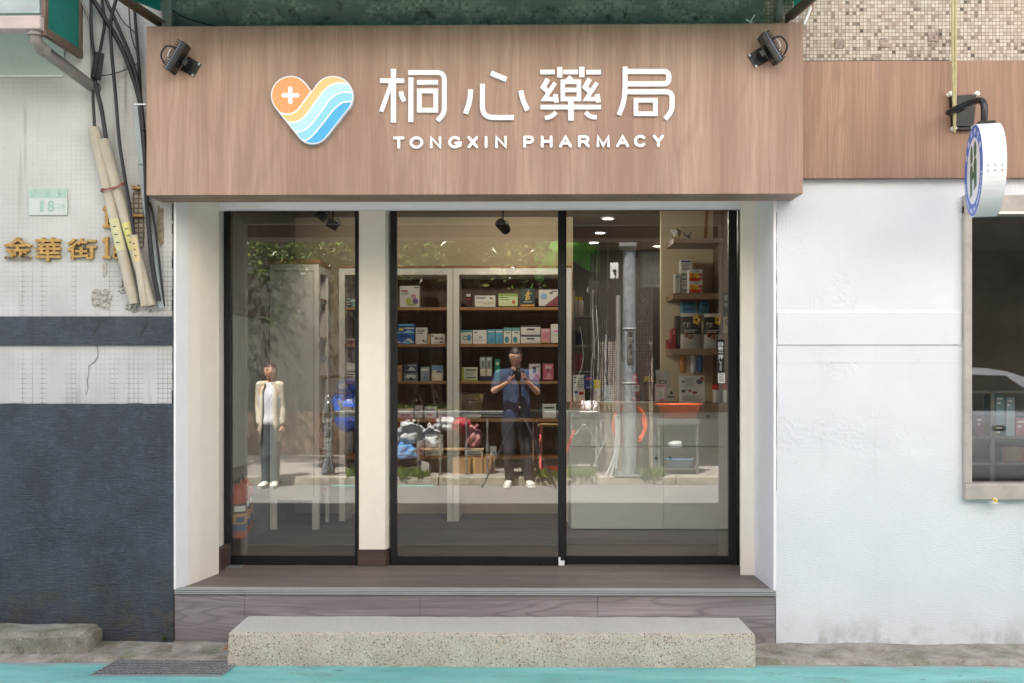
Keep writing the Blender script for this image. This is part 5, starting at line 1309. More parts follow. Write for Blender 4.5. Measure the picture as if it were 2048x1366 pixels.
# ---- track lights
def fill_lamp_in(T, c, d, off, en=1.3):
    L = bpy.data.lights.new('track_spotlight', 'SPOT'); L.energy = en; L.spot_size = 2.6; L.spot_blend = .8; L.shadow_soft_size = .05; L.color = (1,.90,.74)  # added fill light in the spotlight heads, brightens the shop
    lo = bpy.data.objects.new('track_spotlight', L); COL.objects.link(lo); lo.parent = T; d = Vector(d).normalized(); lo.location = (Vector(c)+d*off)-wloc(T); lo.rotation_euler = d.to_track_quat('-Z','Y').to_euler()
def spot(c, d, label, r=.035, l=.09):
    T = thing('track_spotlight', label, 'spotlight', c, 'black track spotlights'); c = Vector(c); d = Vector(d).normalized()
    MB().box(c.x-.055, c.x+.055, c.y-.02, c.y+.02, IC-.045, IC-.001).build('track_adapter', M['black'], T)
    MB().cyl(c+Vector((0,0,.03)), (c.x, c.y, IC-.045), .006, n=8).tube(spline([c+Vector((-.04,0,-.01)), c+Vector((-.03,0,.035)), c+Vector((.03,0,.035)), c+Vector((.04,0,-.01))], 5), .003, 6).build('yoke', M['black'], T)
    MB().cyl(c-d*l*.55, c+d*l*.45, r, n=24).cyl(c+d*l*.45, c+d*(l*.45+.012), r*1.02, r*.9, n=24).build('lamp_head', M['black'], T)
    fill_lamp_in(T, c, d, l*.46+.013, 6.5)
def sq_spot(c, ang, label, s=.028):
    T = thing('track_spotlight', label, 'spotlight', c, 'black track spotlights'); c = Vector(c); a = Vector((math.cos(ang),0,math.sin(ang))); b = Vector((-a.z,0,a.x))
    MB().cyl(c, (c.x+.01, c.y, IC-.02), .006, n=8).build('stem', M['black'], T); MB().obox(c, a, (0,1,0), b, .036, .03, .030).build('lamp_head', M['black'], T)
    MB().tube(spline([c+b*.03, c+b*.05+a*.01, c+a*.05+b*.03, c+a*.03], 5), .003, 6).build('cable', M['black'], T)
    fill_lamp_in(T, c, (.6,.8,-.5), .06, 1.7)
yt = 1.55
spot(P(1006,453,yt), (.6,1,-.55), 'round black track spotlight seen from behind above the middle of the shelves')
MB().box(P(985,0,yt).x, P(1050,0,yt).x, yt-.018, yt+.018, IC-.02, IC-.0005).build('lighting_track', M['black'], PB)
sq_spot(P(644,432,yt), -.7, 'left one of two square black spotlights hanging in the left pane'); sq_spot(P(665,449,yt), -.5, 'right and lower one of two square black spotlights in the left pane')
# ---- orange bottles on the ledge
def bottle(px, py, r, h, label, y):
    p = P(px, 800, y); T = thing('orange_bottle', label, 'bottle', (p.x, y, lz), 'orange bottles on the wood ledge')
    MB().lathe([(r*.92,0),(r,.012),(r,h*.72),(r*.92,h*.82),(r*.62,h*.92),(r*.3,h*.97),(r*.28,h*1.0)], (p.x, y, lz), 28).build('bottle_body', C('orange_bottle_plastic',168,66,42,.35), T)
    MB().cyl((p.x, y, lz+h), (p.x, y, lz+h+.02), r*.32, n=16).build('cap', M['black'], T)
    mb = MB()
    def arc(v0, v1, m, k0=-70, k1=70, e=.0008):
        vs = []
        for v in (v0, v1):
            for k in range(13):
                a2 = math.radians(-90+k0+(k1-k0)*k/12+20); vs.append((p.x+(r+e)*math.cos(a2), y+(r+e)*math.sin(a2), lz+h*v))
        mb.add(vs, [(k, k+1, 14+k, 13+k) for k in range(12)], m)
    arc(.14,.27,0); arc(.27,.46,1); arc(.46,.64,2); arc(.5,.6,3,-20,50,.0014); arc(.30,.40,0,-10,40,.0014)
    mb.build('label', [C('label_blue',40,84,120,.4), C('label_gold',196,150,90,.4), C('label_navy',34,32,62,.4), M['paper']], T, fix=False)
bottle(481,0,.062,.34,'orange bottle with navy label nearest the glass of the three',1.12)
bottle(487.5,0,.062,.34,'orange bottle with navy label farthest back of the three',1.36)
bottle(474,0,.062,.34,'orange bottle mostly hidden by the black window stile',.90)
# ---- counter
yc = 2.10; cx0 = P(1142,700,yc).x
CT = thing('counter', 'grey laminate counter with wooden top and small round locks', 'counter', ((cx0+IR)/2, yc, FZ))
def xc_(px): return P(px,700,yc).x
def zc_(py): return Z(py,yc)
mb = MB(); g_ = .003
for (a, b, t_, bt) in ((1142,1327,824,892.5),(1327,1640,824,892.5),(1142,1327,894.5,1057),(1327,1640,894.5,1057)):
    mb.box(xc_(a)+g_/2, min(xc_(b), IR-.004)-g_/2, yc, yc+.02, zc_(bt), zc_(t_), bev=.001, seg=1)
mb.box(cx0, IR-.004, yc+.0215, yc+.5, zc_(1057)+.02, zc_(824)); mb.box(cx0, IR-.004, yc+.04, yc+.5, FZ, zc_(1057)+.0195)
mb.build('front_panel', M['counter_grey'], CT)
MB().box(cx0-.01, IR-.002, yc-.02, yc+.55, zc_(824)+.0005, zc_(806)).build('worktop', M['counter_wood'], CT)
for px, py in ((1312,916),(1340,916),(1416,833),(1236,834)):
    p = Vector((xc_(px), yc, zc_(py))); MB().lathe([(.0135,0),(.0135,.004),(.009,.004),(.009,.0025),(.004,.003),(.0035,.0055)], p, 20, 0, (0,-1,0)).build('lock', M['steel'], CT)
ctz = zc_(806)
# ---- wall shelves at the right
yb_ = 2.62
MB().box(P(1322,0,yb_).x, IR-.001, yb_, yb_+.06, FZ, IC-.001).build('partition', M['interior_cream'], PB)
MB().box(P(1426,0,yb_).x, IR-.0015, yb_-.33, yb_-.001, ctz+.001, IC-.002).build('side_post', M['panel_wood'], PB)
ysf = yb_-.36
for k, (px, pt, pb) in enumerate(((1347,477,487),(1346,587,598),(1346,698,710))):
    o = MB().box(P(px,0,ysf).x, IR-.003, ysf, yb_-.0015, Z(pb,ysf), Z(pt,ysf)).build('wall_shelf', M['counter_wood']); tag(o, ('top','middle','lowest')[k]+' wooden wall shelf above the counter at the right', 'shelf', 'wooden shelves above the counter')
ys2 = ysf+.05
def onz(k): return (477,587,698)[k]
med(1378,1405.5,563,586.5,W,'lower one of two white and orange vitamin cartons on the middle shelf',[(0,.28,.72,1,(236,176,60)),(0,.72,.78,1,(196,70,30)),(.74,.34,.98,.56,(176,40,40)),(.76,.62,.96,.92,(200,90,90))],y=ys2,texts=((.33,.06,.7,.24,'Crystal',(60,70,90)),(.1,.36,.36,.78,'V',(170,40,30)),(.40,.56,.47,.76,'i',(170,40,30)),(.50,.36,.72,.76,'C',(240,200,60))))
med(1378,1405.5,539.5,562.5,W,'upper one of two white and orange vitamin cartons on the middle shelf',[(0,.28,.72,1,(236,176,60)),(0,.72,.78,1,(196,70,30)),(.74,.34,.98,.56,(176,40,40)),(.76,.62,.96,.92,(200,90,90))],y=ys2,texts=((.33,.06,.7,.24,'Crystal',(60,70,90)),(.1,.36,.36,.78,'V',(170,40,30)),(.40,.56,.47,.76,'i',(170,40,30)),(.50,.36,.72,.76,'C',(240,200,60))))
med(1362,1382,555,586.5,W,'white box with blue header, lower one left of the vitamin cartons',[(.05,.06,.95,.16,(50,60,110)),(.1,.75,.9,.9,(110,140,110))]+lines(.1,.9,.25,.6,4),y=ys2+.12)
med(1361,1383,519,554.5,W,'white box with blue header, upper one left of the vitamin cartons',[(.05,.08,.95,.16,(50,60,110)),(.1,.8,.9,.92,(110,140,110))]+lines(.1,.9,.25,.65,5),y=ys2+.12)
med(1350,1361,547,586.5,(196,192,184),'slim pale box at the left end of the middle shelf',[(.2,.1,.8,.25,(120,130,140)),(.45,.3,.55,.95,(120,120,120))],y=ys2+.1)
def pouch(px0, px1, py0, py1, label, extra=True):
    y = ys2; xa, xb, za, zb = P(px0,0,y).x, P(px1,0,y).x, Z(py1,y), Z(py0,y); mb = MB(); n1, n2 = 8, 10
    vs = []
    for s in (0, 1):
        for j in range(n2+1):
            for i in range(n1+1):
                u, v = i/n1, j/n2; b = math.sin(math.pi*u)**.6*math.sin(math.pi*min(1, v*.9+.06))**.5
                vs.append((xa+(xb-xa)*u, y+.03-(.03*b if s == 0 else -.02*b), za+(zb-za)*v))
    N1 = (n1+1)*(n2+1)
    for s in (0, 1):
        for j in range(n2):
            for i in range(n1):
                a = s*N1+j*(n1+1)+i; m = 0
                if s == 0:
                    m = 1 if j >= 9 else (0 if j >= 4 else 2)
                    if j in (6, 7) and i in (1, 2, 3): m = 0
                mb.add([vs[a], vs[a+1], vs[a+n1+2], vs[a+n1+1]], [(0,1,2,3)], m, True)
    fz = lambda u, v: Vector((xa+(xb-xa)*u, y-.0045, za+(zb-za)*v))
    for k in range(5):
        c = fz(.76+.12*math.cos(k*1.26), .80+.09*math.sin(k*1.26)); mb.ball(c, .017, 3, 1, .2, 1, 1)
    for k in range(2):
        c = fz(.22+.24*k, .38-.05*k); mb.ball(c, .020, 4, 1, .3, 1, 1)
    put_text(mb, '醫植', fz(.08,0).x, fz(.46,0).x, fz(0,.58).z, fz(0,.74).z, y-.003, .001, .02, 1)
    for k in range(2): mb.box(fz(.12,0).x, fz(.75-.1*k,0).x, y-.005, y-.004, fz(0,.50-.05*k).z, fz(0,.525-.05*k).z, m=1)
    tag(mb.build('foil_pouch', [bc((34,32,30)), bc((206,200,190)), bc((186,180,168)), bc((226,180,60)), bc((150,104,70))]), label, 'pouch')
pouch(1362,1404,626,697,'left one of two black and white pouches with a yellow flower on the lowest shelf'); pouch(1409,1446,627,697,'right one of two black and white pouches with a yellow flower on the lowest shelf')
med(1364,1392,606,626,(70,150,190),'light blue carton behind the left pouch on the lowest shelf',[(.1,.5,.9,.8,(30,90,140))],y=ys2+.16); med(1400,1418,605,626,(90,170,206),'paler blue carton behind the right pouch on the lowest shelf',[(.3,.2,.9,.4,(40,110,150))],y=ys2+.16)
for px0, px1, py0, lab in ((1335,1343,679,'short red box at the left end of the lowest shelf'),(1343.5,1352,657,'tall red box at the left end of the lowest shelf')): med(px0,px1,py0,697.5,(160,36,40),lab,[(.2,.1,.8,.3,(206,120,120))],y=ys2+.05)
med(1352,1361,632,697.5,(64,52,50),'dark patterned bag beside the left pouch',[(.2,.4,.8,.9,(150,150,150),'w')],y=ys2+.08)
# ornaments on the top shelf
p = Vector((P(1353,0,ys2).x, ys2+.05, Z(477,ysf))); mb = MB()
for k in range(14): mb.ball(p+Vector((random.uniform(-.035,.035),random.uniform(-.03,.03),.018+random.uniform(0,.055))), .02*random.uniform(.6,1.2), k % 3 == 0, 1,1,.8,1,.3,k)
tag(mb.build('paper_flower', [M['paper'], bc((206,190,160))]), 'crumpled white paper flower on the top shelf above the counter', 'ornament')
p = Vector((P(1377,0,ys2).x, ys2+.05, Z(477,ysf))); mb = MB()
mb.lathe([(.022,0),(.028,.012),(.022,.03),(.012,.036)], p, 16)
for k in range(3): mb.tube([p+Vector((.02*(k-1),0,.03)), p+Vector((.028*(k-1),0,.06))], .005, 6)
tag(mb.build('metal_ornament', M['steel']), 'small grey metal ornament beside the paper flower on the top shelf', 'ornament')
mb = MB(); a_, b_ = P(1414,420,yb_-.2), P(1411,477,yb_-.2); mb.obox((a_+b_)/2, (b_-a_).normalized(), (1,0,0), (0,1,0), (b_-a_).length/2, .012, .012); tag(mb.build('wooden_stick', M['shelf_wood']), 'thin wooden stick leaning at the right end of the top shelf', 'stick')
# things on and above the counter
def card(px0, px1, py0, py1, base, label, design=(), y=2.25, dep=.02, tilt=0, name='display_card', cat='card', texts=()): return med(px0,px1,py0,py1,base,label,design,y,dep,name,cat,tilt,texts)
card(1359,1411,751,807,(214,210,206),'leaning white leaflet with dark floral print on the counter at the right',[(.66,.12,.92,.3,(90,80,110),'o'),(.82,.04,.97,.16,(170,80,90)),(.08,.5,.24,.6,(70,70,80)),(.34,.5,.48,.58,(170,110,110)),(.5,.56,.7,.66,(130,50,60),'o'),(.1,.16,.22,.26,(120,120,126),'o')]+lines(.25,.6,.08,.4,6,(170,170,172))+lines(.1,.8,.72,.9,4,(180,180,180)),y=2.18,tilt=8)
card(1310,1331.5,768,803,(226,196,202),'pink card with a white drawing standing on the counter',[(.12,.2,.88,.8,(226,220,216)),(.1,.06,.9,.14,(206,100,130)),(.3,.4,.7,.75,(190,206,180),'o'),(.0,.85,1,1,(214,130,160),'w')],y=2.22)
card(1146,1170,750,803,(206,206,200),'tall white leaflet at the left end of the counter',[(.1,.06,.3,.12,K,'o'),(.1,.25,.3,.31,K,'o'),(.1,.6,.4,.7,(60,90,150)),(.5,.62,.9,.75,(150,50,60))]+lines(.4,.9,.1,.5,5,(150,150,150)),y=2.30)
card(1168,1187.5,751.5,779,(40,52,110),'dark blue card above the left end of the counter',[(.15,.1,.9,.3,(170,80,110)),(.2,.8,.9,.9,(120,130,180))],y=2.28)
card(1188,1201,759.5,803,(226,200,60),'yellow topped pouch of white beads on the counter',[(0,.4,1,1,(214,206,206)),(.2,.5,.5,.7,(170,150,170),'o'),(.5,.7,.9,.95,(190,180,150),'o')],y=2.24,name='bead_pouch',cat='pouch')
card(1263,1279.5,768,803,(150,40,60),'dark red box with a white barcode label on the counter',[(.1,.05,.95,.42,W)]+[(.18+.12*k,.1,.24+.12*k,.28,K) for k in range(6)]+[(.2,.6,.9,.95,(60,40,50),'o')],y=2.24,name='medicine_box',cat='box')
card(1264,1276,748,767,(176,36,56),'small red box behind the barcode box on the counter',[(.2,.2,.8,.5,(206,150,150))],y=2.34,name='medicine_box',cat='box')
card(1286,1309,747,803,(52,50,50),'dark poster board with yellow characters on the counter',[(.1,.4,.9,.95,(80,74,62))],y=2.40,texts=((.05,.1,.52,.3,'男',(220,200,40)),(.54,.1,.98,.3,'人',(220,200,40))),name='poster_board',cat='poster')
card(1312,1341,740,803,(190,186,178),'grey board with a round seal behind the pink card',[(.2,.3,.75,.46,(120,116,112),'o'),(.3,.34,.65,.42,(190,186,178),'o')],y=2.42)
card(1330,1350,777,803,(206,202,190),'small cream box beside the pink card',[(.5,.2,.8,.45,K,'o'),(.2,.6,.9,.7,K)],y=2.36,name='medicine_box',cat='box')
t = thing('acrylic_tray', 'clear acrylic tray on the counter behind the reflected lamp pole', 'tray', (P(1225,0,2.3).x, 2.3, ctz)); xa, xb = P(1203,0,2.3).x, P(1268,0,2.3).x
MB().box(xa, xb, 2.2, 2.205, ctz+.001, ctz+.13).box(xa, xa+.005, 2.206, 2.4, ctz+.001, ctz+.13).box(xb-.005, xb, 2.206, 2.4, ctz+.001, ctz+.13).build('side', M['clear_plastic'], t)
for px, lab in ((1432.5,'left one of two white canisters with red caps on the counter'),(1452,'right one of two white canisters with red caps on the counter')):
    y = 2.20; p = P(px,0,y); T = thing('canister', lab, 'canister', (p.x,y,ctz), 'canisters on the counter')
    MB().cyl((p.x,y,ctz+.0005),(p.x,y,Z(779,y)),.027,n=24).build('body', M['clear_plastic'] if False else bc((190,190,186)), T); MB().cyl((p.x,y,Z(779,y)),(p.x,y,Z(769,y)),.029,n=24).build('cap', M['red_plastic'], T)
    mb = MB(); vs = []
    for z in (Z(804,y), Z(781,y)):
        for k in range(9): a2 = math.radians(-90-50+100*k/8); vs.append((p.x+.0276*math.cos(a2), y+.0276*math.sin(a2), z))
    mb.add(vs, [(k,k+1,10+k,9+k) for k in range(8)]); mb.build('label', M['paper'], T, fix=False)
# goods rack beyond the right shelf unit
yr = 2.9
T = thing('wire_goods_rack', 'narrow chrome wire goods rack beyond the right shelf unit', 'rack', (P(1160,0,yr).x+.02, yr, FZ)); xa, xb = max(.46, P(1146,0,yr).x), P(1174,0,yr).x+.05
mb = MB()
for x in (xa, xb):
    for y in (yr, yr+.3): mb.cyl((x,y,FZ),(x,y,Z(580,yr)),.008,n=8)
mb.build('post', M['steel'], T)
rack_py = (632, 690, 742)
for py in rack_py: MB().box(xa, xb, yr, yr+.3, Z(py,yr)-.012, Z(py,yr)).build('wire_shelf', M['steel'], T)
k = 0
for py, h, cap, body in ((632,.16,(226,200,50),(206,206,196)),(690,.12,(30,50,100),(40,70,110)),(742,.14,(200,120,130),(190,110,120))):
    for px in (1151, 1161.5):
        p = P(px,0,yr+.06); k += 1; z = Z(py,yr)+.0005; T = thing('spray_bottle', ['left white can with yellow cap on the wire rack','right white can with yellow cap on the wire rack','left dark blue tube on the wire rack','right dark blue tube on the wire rack','left pink bottle on the wire rack','right pink bottle on the wire rack'][k-1], 'bottle', (p.x, yr+.06, z))
        MB().lathe([(.019,0),(.02,.004),(.02,h*.75),(.012,h*.82)], (p.x,yr+.06,z), 16).build('body', bc(body), T); MB().cyl((p.x,yr+.06,z+h*.8),(p.x,yr+.06,z+h),.015,n=14).build('cap', bc(cap), T)
# hanging packs under the lowest shelf
for px, c, lab in ((1366,(190,120,50),'amber bag hanging under the lowest shelf'),(1386,(206,206,206),'clear tumbler hanging under the lowest shelf'),(1400,(40,80,140),'blue patterned bag hanging under the lowest shelf')):
    y = ysf+.08; p = P(px,0,y); mb = MB(); mb.lathe([(.020,0),(.026,.03),(.028,.10),(.02,.15),(.004,.155)], (p.x,y,Z(746,y)), 14)
    tag(mb.build('hanging_pack', bc(c)), lab, 'pack')
med(1446.5,1458,586,668,(44,38,38),'tall black carton with white brush characters at the right edge of the glass',[(0,.44,1,.58,(120,90,70),'w'),(0,.58,1,1,(206,192,166)),(.3,.62,.9,.8,(160,140,110),'o')],y=1.9,texts=((.15,.05,.95,.2,'膠',W),(.2,.24,.95,.38,'敏',W)),dep=.06)
# ================================================================== across the street (seen mirrored in the glass)
KY = -6.0; SWZ = gz(KY)+.10
sheet('painted_road_edge', -2.35, -1.05, [-5.80, -5.9, KY+.03], M['teal_far'], .0)
mb = MB(); 
x = -14
while x < 14: mb.box(x+.004, x+.995, KY-.15, KY, gz(KY)-.1, SWZ, bev=.012); x += 1
o = mb.build('kerb', M['old_concrete']); o['kind'] = 'structure'
mb = MB(); mb.box(-40, 40, -30, KY-.151, SWZ-.2, SWZ-.002); o = mb.build('sidewalk', M['pavers']); o['kind'] = 'structure'

GW = thing('garden_wall', 'grey plaster wall with low brick plinth behind the far sidewalk at the left', 'wall', (-5, -9.6, SWZ))
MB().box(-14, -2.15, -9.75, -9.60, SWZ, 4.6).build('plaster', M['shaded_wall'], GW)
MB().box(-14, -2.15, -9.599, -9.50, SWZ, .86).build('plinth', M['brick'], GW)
AB = thing('arcade_building', 'two-storey building with dark ground floor arcade and tiled column across the street', 'building', (3, -9, SWZ))
MB().box(-2.1, 14, -12, -6.55, 3.35, 9.0).build('upper_storey', M['far_wall'], AB)
MB().box(.75, 4.2, -6.549, -5.95, 3.42, 3.48).build('added_shade_eave', M['far_dark'], AB)  # unseen eave added to keep the sun off the tiled column
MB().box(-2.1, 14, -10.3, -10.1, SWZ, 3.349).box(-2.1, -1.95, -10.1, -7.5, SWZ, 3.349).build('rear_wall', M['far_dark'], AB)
MB().box(-1.94, 14, -10.099, -10.0, SWZ, 1.0).build('brick_plinth', M['brick'], AB)
MB().box(R(1201,0,-6.7).x, R(1308,0,-6.7).x, -7.35, -6.70, SWZ, 3.349).build('column', M['column_tiles'], AB)
MB().box(8.5, 9.2, -7.3, -6.70, SWZ, 3.349).build('column', M['column_tiles'], AB)
MB().box(R(1330,0,-9.5).x, R(1420,0,-9.5).x, -10.0, -9.9, SWZ, 2.6).build('shutter', M['far_wall'], AB)
MB().box(-2.05, 14, -6.549, -6.535, 3.5, 8.9).build('bounce_cladding', M['bounce_white'], AB)  # unseen white sheet added to bounce sunlight into the porch

# ---- tree
TX = R(748,0,-6.7).x
TR = thing('banyan_tree', 'leafy banyan tree with hanging aerial roots on the far sidewalk', 'tree', (TX, -6.7, SWZ))
mb = MB()
mb.tube(spline([(TX,-6.7,SWZ-.05),(TX+.04,-6.72,.9),(TX-.06,-6.7,1.9),(TX+.05,-6.75,2.8)],6), [.19-.004*k for k in range(19)], 12)
for (dx,dy,dz,l) in ((-1.3,.1,1.3,1),(1.2,.2,1.2,1),(-.5,-.6,1.7,1),(.5,.5,1.6,1),(2.2,.25,1.0,1),(-2.3,.2,1.0,1)):
    mb.tube(spline([(TX,-6.75,2.6),(TX+dx*.4,-6.75+dy*.5,2.6+dz*.6),(TX+dx,-6.75+dy,2.6+dz)],6), [.075-.005*k for k in range(13)], 8)
mb.build('trunk', M['bark'], TR)
mb = MB()
for k in range(13):
    px = random.choice((835,838,842,848,862,866,870,880)); a = R(px+random.uniform(-3,3), 0, -6.85); z0 = random.uniform(.9,1.1)
    mb.tube(spline([(a.x+random.uniform(-.1,.1),-6.85+random.uniform(-.1,.1),3.1),(a.x,-6.85,2.2),(a.x+random.uniform(-.05,.05),-6.85,1.5),(a.x+random.uniform(-.08,.08),-6.85,z0)],4), random.uniform(.003,.007), 5)
mb.build('aerial_root', M['bark'], TR)
def leaves(mb, c, r, n, size, flat=.75):
    for k in range(n):
        d = Vector((random.gauss(0,1), random.gauss(0,1), random.gauss(0,1))); d = d.normalized()*(random.random()**.45)
        p = Vector(c)+Vector((d.x*r, d.y*r*.8, d.z*r*flat))
        t = Vector((random.gauss(0,1), random.gauss(0,.8)+.3, random.gauss(-.5,.6))).normalized(); s = t.cross(Vector((random.gauss(0,1),random.gauss(0,1),random.gauss(0,1)))).normalized()
        l = size*random.uniform(.7,1.35); w = l*.21
        mm = random.choice((0,0,0,1,1,2))
        u = t.cross(s)*l*.10
        mb.add([p-t*l*.5, p-t*l*.05+s*w+u, p+t*l*.5, p-t*l*.05-s*w+u], [(0,1,2),(0,2,3)], mm)
mb = MB()
for k in range(120):
    x = random.uniform(-5.2, .05); y = random.uniform(-7.9, -6.2) if x < -2.5 else random.uniform(-6.35, -5.75); z = random.uniform(3.0, 5.0) - .12*abs(x+2.2)
    leaves(mb, (x, y, z), random.uniform(.30,.5), 110, .085, .7)
for k in range(46):
    leaves(mb, (random.uniform(-7.5,-1.2), random.uniform(-9.4,-7.9), random.uniform(3.3,5.4)), random.uniform(.35,.6), 80, .10)  # extra leaf clusters added to put the garden wall in shade
for px, py, n_, r_2 in ((560,560,70,.22),(590,590,60,.2),(575,620,60,.2),(690,570,50,.2),(620,545,60,.25),(830,545,60,.25),(900,540,60,.25),(950,560,40,.2),(1000,520,60,.25),(1050,540,40,.2),(640,600,40,.18),(880,560,40,.2),(700,620,30,.2),(810,560,60,.22),(550,640,40,.15)):
    q_ = R(px, py, -6.4); leaves(mb, q_, r_2, n_, .075)
for k in range(170):
    q_ = R(random.uniform(505,1045), random.uniform(455,540), random.uniform(-6.5,-6.0)); leaves(mb, q_, .2, 30, .075)
mb.build('crown', [M['leaf_bright'], M['leaf_dark'], M['leaf_yellow']], TR, fix=False)

# ---- weeds and pots along the kerb
def weeds(px0, px1, py, n, label, m='leaf_bright', y=-6.05, h=.16, base=None):
    mb = MB(); mats = [M['leaf_bright'], M['leaf_bright'], M['leaf_yellow']]
    for k in range(n):
        b = R(random.uniform(px0,px1), py, y+random.uniform(-.1,.06)); b.z = (SWZ if base is None else base)-.02
        for j in range(5):
            t = Vector((random.uniform(-.8,.8), random.uniform(-.6,.6), random.uniform(.4,1))).normalized()*h*random.uniform(.5,1.1); s = t.cross(Vector((random.random(),random.random(),.2))).normalized()*h*.13
            mb.add([b, b+t*.55+s, b+t, b+t*.55-s], [(0,1,2,3)], random.choice((0,0,1,2)))
    return tag(mb.build('weed', mats, fix=False), label, 'weed', 'weeds along the far kerb')
AP = thing('bounce_apartment_block', 'unseen white apartment block added behind the garden wall to bounce sunlight', 'building', (-8,-13,SWZ))  # unseen building added to throw daylight back at the shopfront
MB().box(-16,-2.3,-20,-12.5,SWZ,10.5).build('wall', M['bounce_white'], AP)
for wx in (-14,-11,-8,-5):
    for wz in (5.6,8.2):
        f_ = MB().box(wx,wx+1.6,-12.499,-12.44,wz,wz+1.2).build('window', M['alu'], AP); MB().box(wx+.06,wx+1.54,-12.439,-12.43,wz+.06,wz+1.14).build('pane', M['tinted'], f_)
weeds(795,850,960,46,'bushy green weed patch by the far kerb left of the green paint'); weeds(698,716,955,20,'small weed clump beside the turned steel post'); weeds(1056,1112,960,34,'weed patch behind the right tripod foot'); weeds(1143,1182,955,34,'weeds left of the conduits at the foot of the steel pole'); weeds(1290,1326,960,28,'weed clump right of the steel pole foot')
for px0, px1, n, lab in ((792,826,30,'left flowering pot plant behind the railing'),(856,888,34,'middle grassy pot plant behind the railing'),(890,918,30,'right pot plant beside the bicycle basket')):
    c = R((px0+px1)/2, 822, -6.75); T = thing('potted_plant', lab, 'plant', (c.x, -6.75, .72), 'pot plants behind the railing')
    MB().lathe([(.09,0),(.13,.20),(.14,.20),(.14,.23),(.12,.23)], (c.x,-6.75,.72), 18).build('pot', C('terracotta',150,84,58,.8), T)
    mb = MB()
    for k in range(n*4):
        b = Vector((random.uniform(R(px0,0,-6.75).x,R(px1,0,-6.75).x), -6.75+random.uniform(-.1,.1), .94)); t = Vector((random.uniform(-.5,.5),random.uniform(-.5,.5),1)).normalized()*random.uniform(.05,.16); s = t.cross(Vector((random.random(),random.random(),.1))).normalized()*.012
        mb.add([b, b+t*.5+s, b+t, b+t*.5-s], [(0,1,2,3)], k % 3)
    mb.build('foliage', [M['leaf_bright'], M['leaf_yellow'], M['leaf_dark']], T, fix=False)
# bench carrying the bags and pots
def table(name, label, cat, px0, px1, y0, y1, ztop, m, th=.03, leg=.02, lower=None):
    xa, xb = R(px0,0,y1).x, R(px1,0,y1).x; T = thing(name, label, cat, ((xa+xb)/2,(y0+y1)/2,SWZ))
    MB().box(xa,xb,y0,y1,ztop-th,ztop,bev=.004).build('top', m, T)
    for x in (xa+.03, xb-.03):
        for y in (y0+.03, y1-.03): MB().box(x-leg/2,x+leg/2,y-leg/2,y+leg/2,SWZ,ztop-th).build('leg', m, T)
    if lower: MB().box(xa+.02,xb-.02,y0+.02,y1-.02,lower-.015,lower).build('lower_shelf', m, T)
    return T
table('plant_bench', 'dark bench carrying the flower pots behind the railing', 'bench', 786, 922, -6.95, -6.62, .72, M['rust'])
table('low_bench', 'low wooden bench with shopping bags behind the railing', 'bench', 784, 968, -6.60, -6.40, .50, M['card'], lower=None)
def bag(px, py, w, h, m, label, y=-6.5, seed=0, knot=True):
    c = R(px, py, y); T = MB(); T.ball(c, 1, 0, w/2, .12, h/2, 4, .38, seed)
    for i_, v in enumerate(T.v): d_ = v-c; T.v[i_] = c+d_*(1+.16*mnoise.noise(v*16+Vector((seed,0,0)))+.10*abs(mnoise.noise(v*34)))
    z0 = c.z-h*.42
    for v in T.v: v.z = max(v.z, z0)
    if knot:
        for sx_ in (-1, 1): T.tube([c+Vector((.0,0,h*.40)), c+Vector((sx_*.02,0,h*.5)), c+Vector((sx_*.045,.01,h*.62))], [.03,.012,.024], 7)
    return tag(T.build('plastic_bag', M[m]), label, 'bag', 'shopping bags behind the railing')
bag(822,868,.36,.30,'white_bag','large white plastic bag at the left end of the low bench',seed=1); bag(864,876,.24,.28,'white_bag','white plastic bag beside the large one on the low bench',seed=2); bag(892,848,.26,.20,'white_bag','crumpled white plastic bag resting on the cardboard carton',seed=3,y=-6.58,knot=False)
bag(921,850,.24,.19,'red_bag','shiny red plastic bag behind the railing',seed=4,y=-6.56); bag(948,876,.20,.28,'pink_bag','pink plastic bag at the right end of the low bench',seed=5); bag(808,905,.3,.2,'blue_bag','pale blue plastic bag under the low bench',seed=7,y=-6.38,knot=False)
def carton(px0,px1,py0,py1,y,label,m='card',cat='box',name='cardboard_box',dep=.3):
    a,b = R(px0,py1,y), R(px1,py0,y); mb = MB(); mb.box(a.x,b.x,y-dep,y,a.z,b.z,bev=.004,m=0)
    mb.box((a.x+b.x)/2-.02,(a.x+b.x)/2+.02,y-dep+.002,y+.0008,a.z+.002,b.z+.0008,m=1); return tag(mb.build(name,[M[m],C('parcel_tape',176,140,96,.3)]),label,cat,'cartons behind the railing')
carton(873,934,862,893,-6.61,'brown cardboard carton with the red bag on top, behind the railing',dep=.25); carton(905,990,912,957,-6.45,'large printed cardboard carton standing on the sidewalk behind the railing'); carton(862,898,905,956,-6.6,'dark cardboard carton under the low bench',m='rust')
a = R(842,953,-6.2); b = R(858,926,-6.25); tag(MB().prism([(a.x,-6.16,SWZ),(b.x+.01,-6.16,SWZ),(b.x,-6.26,b.z),(a.x,-6.26,b.z+.03)],(0,-.015,0)).build('board_offcut', M['far_wall']), 'grey board offcut leaning behind the weed patch', 'board')
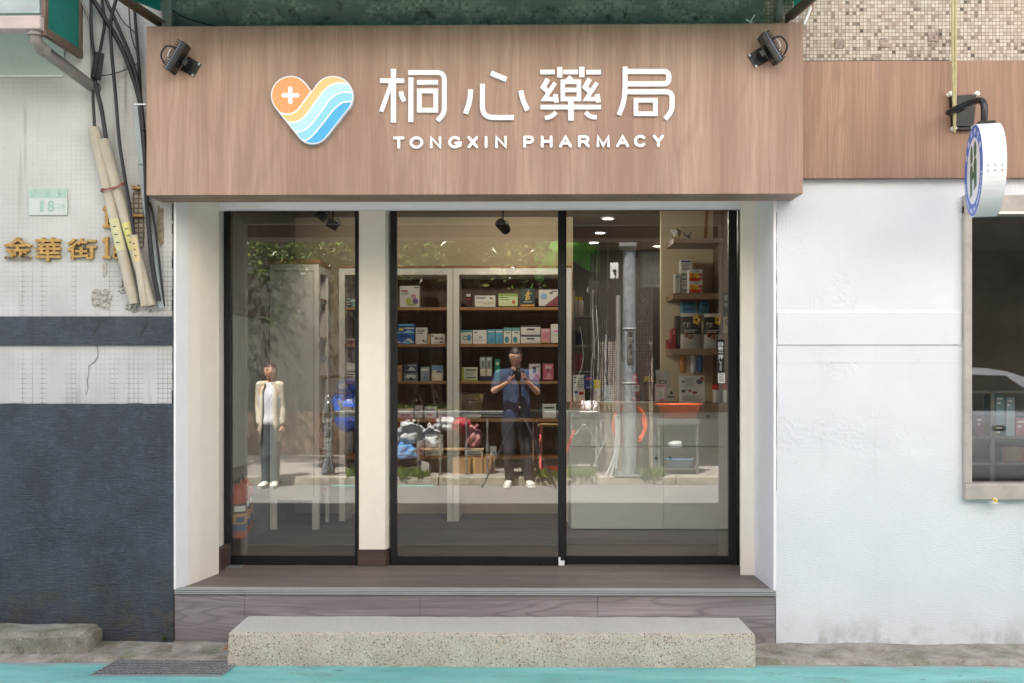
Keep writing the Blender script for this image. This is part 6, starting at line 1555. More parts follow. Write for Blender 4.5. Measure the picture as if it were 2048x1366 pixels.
# ---- railing
RL = thing('street_railing', 'grey metal railing with turned balusters behind the reflected photographer', 'railing', (R(930,0,-6.3).x, -6.3, SWZ))
rz = R(930,826,-6.3).z; xa, xb = R(662,0,-6.3).x, R(1160,0,-6.3).x
MB().box(xa,xb,-6.335,-6.265,rz-.02,rz+.03,bev=.01).box(xa,xb,-6.325,-6.275,rz-.05,rz-.021).build('handrail', C('railing_grey',120,124,122,.4,metal=.5), RL)
bp = None
for px in (749,792,837,881,933,975,1020,1074,1120):
    c = R(px,0,-6.3); H = rz-.05-SWZ
    if bp is None:
        prof = [(.018,0),(.024,.02),(.014,.05),(.012,.22),(.024,.25),(.013,.28),(.014,.38),(.028,.45),(.020,.52),(.012,.56),(.012,.8),(.022,.83),(.012,.86),(.014,1.0)]
        bp = MB().lathe([(r*.95,h*H) for r,h in prof],(0,-6.3,SWZ),12).build('baluster', C('baluster_grey',132,130,124,.4,metal=.5), RL); bp.location.x += c.x; WLOC[bp.name] = wloc(RL)
    else:
        o = bp.copy(); COL.objects.link(o); o.parent = RL; o.location.x = bp.location.x + (c.x - R(749,0,-6.3).x)
c = R(657,0,-6.22); PT = thing('turned_steel_post', 'polished turned steel post with ball top beside the blue scooter', 'post', (c.x,-6.22,SWZ)); H = R(657,803,-6.22).z-SWZ
MB().lathe([(r,h*H) for r,h in ((.085,0),(.085,.13),(.06,.16),(.07,.18),(.05,.20),(.055,.30),(.065,.31),(.05,.33),(.05,.35),(.068,.36),(.055,.39),(.055,.41),(.068,.42),(.052,.45),(.062,.47),(.062,.60),(.05,.62),(.065,.64),(.065,.66),(.045,.68),(.078,.74),(.088,.84),(.06,.95),(.062,.97),(.04,1.0))],(c.x,-6.22,SWZ),24).build('shaft', M['chrome'], PT)
MB().ball((c.x,-6.22,SWZ+H+.045),.052,0,sub=3).build('ball_top', M['chrome'], PT)
# ---- scooter facing the shop
sc_ = R(705,0,-7.0); SX, SYY, k_ = sc_.x, -7.0, 1.24
ST = thing('scooter', 'bright blue scooter parked behind the turned steel post', 'scooter', (SX,-7.3,SWZ))
def sp(x,y,z): return Vector((SX+x*k_, SYY+y*k_, SWZ+z*k_))
def loft(rows, m, name, parent, smooth=True):
    mb = MB(); n_ = len(rows[0]); vs = [p for r in rows for p in r]
    fs = [(i*n_+j,i*n_+(j+1)%n_,(i+1)*n_+(j+1)%n_,(i+1)*n_+j) for i in range(len(rows)-1) for j in range(n_)]+[tuple(range(n_))[::-1],tuple(range((len(rows)-1)*n_,len(rows)*n_))]
    mb.add(vs, fs, 0, smooth); return mb.build(name, m, parent)
def oval(y,z,w,d,n_=16): return [sp(w*math.cos(2*math.pi*j/n_), y+d*math.sin(2*math.pi*j/n_), z) for j in range(n_)]
loft([oval(.02,.40,.06,.05),oval(.04,.46,.16,.10),oval(.02,.60,.24,.13),oval(-.02,.75,.26,.13),oval(-.06,.84,.20,.10)], M['blue_paint'], 'front_fairing', ST)
loft([oval(-.06,.845,.14,.10),oval(-.05,.90,.20,.12),oval(-.08,.96,.17,.11),oval(-.12,1.0,.06,.06)], M['blue_paint'], 'headlight_shell', ST)
for s in (-1,1):
    mb = MB(); mb.ball(sp(s*.09,.045,.915),1,0,.075*k_,.04*k_,.035*k_,2); mb.build('headlight', M['chrome'], ST)
    mb = MB(); mb.prism([sp(s*.05,.10,.62),sp(s*.09,.10,.62),sp(s*.16,.09,.76),sp(s*.11,.095,.76)],Vector((0,.02,0))); mb.build('silver_trim', M['silver'], ST)
    mb = MB(); mb.tube(spline([sp(s*.05,-.12,1.0),sp(s*.2,-.14,1.02),sp(s*.33,-.2,1.0)],5),.016*k_,8,0); mb.build('handlebar', M['black'], ST)
    mb = MB(); mb.tube([sp(s*.22,-.14,1.02),sp(s*.30,-.12,1.17)],.007*k_,6,0); mb.ball(sp(s*.33,-.12,1.2),1,1,.07*k_,.015*k_,.045*k_,2); mb.build('mirror', [M['black'],M['silver']], ST)
MB().box(*[sp(-.11,.14,0).x,sp(.11,.14,0).x,sp(0,.135,0).y,sp(0,.145,0).y,sp(0,0,.60).z,sp(0,0,.69).z]).build('number_plate', M['far_wall'], ST)
for y_ in (.02,-1.15):
    mb = MB(); mb.lathe([(.15*k_,-.04*k_),(.21*k_,-.045*k_),(.225*k_,0),(.21*k_,.045*k_),(.15*k_,.04*k_)],sp(0,y_,.225),24,0,(1,0,0)); w_ = mb.build('wheel', M['tyre'], ST)
    MB().cyl(sp(-.03,y_,.225),sp(.03,y_,.225),.148*k_,n=20).build('rim', M['steel'], w_)
loft([oval(-.30,.30,.13,.2),oval(-.3,.34,.15,.25)], M['black'], 'footboard', ST)
loft([oval(-.85,.34,.12,.40),oval(-.85,.5,.17,.45),oval(-.85,.66,.16,.45),oval(-.8,.70,.12,.42)], M['blue_paint'], 'rear_body', ST)
loft([oval(-.78,.705,.13,.40),oval(-.78,.77,.14,.40),oval(-.78,.79,.10,.36)], M['black'], 'seat', ST)
MB().tube([sp(0,.02,.26),sp(0,-.06,.9)],.03*k_,8).box(sp(-.05,0,0).x,sp(.05,0,0).x,sp(0,-.9,0).y,sp(0,-.5,0).y,sp(0,0,.2).z,sp(0,0,.36).z).build('fork_and_engine', M['black'], ST)
# ---- bicycle parallel to the street, behind the bags
by = -7.35; bc0, bc1 = R(812,0,by).x, R(957,0,by).x; rw = .33
BK = thing('bicycle', 'old bicycle with tan wicker basket parked behind the bags', 'bicycle', ((bc0+bc1)/2,by,SWZ))
for x in (bc0, bc1):
    mb = MB(); n_ = 32; mb.tube([(x+rw*math.cos(2*math.pi*k/n_),by,SWZ+rw+.02+rw*math.sin(2*math.pi*k/n_)) for k in range(n_)],.018,8,closed=True); w_ = mb.build('wheel', M['tyre'], BK)
    mb = MB()
    for k in range(14): mb.cyl((x,by,SWZ+rw+.02),(x+rw*.96*math.cos(k*.449),by,SWZ+rw+.02+rw*.96*math.sin(k*.449)),.0025,n=5)
    mb.cyl((x,by-.04,SWZ+rw+.02),(x,by+.04,SWZ+rw+.02),.02,n=10); mb.build('spokes', M['steel'], w_)
    mb = MB(); mb.tube([(x+(rw+.04)*math.cos(math.radians(a)),by,SWZ+rw+.02+(rw+.04)*math.sin(math.radians(a))) for a in range(10,171,10)],.024,8); mb.build('mudguard', C('brown_mudguard',110,76,56,.5), BK)
zh = SWZ+rw+.02; xs_ = (bc0+bc1)/2
mb = MB(); A_,B_,C_,D_ = Vector((bc1,by,zh)),Vector((bc1-.12,by,1.02)),Vector((xs_-.03,by,zh-.05)),Vector((bc0+.28,by,.95))
for a,b in ((A_,B_+Vector((-.02,0,.12))),(B_,C_),(C_,D_),(D_,Vector((bc0,by,zh))),(C_,Vector((bc0,by,zh))),(B_,C_+Vector((-.12,0,.28)))): mb.cyl(a,b,.016,n=8)
mb.build('frame', C('bicycle_grey',90,88,84,.4,metal=.4), BK)
MB().ball(D_+Vector((0,0,.06)),1,0,.13,.08,.035,2).build('saddle', M['black'], BK)
hb = B_+Vector((-.02,0,.14)); mb = MB(); mb.tube(spline([hb+Vector((-.16,.26,.02)),hb+Vector((-.02,.16,.06)),hb,hb+Vector((-.02,-.16,.06)),hb+Vector((-.16,-.26,.02))],5),.012,8); mb.build('handlebar', M['chrome'], BK)
bk = R(943,812,by+.05); mb = MB()
for k in range(7):
    t = k/6; mb.tube([(bk.x-.17+.02*t-.02,by-.12-.03*t,bk.z-.06+.2*t),(bk.x+.12+.05*t,by-.12-.03*t,bk.z-.06+.2*t+.03*t),(bk.x+.12+.05*t,by+.14+.03*t,bk.z-.06+.2*t+.03*t),(bk.x-.17-.02*t,by+.14+.03*t,bk.z-.06+.2*t)],.010,5,closed=True)
for k in range(14):
    u = k/13; mb.tube([(bk.x-.17+.29*u,by+.14,bk.z-.06),(bk.x-.19+.36*u,by+.17,bk.z+.14+.03*u)],.005,4); mb.tube([(bk.x-.17+.29*u,by-.12,bk.z-.06),(bk.x-.19+.36*u,by-.15,bk.z+.14+.03*u)],.005,4)
mb.build('basket', M['wicker'], BK)
bag(938,806,.18,.17,'blue_bag','bright blue plastic bag in the wicker bicycle basket',y=by+.02,seed=9)

# ---- stool, table with green basin racks, broom, dustpan
table('street_table', 'small dark table with green trays beside the photographer', 'table', 1062, 1190, -7.1, -6.75, R(1090,828,-6.75).z, M['rust'])
zt_ = R(1090,828,-6.75).z
for px, py, lab in ((1094,1,'dark green tray with steel taps on the small table, nearer the photographer'),(1150,1,'dark green tray with steel taps at the right end of the small table')):
    p = R(px,0,-6.9); T = thing('green_tray', lab, 'tray', (p.x,-6.9,zt_), 'green trays on the small table')
    MB().box(p.x-.17,p.x+.17,-7.02,-6.80,zt_+.0005,zt_+.07,bev=.008).build('tray', M['green_metal'], T)
    for dx in (-.06,.02,.1): mb = MB(); mb.tube(spline([(p.x+dx,-6.85,zt_+.07),(p.x+dx,-6.85,zt_+.12),(p.x+dx+.03,-6.85,zt_+.125)],4),.009,6); mb.box(p.x+dx-.02,p.x+dx+.02,-6.86,-6.84,zt_+.118,zt_+.128); mb.build('tap', M['chrome'], T)
p = R(1063,0,-6.8); tag(MB().lathe([(.10,0),(.12,.05),(.125,.05),(.11,.02)],(p.x,-6.9,zt_+.0005),20).build('wicker_tray', M['wicker']), 'round tan tray at the left end of the small table', 'tray')
p = R(1098,0,-6.5); T = thing('stool', 'round yellow topped stool with splayed dark legs beside the pink broom', 'stool', (p.x,-6.5,SWZ)); zs_ = R(1098,848,-6.5).z
MB().cyl((p.x,-6.5,zs_-.03),(p.x,-6.5,zs_),.15,n=24).build('seat', C('stool_top',176,150,96,.5), T)
for k in range(4): a = .78+k*1.571; MB().cyl((p.x+.09*math.cos(a),-6.5+.09*math.sin(a),zs_-.03),(p.x+.17*math.cos(a),-6.5+.17*math.sin(a),SWZ),.016,n=8).build('leg', M['black'], T)
MB().tube([(p.x+.14*math.cos(k*.5236),-6.5+.14*math.sin(k*.5236),SWZ+.2) for k in range(12)],.009,6,closed=True).build('foot_ring', M['black'], T)
a_, b_ = R(1082,850,-6.24), R(1080,942,-6.12); T = thing('broom', 'pink plastic broom leaning on the railing beside the tripod', 'broom', (b_.x,-6.12,SWZ))
MB().cyl(a_, b_, .019, n=10).build('handle', M['pink_plastic'], T); MB().prism([(b_.x-.05,-6.14,b_.z),(b_.x+.05,-6.14,b_.z),(b_.x+.11,-6.14,SWZ),(b_.x-.11,-6.14,SWZ)],(0,.05,0)).build('bristles', M['red_plastic'], T)
p = R(1102,948,-6.14); T = thing('dustpan', 'red plastic dustpan by the kerb right of the photographer', 'dustpan', (p.x,-6.14,SWZ))
MB().prism([(p.x-.13,-6.24,SWZ),(p.x+.16,-6.24,SWZ),(p.x+.18,-6.20,SWZ+.12),(p.x-.15,-6.20,SWZ+.12)],(0,-.01,0)).prism([(p.x-.13,-6.24,SWZ+.002),(p.x+.16,-6.24,SWZ+.002),(p.x+.16,-6.04,SWZ+.002),(p.x-.13,-6.04,SWZ+.002)],(0,0,.008)).build('pan', M['red_plastic'], T)
MB().tube([(p.x+.13,-6.2,SWZ+.1),R(1150,860,-6.2)],.014,8).build('handle', M['red_plastic'], T)
# ---- tarpaulin
mb = MB(); n1, n2 = 24, 10; vs = []
for j in range(n2+1):
    for i in range(n1+1):
        u, v = i/n1, j/n2; px = 1070+(1200-1070)*u; sag = 14*math.sin(u*7)*v
        py = 440+(512-440)*v+ (v**2)*(48*(1 if u < .14 else (.25+.4*abs(math.sin(u*5.5)))))+ sag*.4
        vs.append(R(px, py, -6.38-.18*v+.03*math.sin(u*23)+.03*math.sin(v*9+u*4)))
mb.add(vs, [(j*(n1+1)+i, j*(n1+1)+i+1, (j+1)*(n1+1)+i+1, (j+1)*(n1+1)+i) for j in range(n2) for i in range(n1)], 0, True)
tag(mb.build('green_tarpaulin', M['tarp'], fix=False), 'bright green translucent tarpaulin hanging from the arcade edge', 'tarpaulin')
# ---- utility pole
pc = R(1260,0,-6.12); UP = thing('utility_pole', 'galvanised steel street pole with bolted base plate', 'pole', (pc.x,-6.12,SWZ))
MB().cyl((pc.x,-6.12,SWZ),(pc.x,-6.12,7.5),.092,.065,n=28).build('shaft', M['galv'], UP)
MB().box(pc.x-.2,pc.x+.2,-6.26,-5.99,SWZ,SWZ+.02).prism([(pc.x-.01,-6.04,SWZ+.02),(pc.x+.01,-6.04,SWZ+.02),(pc.x+.01,-6.04,SWZ+.28),(pc.x-.01,-6.04,SWZ+.28)],(0,.04,0)).build('base_plate', M['galv'], UP)
for dx in (-.17,.17):
    for y_ in (-6.22,-6.02): MB().cyl((pc.x+dx,y_,SWZ+.02),(pc.x+dx,y_,SWZ+.10),.024,.010,n=12).build('bolt', M['chrome'], UP)
for py in (659,768): 
    z = R(0,py,-6.02).z; MB().lathe([(.090,0),(.093,0),(.093,.02),(.090,.02)],(pc.x,-6.12,z),24).build('strap', M['alu'], UP)
ya = -6.024; xa, xb, za, zb = R(1256,0,ya).x, R(1268,0,ya).x, R(0,727,ya).z, R(0,661,ya).z
mb = MB(); mb.box(xa,xb,ya-.004,ya,za,zb,m=0).box(xa+.006,xb-.006,ya,ya+.001,za+.006,zb-.006,m=1)
def mirror_face(s, x0, x1, z0, z1, y, m):        # lettering on a face that looks towards +y
    put_text(mb, s, x0, x1, z0, z1, 0, .001, .02, m, tf=lambda v: Vector((x0+x1-v.x, y-v.y, v.z)))
for k, ch in enumerate('當心車輛出入'[:5]):
    h = (zb-za-.016)/5; mirror_face(ch, xa+.012, xb-.012, zb-.010-h*(k+1)+.006, zb-.010-h*k, ya+.0012, 0)
mb.build('pole_sign', [M['black'], M['far_wall']], UP)
def rc(pts, r, label, y=-6.0, m='rubber', name='street_cable', cat='cable', ys=None):
    P3 = [R(a,b,(ys[i] if ys else y)) for i,(a,b) in enumerate(pts)]; return tag(MB().tube(spline(P3,6), r, 8).build(name, M[m]), label, cat, 'cables and pipes around the steel pole')
rc([(1237,590),(1238,660),(1238,760),(1238,870)],.030,'dark grey pipe running up the left side of the steel pole',y=-6.06,m='grey_pipe',name='street_pipe',cat='pipe')
for k,(a,lab) in enumerate(((1208,'white pipe curving farthest left at the pole foot'),(1219,'white pipe curving in the middle at the pole foot'),(1230,'white pipe curving nearest to the pole foot'))):
    rc([(1233+k*3,830),(1233+k*3,890),(1226+k*4,925),(a+4,955),(a,964)],.020,lab,y=-6.05,m='alu',name='street_pipe',cat='pipe')
rc([(1238,600),(1232,570),(1233,540)],.008,'black cable dropping from the small white box into the grey pipe',y=-6.12)
rc([(1280,440),(1283,490),(1280,520),(1272,545)],.014,'thick black cable looping at the top right of the pole',y=-6.12)
rc([(1296,575),(1298,590),(1285,604),(1277,580),(1276,540)],.012,'black cable loop right of the pole under the grey cabinet',y=-6.1)
rc([(1299,575),(1299,610),(1290,640),(1276,643)],.009,'long black cable sagging from the grey cabinet to the pole',y=-6.1)
for k,px in enumerate((1183,1187,1191,1195)): rc([(px+6,440),(px,520),(px-2,600),(px+3,700),(px+1,780),(px+8,860)],.008,['leftmost','second','third','rightmost'][k]+' cable of the bundle hanging left of the tiled column',y=-6.5,m=('rubber','grey_pipe','rubber','alu')[k])
rc([(1217,440),(1216,560),(1213,700),(1212,790)],.010,'thin white vertical pipe on the tiled column',y=-6.66,m='alu',name='street_pipe',cat='pipe')
for k in range(7):
    x_ = 1150+k*11; rc([(x_,640+random.uniform(-60,60)),(x_+random.uniform(-14,14),720),(x_+random.uniform(-16,16),790),(x_+random.uniform(-20,20),850),(x_+random.uniform(-16,20),905),(x_+random.uniform(-20,30),955)],.0045,'thin loose wire in the tangle hanging between the dish rack and the steel pole',y=-6.3-.02*k,m=('rubber','grey_pipe','rubber')[k%3],name='loose_wire')
rc([(1140,840),(1150,870),(1172,850),(1200,900),(1215,870),(1190,930),(1185,960)],.005,'tangled thin pale wire near the pole foot',y=-6.2,m='alu')
def sbox(px0,px1,py0,py1,y,dep,label,m,name,cat,parts=0):
    a,b = R(px0,py1,y), R(px1,py0,y); T = thing(name,label,cat,((a.x+b.x)/2,y,a.z)); MB().box(a.x,b.x,y-dep,y,a.z,b.z,bev=.006).build('cabinet', M[m], T)
    if parts:
        mb = MB()
        for r in range(parts):
            for c_ in range(3): x = a.x+(b.x-a.x)*(.12+.3*c_); z = b.z-(b.z-a.z)*((.22+.06*r) if r < parts/2 else (.60+.06*r)); mb.box(x,x+(b.x-a.x)*.18,y,y+.003,z,z+.006)
        mb.build('vent_slots', M['black'], T)
    else: MB().cyl(((a.x+b.x)/2,y,(a.z+b.z)/2),((a.x+b.x)/2,y+.02,(a.z+b.z)/2),.02,n=12).build('knob', M['black'], T)
sbox(1287,1326,502,572,-6.45,.2,'grey louvred meter cabinet right of the steel pole','interior_grey','meter_cabinet','cabinet',6)
sbox(1222,1238,524,556,-6.12,.1,'small white switch box left of the steel pole','paper','switch_box','box')
p = R(1187,573,-6.45); mb = MB(); mb.box(p.x-.07,p.x+.07,-6.5,-6.42,p.z-.09,p.z+.09,bev=.02,rot=Matrix.Rotation(.25,3,'Y'),at=p.copy()); tag(mb.build('junction_box', M['far_wall']), 'dirty tilted white junction box on the cable bundle', 'junction box')
p = R(1247,485,-6.14); T = thing('pole_clamp_box', 'small steel clamp box at the top of the visible pole', 'bracket', p); MB().box(p.x-.06,p.x+.16,-6.2,-6.0,p.z-.06,p.z+.02,bev=.008).build('clamp', M['steel'], T)
# hose coil
c = R(1260,850,-6.26); mb = MB()
for k in range(3): mb.tube([c+Vector(((.19+.012*k)*math.cos(a*.2618),.02*k,(.24+.01*k)*math.sin(a*.2618))) for a in range(24)],.013,8,closed=True)
mb.tube(spline([R(1285,835,-6.2),R(1291,860,-6.18),R(1287,872,-6.18),R(1279,876,-6.17)],5),.013,8); tag(mb.build('garden_hose', M['orange_plastic']), 'orange garden hose coiled behind the steel pole', 'hose')
# wash stand
WSZ = R(1360,839,-6.3).z
table('wash_stand', 'grey metal stand carrying the orange basin right of the pole', 'stand', 1315, 1402, -6.75, -6.3, WSZ, C('dull_grey_stand',84,87,86,.6), .07, .03, R(0,937,-6.3).z)
p = R(1360,0,-6.5); mb = MB()
def basin(c, rx, ry, h, m, label, thick=.012):
    mb = MB(); n_ = 40; vs = []
    for r,z in ((.74,0),(.95,h*.93),(1.07,h*.95),(1.07,h),(.93,h),(.72,.02)): vs += [Vector(c)+Vector((rx*r*math.cos(2*math.pi*k/n_),ry*r*math.sin(2*math.pi*k/n_),z)) for k in range(n_)]
    mb.add(vs,[(i*n_+k,i*n_+(k+1)%n_,(i+1)*n_+(k+1)%n_,(i+1)*n_+k) for i in range(5) for k in range(n_)]+[tuple(range(n_))[::-1],tuple(range(5*n_,6*n_))],0,True); return tag(mb.build('wash_basin', m), label, 'basin', 'plastic basins on the wash stand')
zb_ = WSZ+.001; basin((p.x,-6.5,zb_),.29,.2,R(0,808,-6.3).z-zb_,M['orange_plastic'],'orange plastic basin on top of the grey stand')
basin((p.x+.0,-6.5,R(0,937,-6.3).z+.001),.18,.16,.12,M['blue_plastic'],'pale blue plastic basin on the lower shelf of the stand')
p = R(1352,0,-6.4); mb = MB(); z = R(0,937,-6.3).z+.13
mb.ball((p.x,-6.42,R(0,889,-6.3).z),1,0,.09,.06,.05,2,.4,3); tag(mb.build('cleaning_cloth', M['white_bag']), 'crumpled white cloth hanging in the middle of the grey stand', 'cloth')
p = R(1172,0,-6.35); T = thing('dish_rack', 'pale dish rack with white plates and chopsticks left of the pole', 'rack', (p.x,-6.4,R(0,822,-6.35).z)); z = R(0,822,-6.35).z
MB().box(p.x-.22,p.x+.16,-6.5,-6.3,z-.02,z,bev=.006).build('tray', M['paper'], T)
for dx in (-.02,.05,.10): MB().lathe([(.02,0),(.065,.010),(.067,.013),(.02,.005)],(p.x+dx,-6.4,z+.07),20,0,(.35,.9,.25)).build('plate', M['white_trim'], T)
mb = MB()
for dx in (-.19,-.12,-.07,-.02): mb.cyl((p.x+dx,-6.33,z),(p.x+dx+random.uniform(-.02,.05),-6.33,z+.17+random.uniform(0,.06)),.009,n=6)
mb.build('chopsticks', C('brown_red_chopstick',140,70,66,.5), T)
for x_ in (p.x-.2, p.x+.14): MB().cyl((x_,-6.4,SWZ),(x_,-6.4,z-.02),.012,n=8).build('leg', M['steel'], T)

# ================================================================== people
def skin(nodes, edges, root=0, sub=2):
    names = list(nodes); me = bpy.data.meshes.new('sk'); me.from_pydata([nodes[k][0] for k in names], [(names.index(a), names.index(b)) for a, b in edges], [])
    o = bpy.data.objects.new('sk', me); COL.objects.link(o)
    md = o.modifiers.new('s', 'SKIN'); md.use_smooth_shade = True
    if not me.skin_vertices: 
        bpy.context.view_layer.objects.active = o
    for i, k in enumerate(names):
        r = nodes[k][1]; r = (r, r) if not isinstance(r, tuple) else r
        me.skin_vertices[0].data[i].radius = r; me.skin_vertices[0].data[i].use_root = (i == root)
    ss = o.modifiers.new('u', 'SUBSURF'); ss.levels = sub; ss.render_levels = sub
    dg = bpy.context.evaluated_depsgraph_get(); em = bpy.data.meshes.new_from_object(o.evaluated_get(dg))
    vs = [v.co.copy() for v in em.vertices]; fs = [list(p.vertices) for p in em.polygons]
    bpy.data.objects.remove(o); bpy.data.meshes.remove(em); return vs, fs
def flesh(nodes, edges, vox=.013, smooth=5):
    """one continuous surface around a skeleton: tapered capsules melted together"""
    mb = MB()
    for e in edges:
        (p0, r0), (p1, r1) = nodes[e[0]], nodes[e[1]]; r0 = r0 if isinstance(r0, tuple) else (r0, r0); r1 = r1 if isinstance(r1, tuple) else (r1, r1)
        p0, p1 = Vector(p0), Vector(p1); k = max(3, int((p1-p0).length/.022))
        for i in range(k+1):
            t = i/k; t2 = t*t*(3-2*t); rx, ry = r0[0]+(r1[0]-r0[0])*t2, r0[1]+(r1[1]-r0[1])*t2
            mb.ball(p0.lerp(p1, t), 1, 0, rx, ry, min(rx, ry)*.8, 2)
    me = bpy.data.meshes.new('fl'); me.from_pydata(mb.v, [], mb.f); o = bpy.data.objects.new('fl', me); COL.objects.link(o)
    md = o.modifiers.new('r', 'REMESH'); md.mode = 'VOXEL'; md.voxel_size = vox
    sm = o.modifiers.new('s', 'SMOOTH'); sm.factor = .5; sm.iterations = smooth
    dg = bpy.context.evaluated_depsgraph_get(); em = bpy.data.meshes.new_from_object(o.evaluated_get(dg))
    vs = [v.co.copy() for v in em.vertices]; fs = [list(p.vertices) for p in em.polygons]
    bpy.data.objects.remove(o); bpy.data.meshes.remove(me); bpy.data.meshes.remove(em); return vs, fs
def chain(pts, rads):
    nd = {str(i): (p, r) for i, (p, r) in enumerate(zip(pts, rads))}; return nd, [(str(i), str(i+1)) for i in range(len(pts)-1)]
def head(mb, c, h, fwd, m=0, tilt=0):
    """an egg-shaped head of height h with brow, nose, chin and ears; fwd: facing direction"""
    bm = bmesh.new(); bmesh.ops.create_icosphere(bm, subdivisions=4, radius=1)
    f = Vector(fwd).normalized(); r = Vector((f.y, -f.x, 0)).normalized(); u = r.cross(f)
    for v in bm.verts:
        x, y, z = v.co
        w = .36 if z > 0 else .36-.13*(-z)**1.5
        X_, Y_, Z_ = x*w*1.02, y*.44*(1 if y < 0 else (1-.10*max(0,-z))), z*.5
        if y > .2:
            X0 = X_/.36
            nz = math.exp(-(X0/.20)**2)*max(0, 1-abs(z+.16)/.24); Y_ += .06*nz*(.6+.4*(-z*2))       # nose
            Y_ -= .035*math.exp(-((abs(X0)-.42)/.2)**2)*math.exp(-((z-.06)/.12)**2)                     # eye sockets
            Y_ += .025*math.exp(-(X0/.35)**2)*math.exp(-((z+.86)/.16)**2)                               # chin
            Y_ += .018*math.exp(-(X0/.30)**2)*(math.exp(-((z+.50)/.05)**2)+math.exp(-((z+.62)/.05)**2)) # lips
        v.co = Vector(c)+(r*X_+f*Y_+u*Z_)*h
    mb.bm(bm, m, True)
    for s in (-1, 1): mb.ball(Vector(c)+r*s*.36*h-f*.02*h, .08*h, m, .35, .7, 1.1, 2)
    return f, r, u
def hand(mb, wrist, dirv, palmn, side, L=.17, curl=.9, m=0):
    """palm and five bent fingers; dirv towards the fingers, palmn out of the palm, side = thumb side"""
    d, pn = Vector(dirv).normalized(), Vector(palmn).normalized(); s = Vector(side); s = (s-d*s.dot(d)).normalized()
    w = Vector(wrist)
    nd = {'a':(w,(.027,.022)),'b':(w+d*L*.22,(.036,.016)),'c':(w+d*L*.48,(.040,.013))}; vs, fs = skin(nd, [('a','b'),('b','c')], 0, 2); mb.add(vs, fs, m, True)
    for k, (o_, ln) in enumerate(((.028,.40),(.010,.45),(-.009,.42),(-.027,.33))):
        p = w+d*L*.44+s*o_; pts = [p]; a = .25
        for j, fr in enumerate((.42,.33,.25)):
            p = p+(d*math.cos(a)+pn*math.sin(a))*L*ln*fr; pts.append(p); a += curl*(.75+.1*k)
        nd, ed = chain(pts, (.0095,.009,.0085,.007)); vs, fs = skin(nd, ed, 0, 2); mb.add(vs, fs, m, True)
    p = w+d*L*.16+s*.026; pts = [p, p+(d*.6+s*.7+pn*.3).normalized()*L*.22, p+(d*.8+s*.45+pn*.5).normalized()*L*.40, p+(d*.9+s*.2+pn*.7).normalized()*L*.52]
    nd, ed = chain(pts, (.0125,.0115,.010,.008)); vs, fs = skin(nd, ed, 0, 2); mb.add(vs, fs, m, True)
def face_bits(T, c, h, f, r, u, glasses=False):
    for s in (-1,1):
        mb = MB(); e = Vector(c)+r*s*.15*h+f*.385*h+u*.02*h; mb.ball(e, .035*h, 0, 1, .6, .5, 2); mb.ball(e+f*.012*h, .018*h, 1, 1, 1, 1, 2); mb.build('eye', [M['paper'], M['black']], T)
    for s in (-1,1): MB().tube([Vector(c)+r*s*.07*h+f*.42*h+u*.085*h, Vector(c)+r*s*.15*h+f*.415*h+u*.105*h, Vector(c)+r*s*.23*h+f*.35*h+u*.08*h], .010*h, 6).build('eyebrow', M['hair'], T)
    mb = MB(); mb.tube([Vector(c)-r*.09*h+f*.405*h-u*.265*h, Vector(c)+f*.43*h-u*.272*h, Vector(c)+r*.09*h+f*.405*h-u*.265*h], .014*h, 6); mb.build('lips', C('lip_skin',176,104,96,.5), T)
    if glasses:
        mb = MB()
        for s in (-1,1):
            cc = Vector(c)+r*s*.16*h+f*.45*h+u*.015*h; mb.tube([cc+r*.115*h*math.cos(k*.5236)+u*.085*h*math.sin(k*.5236) for k in range(12)], .009*h, 6, closed=True); mb.tube([cc+r*s*.115*h+u*.03*h, Vector(c)+r*s*.385*h+u*.04*h-f*.02*h], .008*h, 6)
        mb.tube([Vector(c)-r*.05*h+f*.46*h+u*.02*h, Vector(c)+r*.05*h+f*.46*h+u*.02*h], .008*h, 6); mb.build('glasses', M['black'], T)
def hair(T, c, h, f, r, u, m, back=.0, cut=.12, scale=1.07, fringe=.1):
    bm = bmesh.new(); bmesh.ops.create_icosphere(bm, subdivisions=4, radius=1); kill = []
    for v in bm.verts:
        x, y, z = v.co; lim = .34-fringe*.5 if y > .25 else (cut if y > -.2 else back)
        if z < lim+.06*mnoise.noise(v.co*5): kill.append(v)
        k = scale+.035*mnoise.noise(v.co*6)
        v.co = Vector(c)+(r*x*.37+f*(y*.455-.01)+u*z*.515)*h*k
    bmesh.ops.delete(bm, geom=kill, context='VERTS'); mb = MB(); mb.bm(bm, 0, True); return mb.build('hair', m, T)
def shoe(T, heel, toe, m):
    a, b = Vector(heel), Vector(toe); d = (b-a).normalized(); up = Vector((0,0,1)); z = .035
    nd, ed = chain([a+up*.075, a+up*z+d*.03, a+up*z+d*.13, a+up*(z-.004)+d*.22, b+up*(z-.008)], ((.042,.045),(.042,.038),(.044,.038),(.048,.030),(.040,.024))); vs, fs = skin(nd, ed, 1, 2)
    mb = MB(); lo = a.z; vs = [Vector((v.x,v.y,max(v.z,lo))) for v in vs]; mb.add(vs, fs, 0, True)
    o = mb.build('shoe', m, T); mb = MB(); s = Vector((d.y,-d.x,0)); mid = (a+b)/2
    mb.prism([a-d*.03+s*.035, a-d*.03-s*.035, mid-s*.047, b-s*.045+d*.005, b+d*.035, b+s*.045+d*.005, mid+s*.047], (0,0,.016)); mb.build('sole', M['paper'], o)
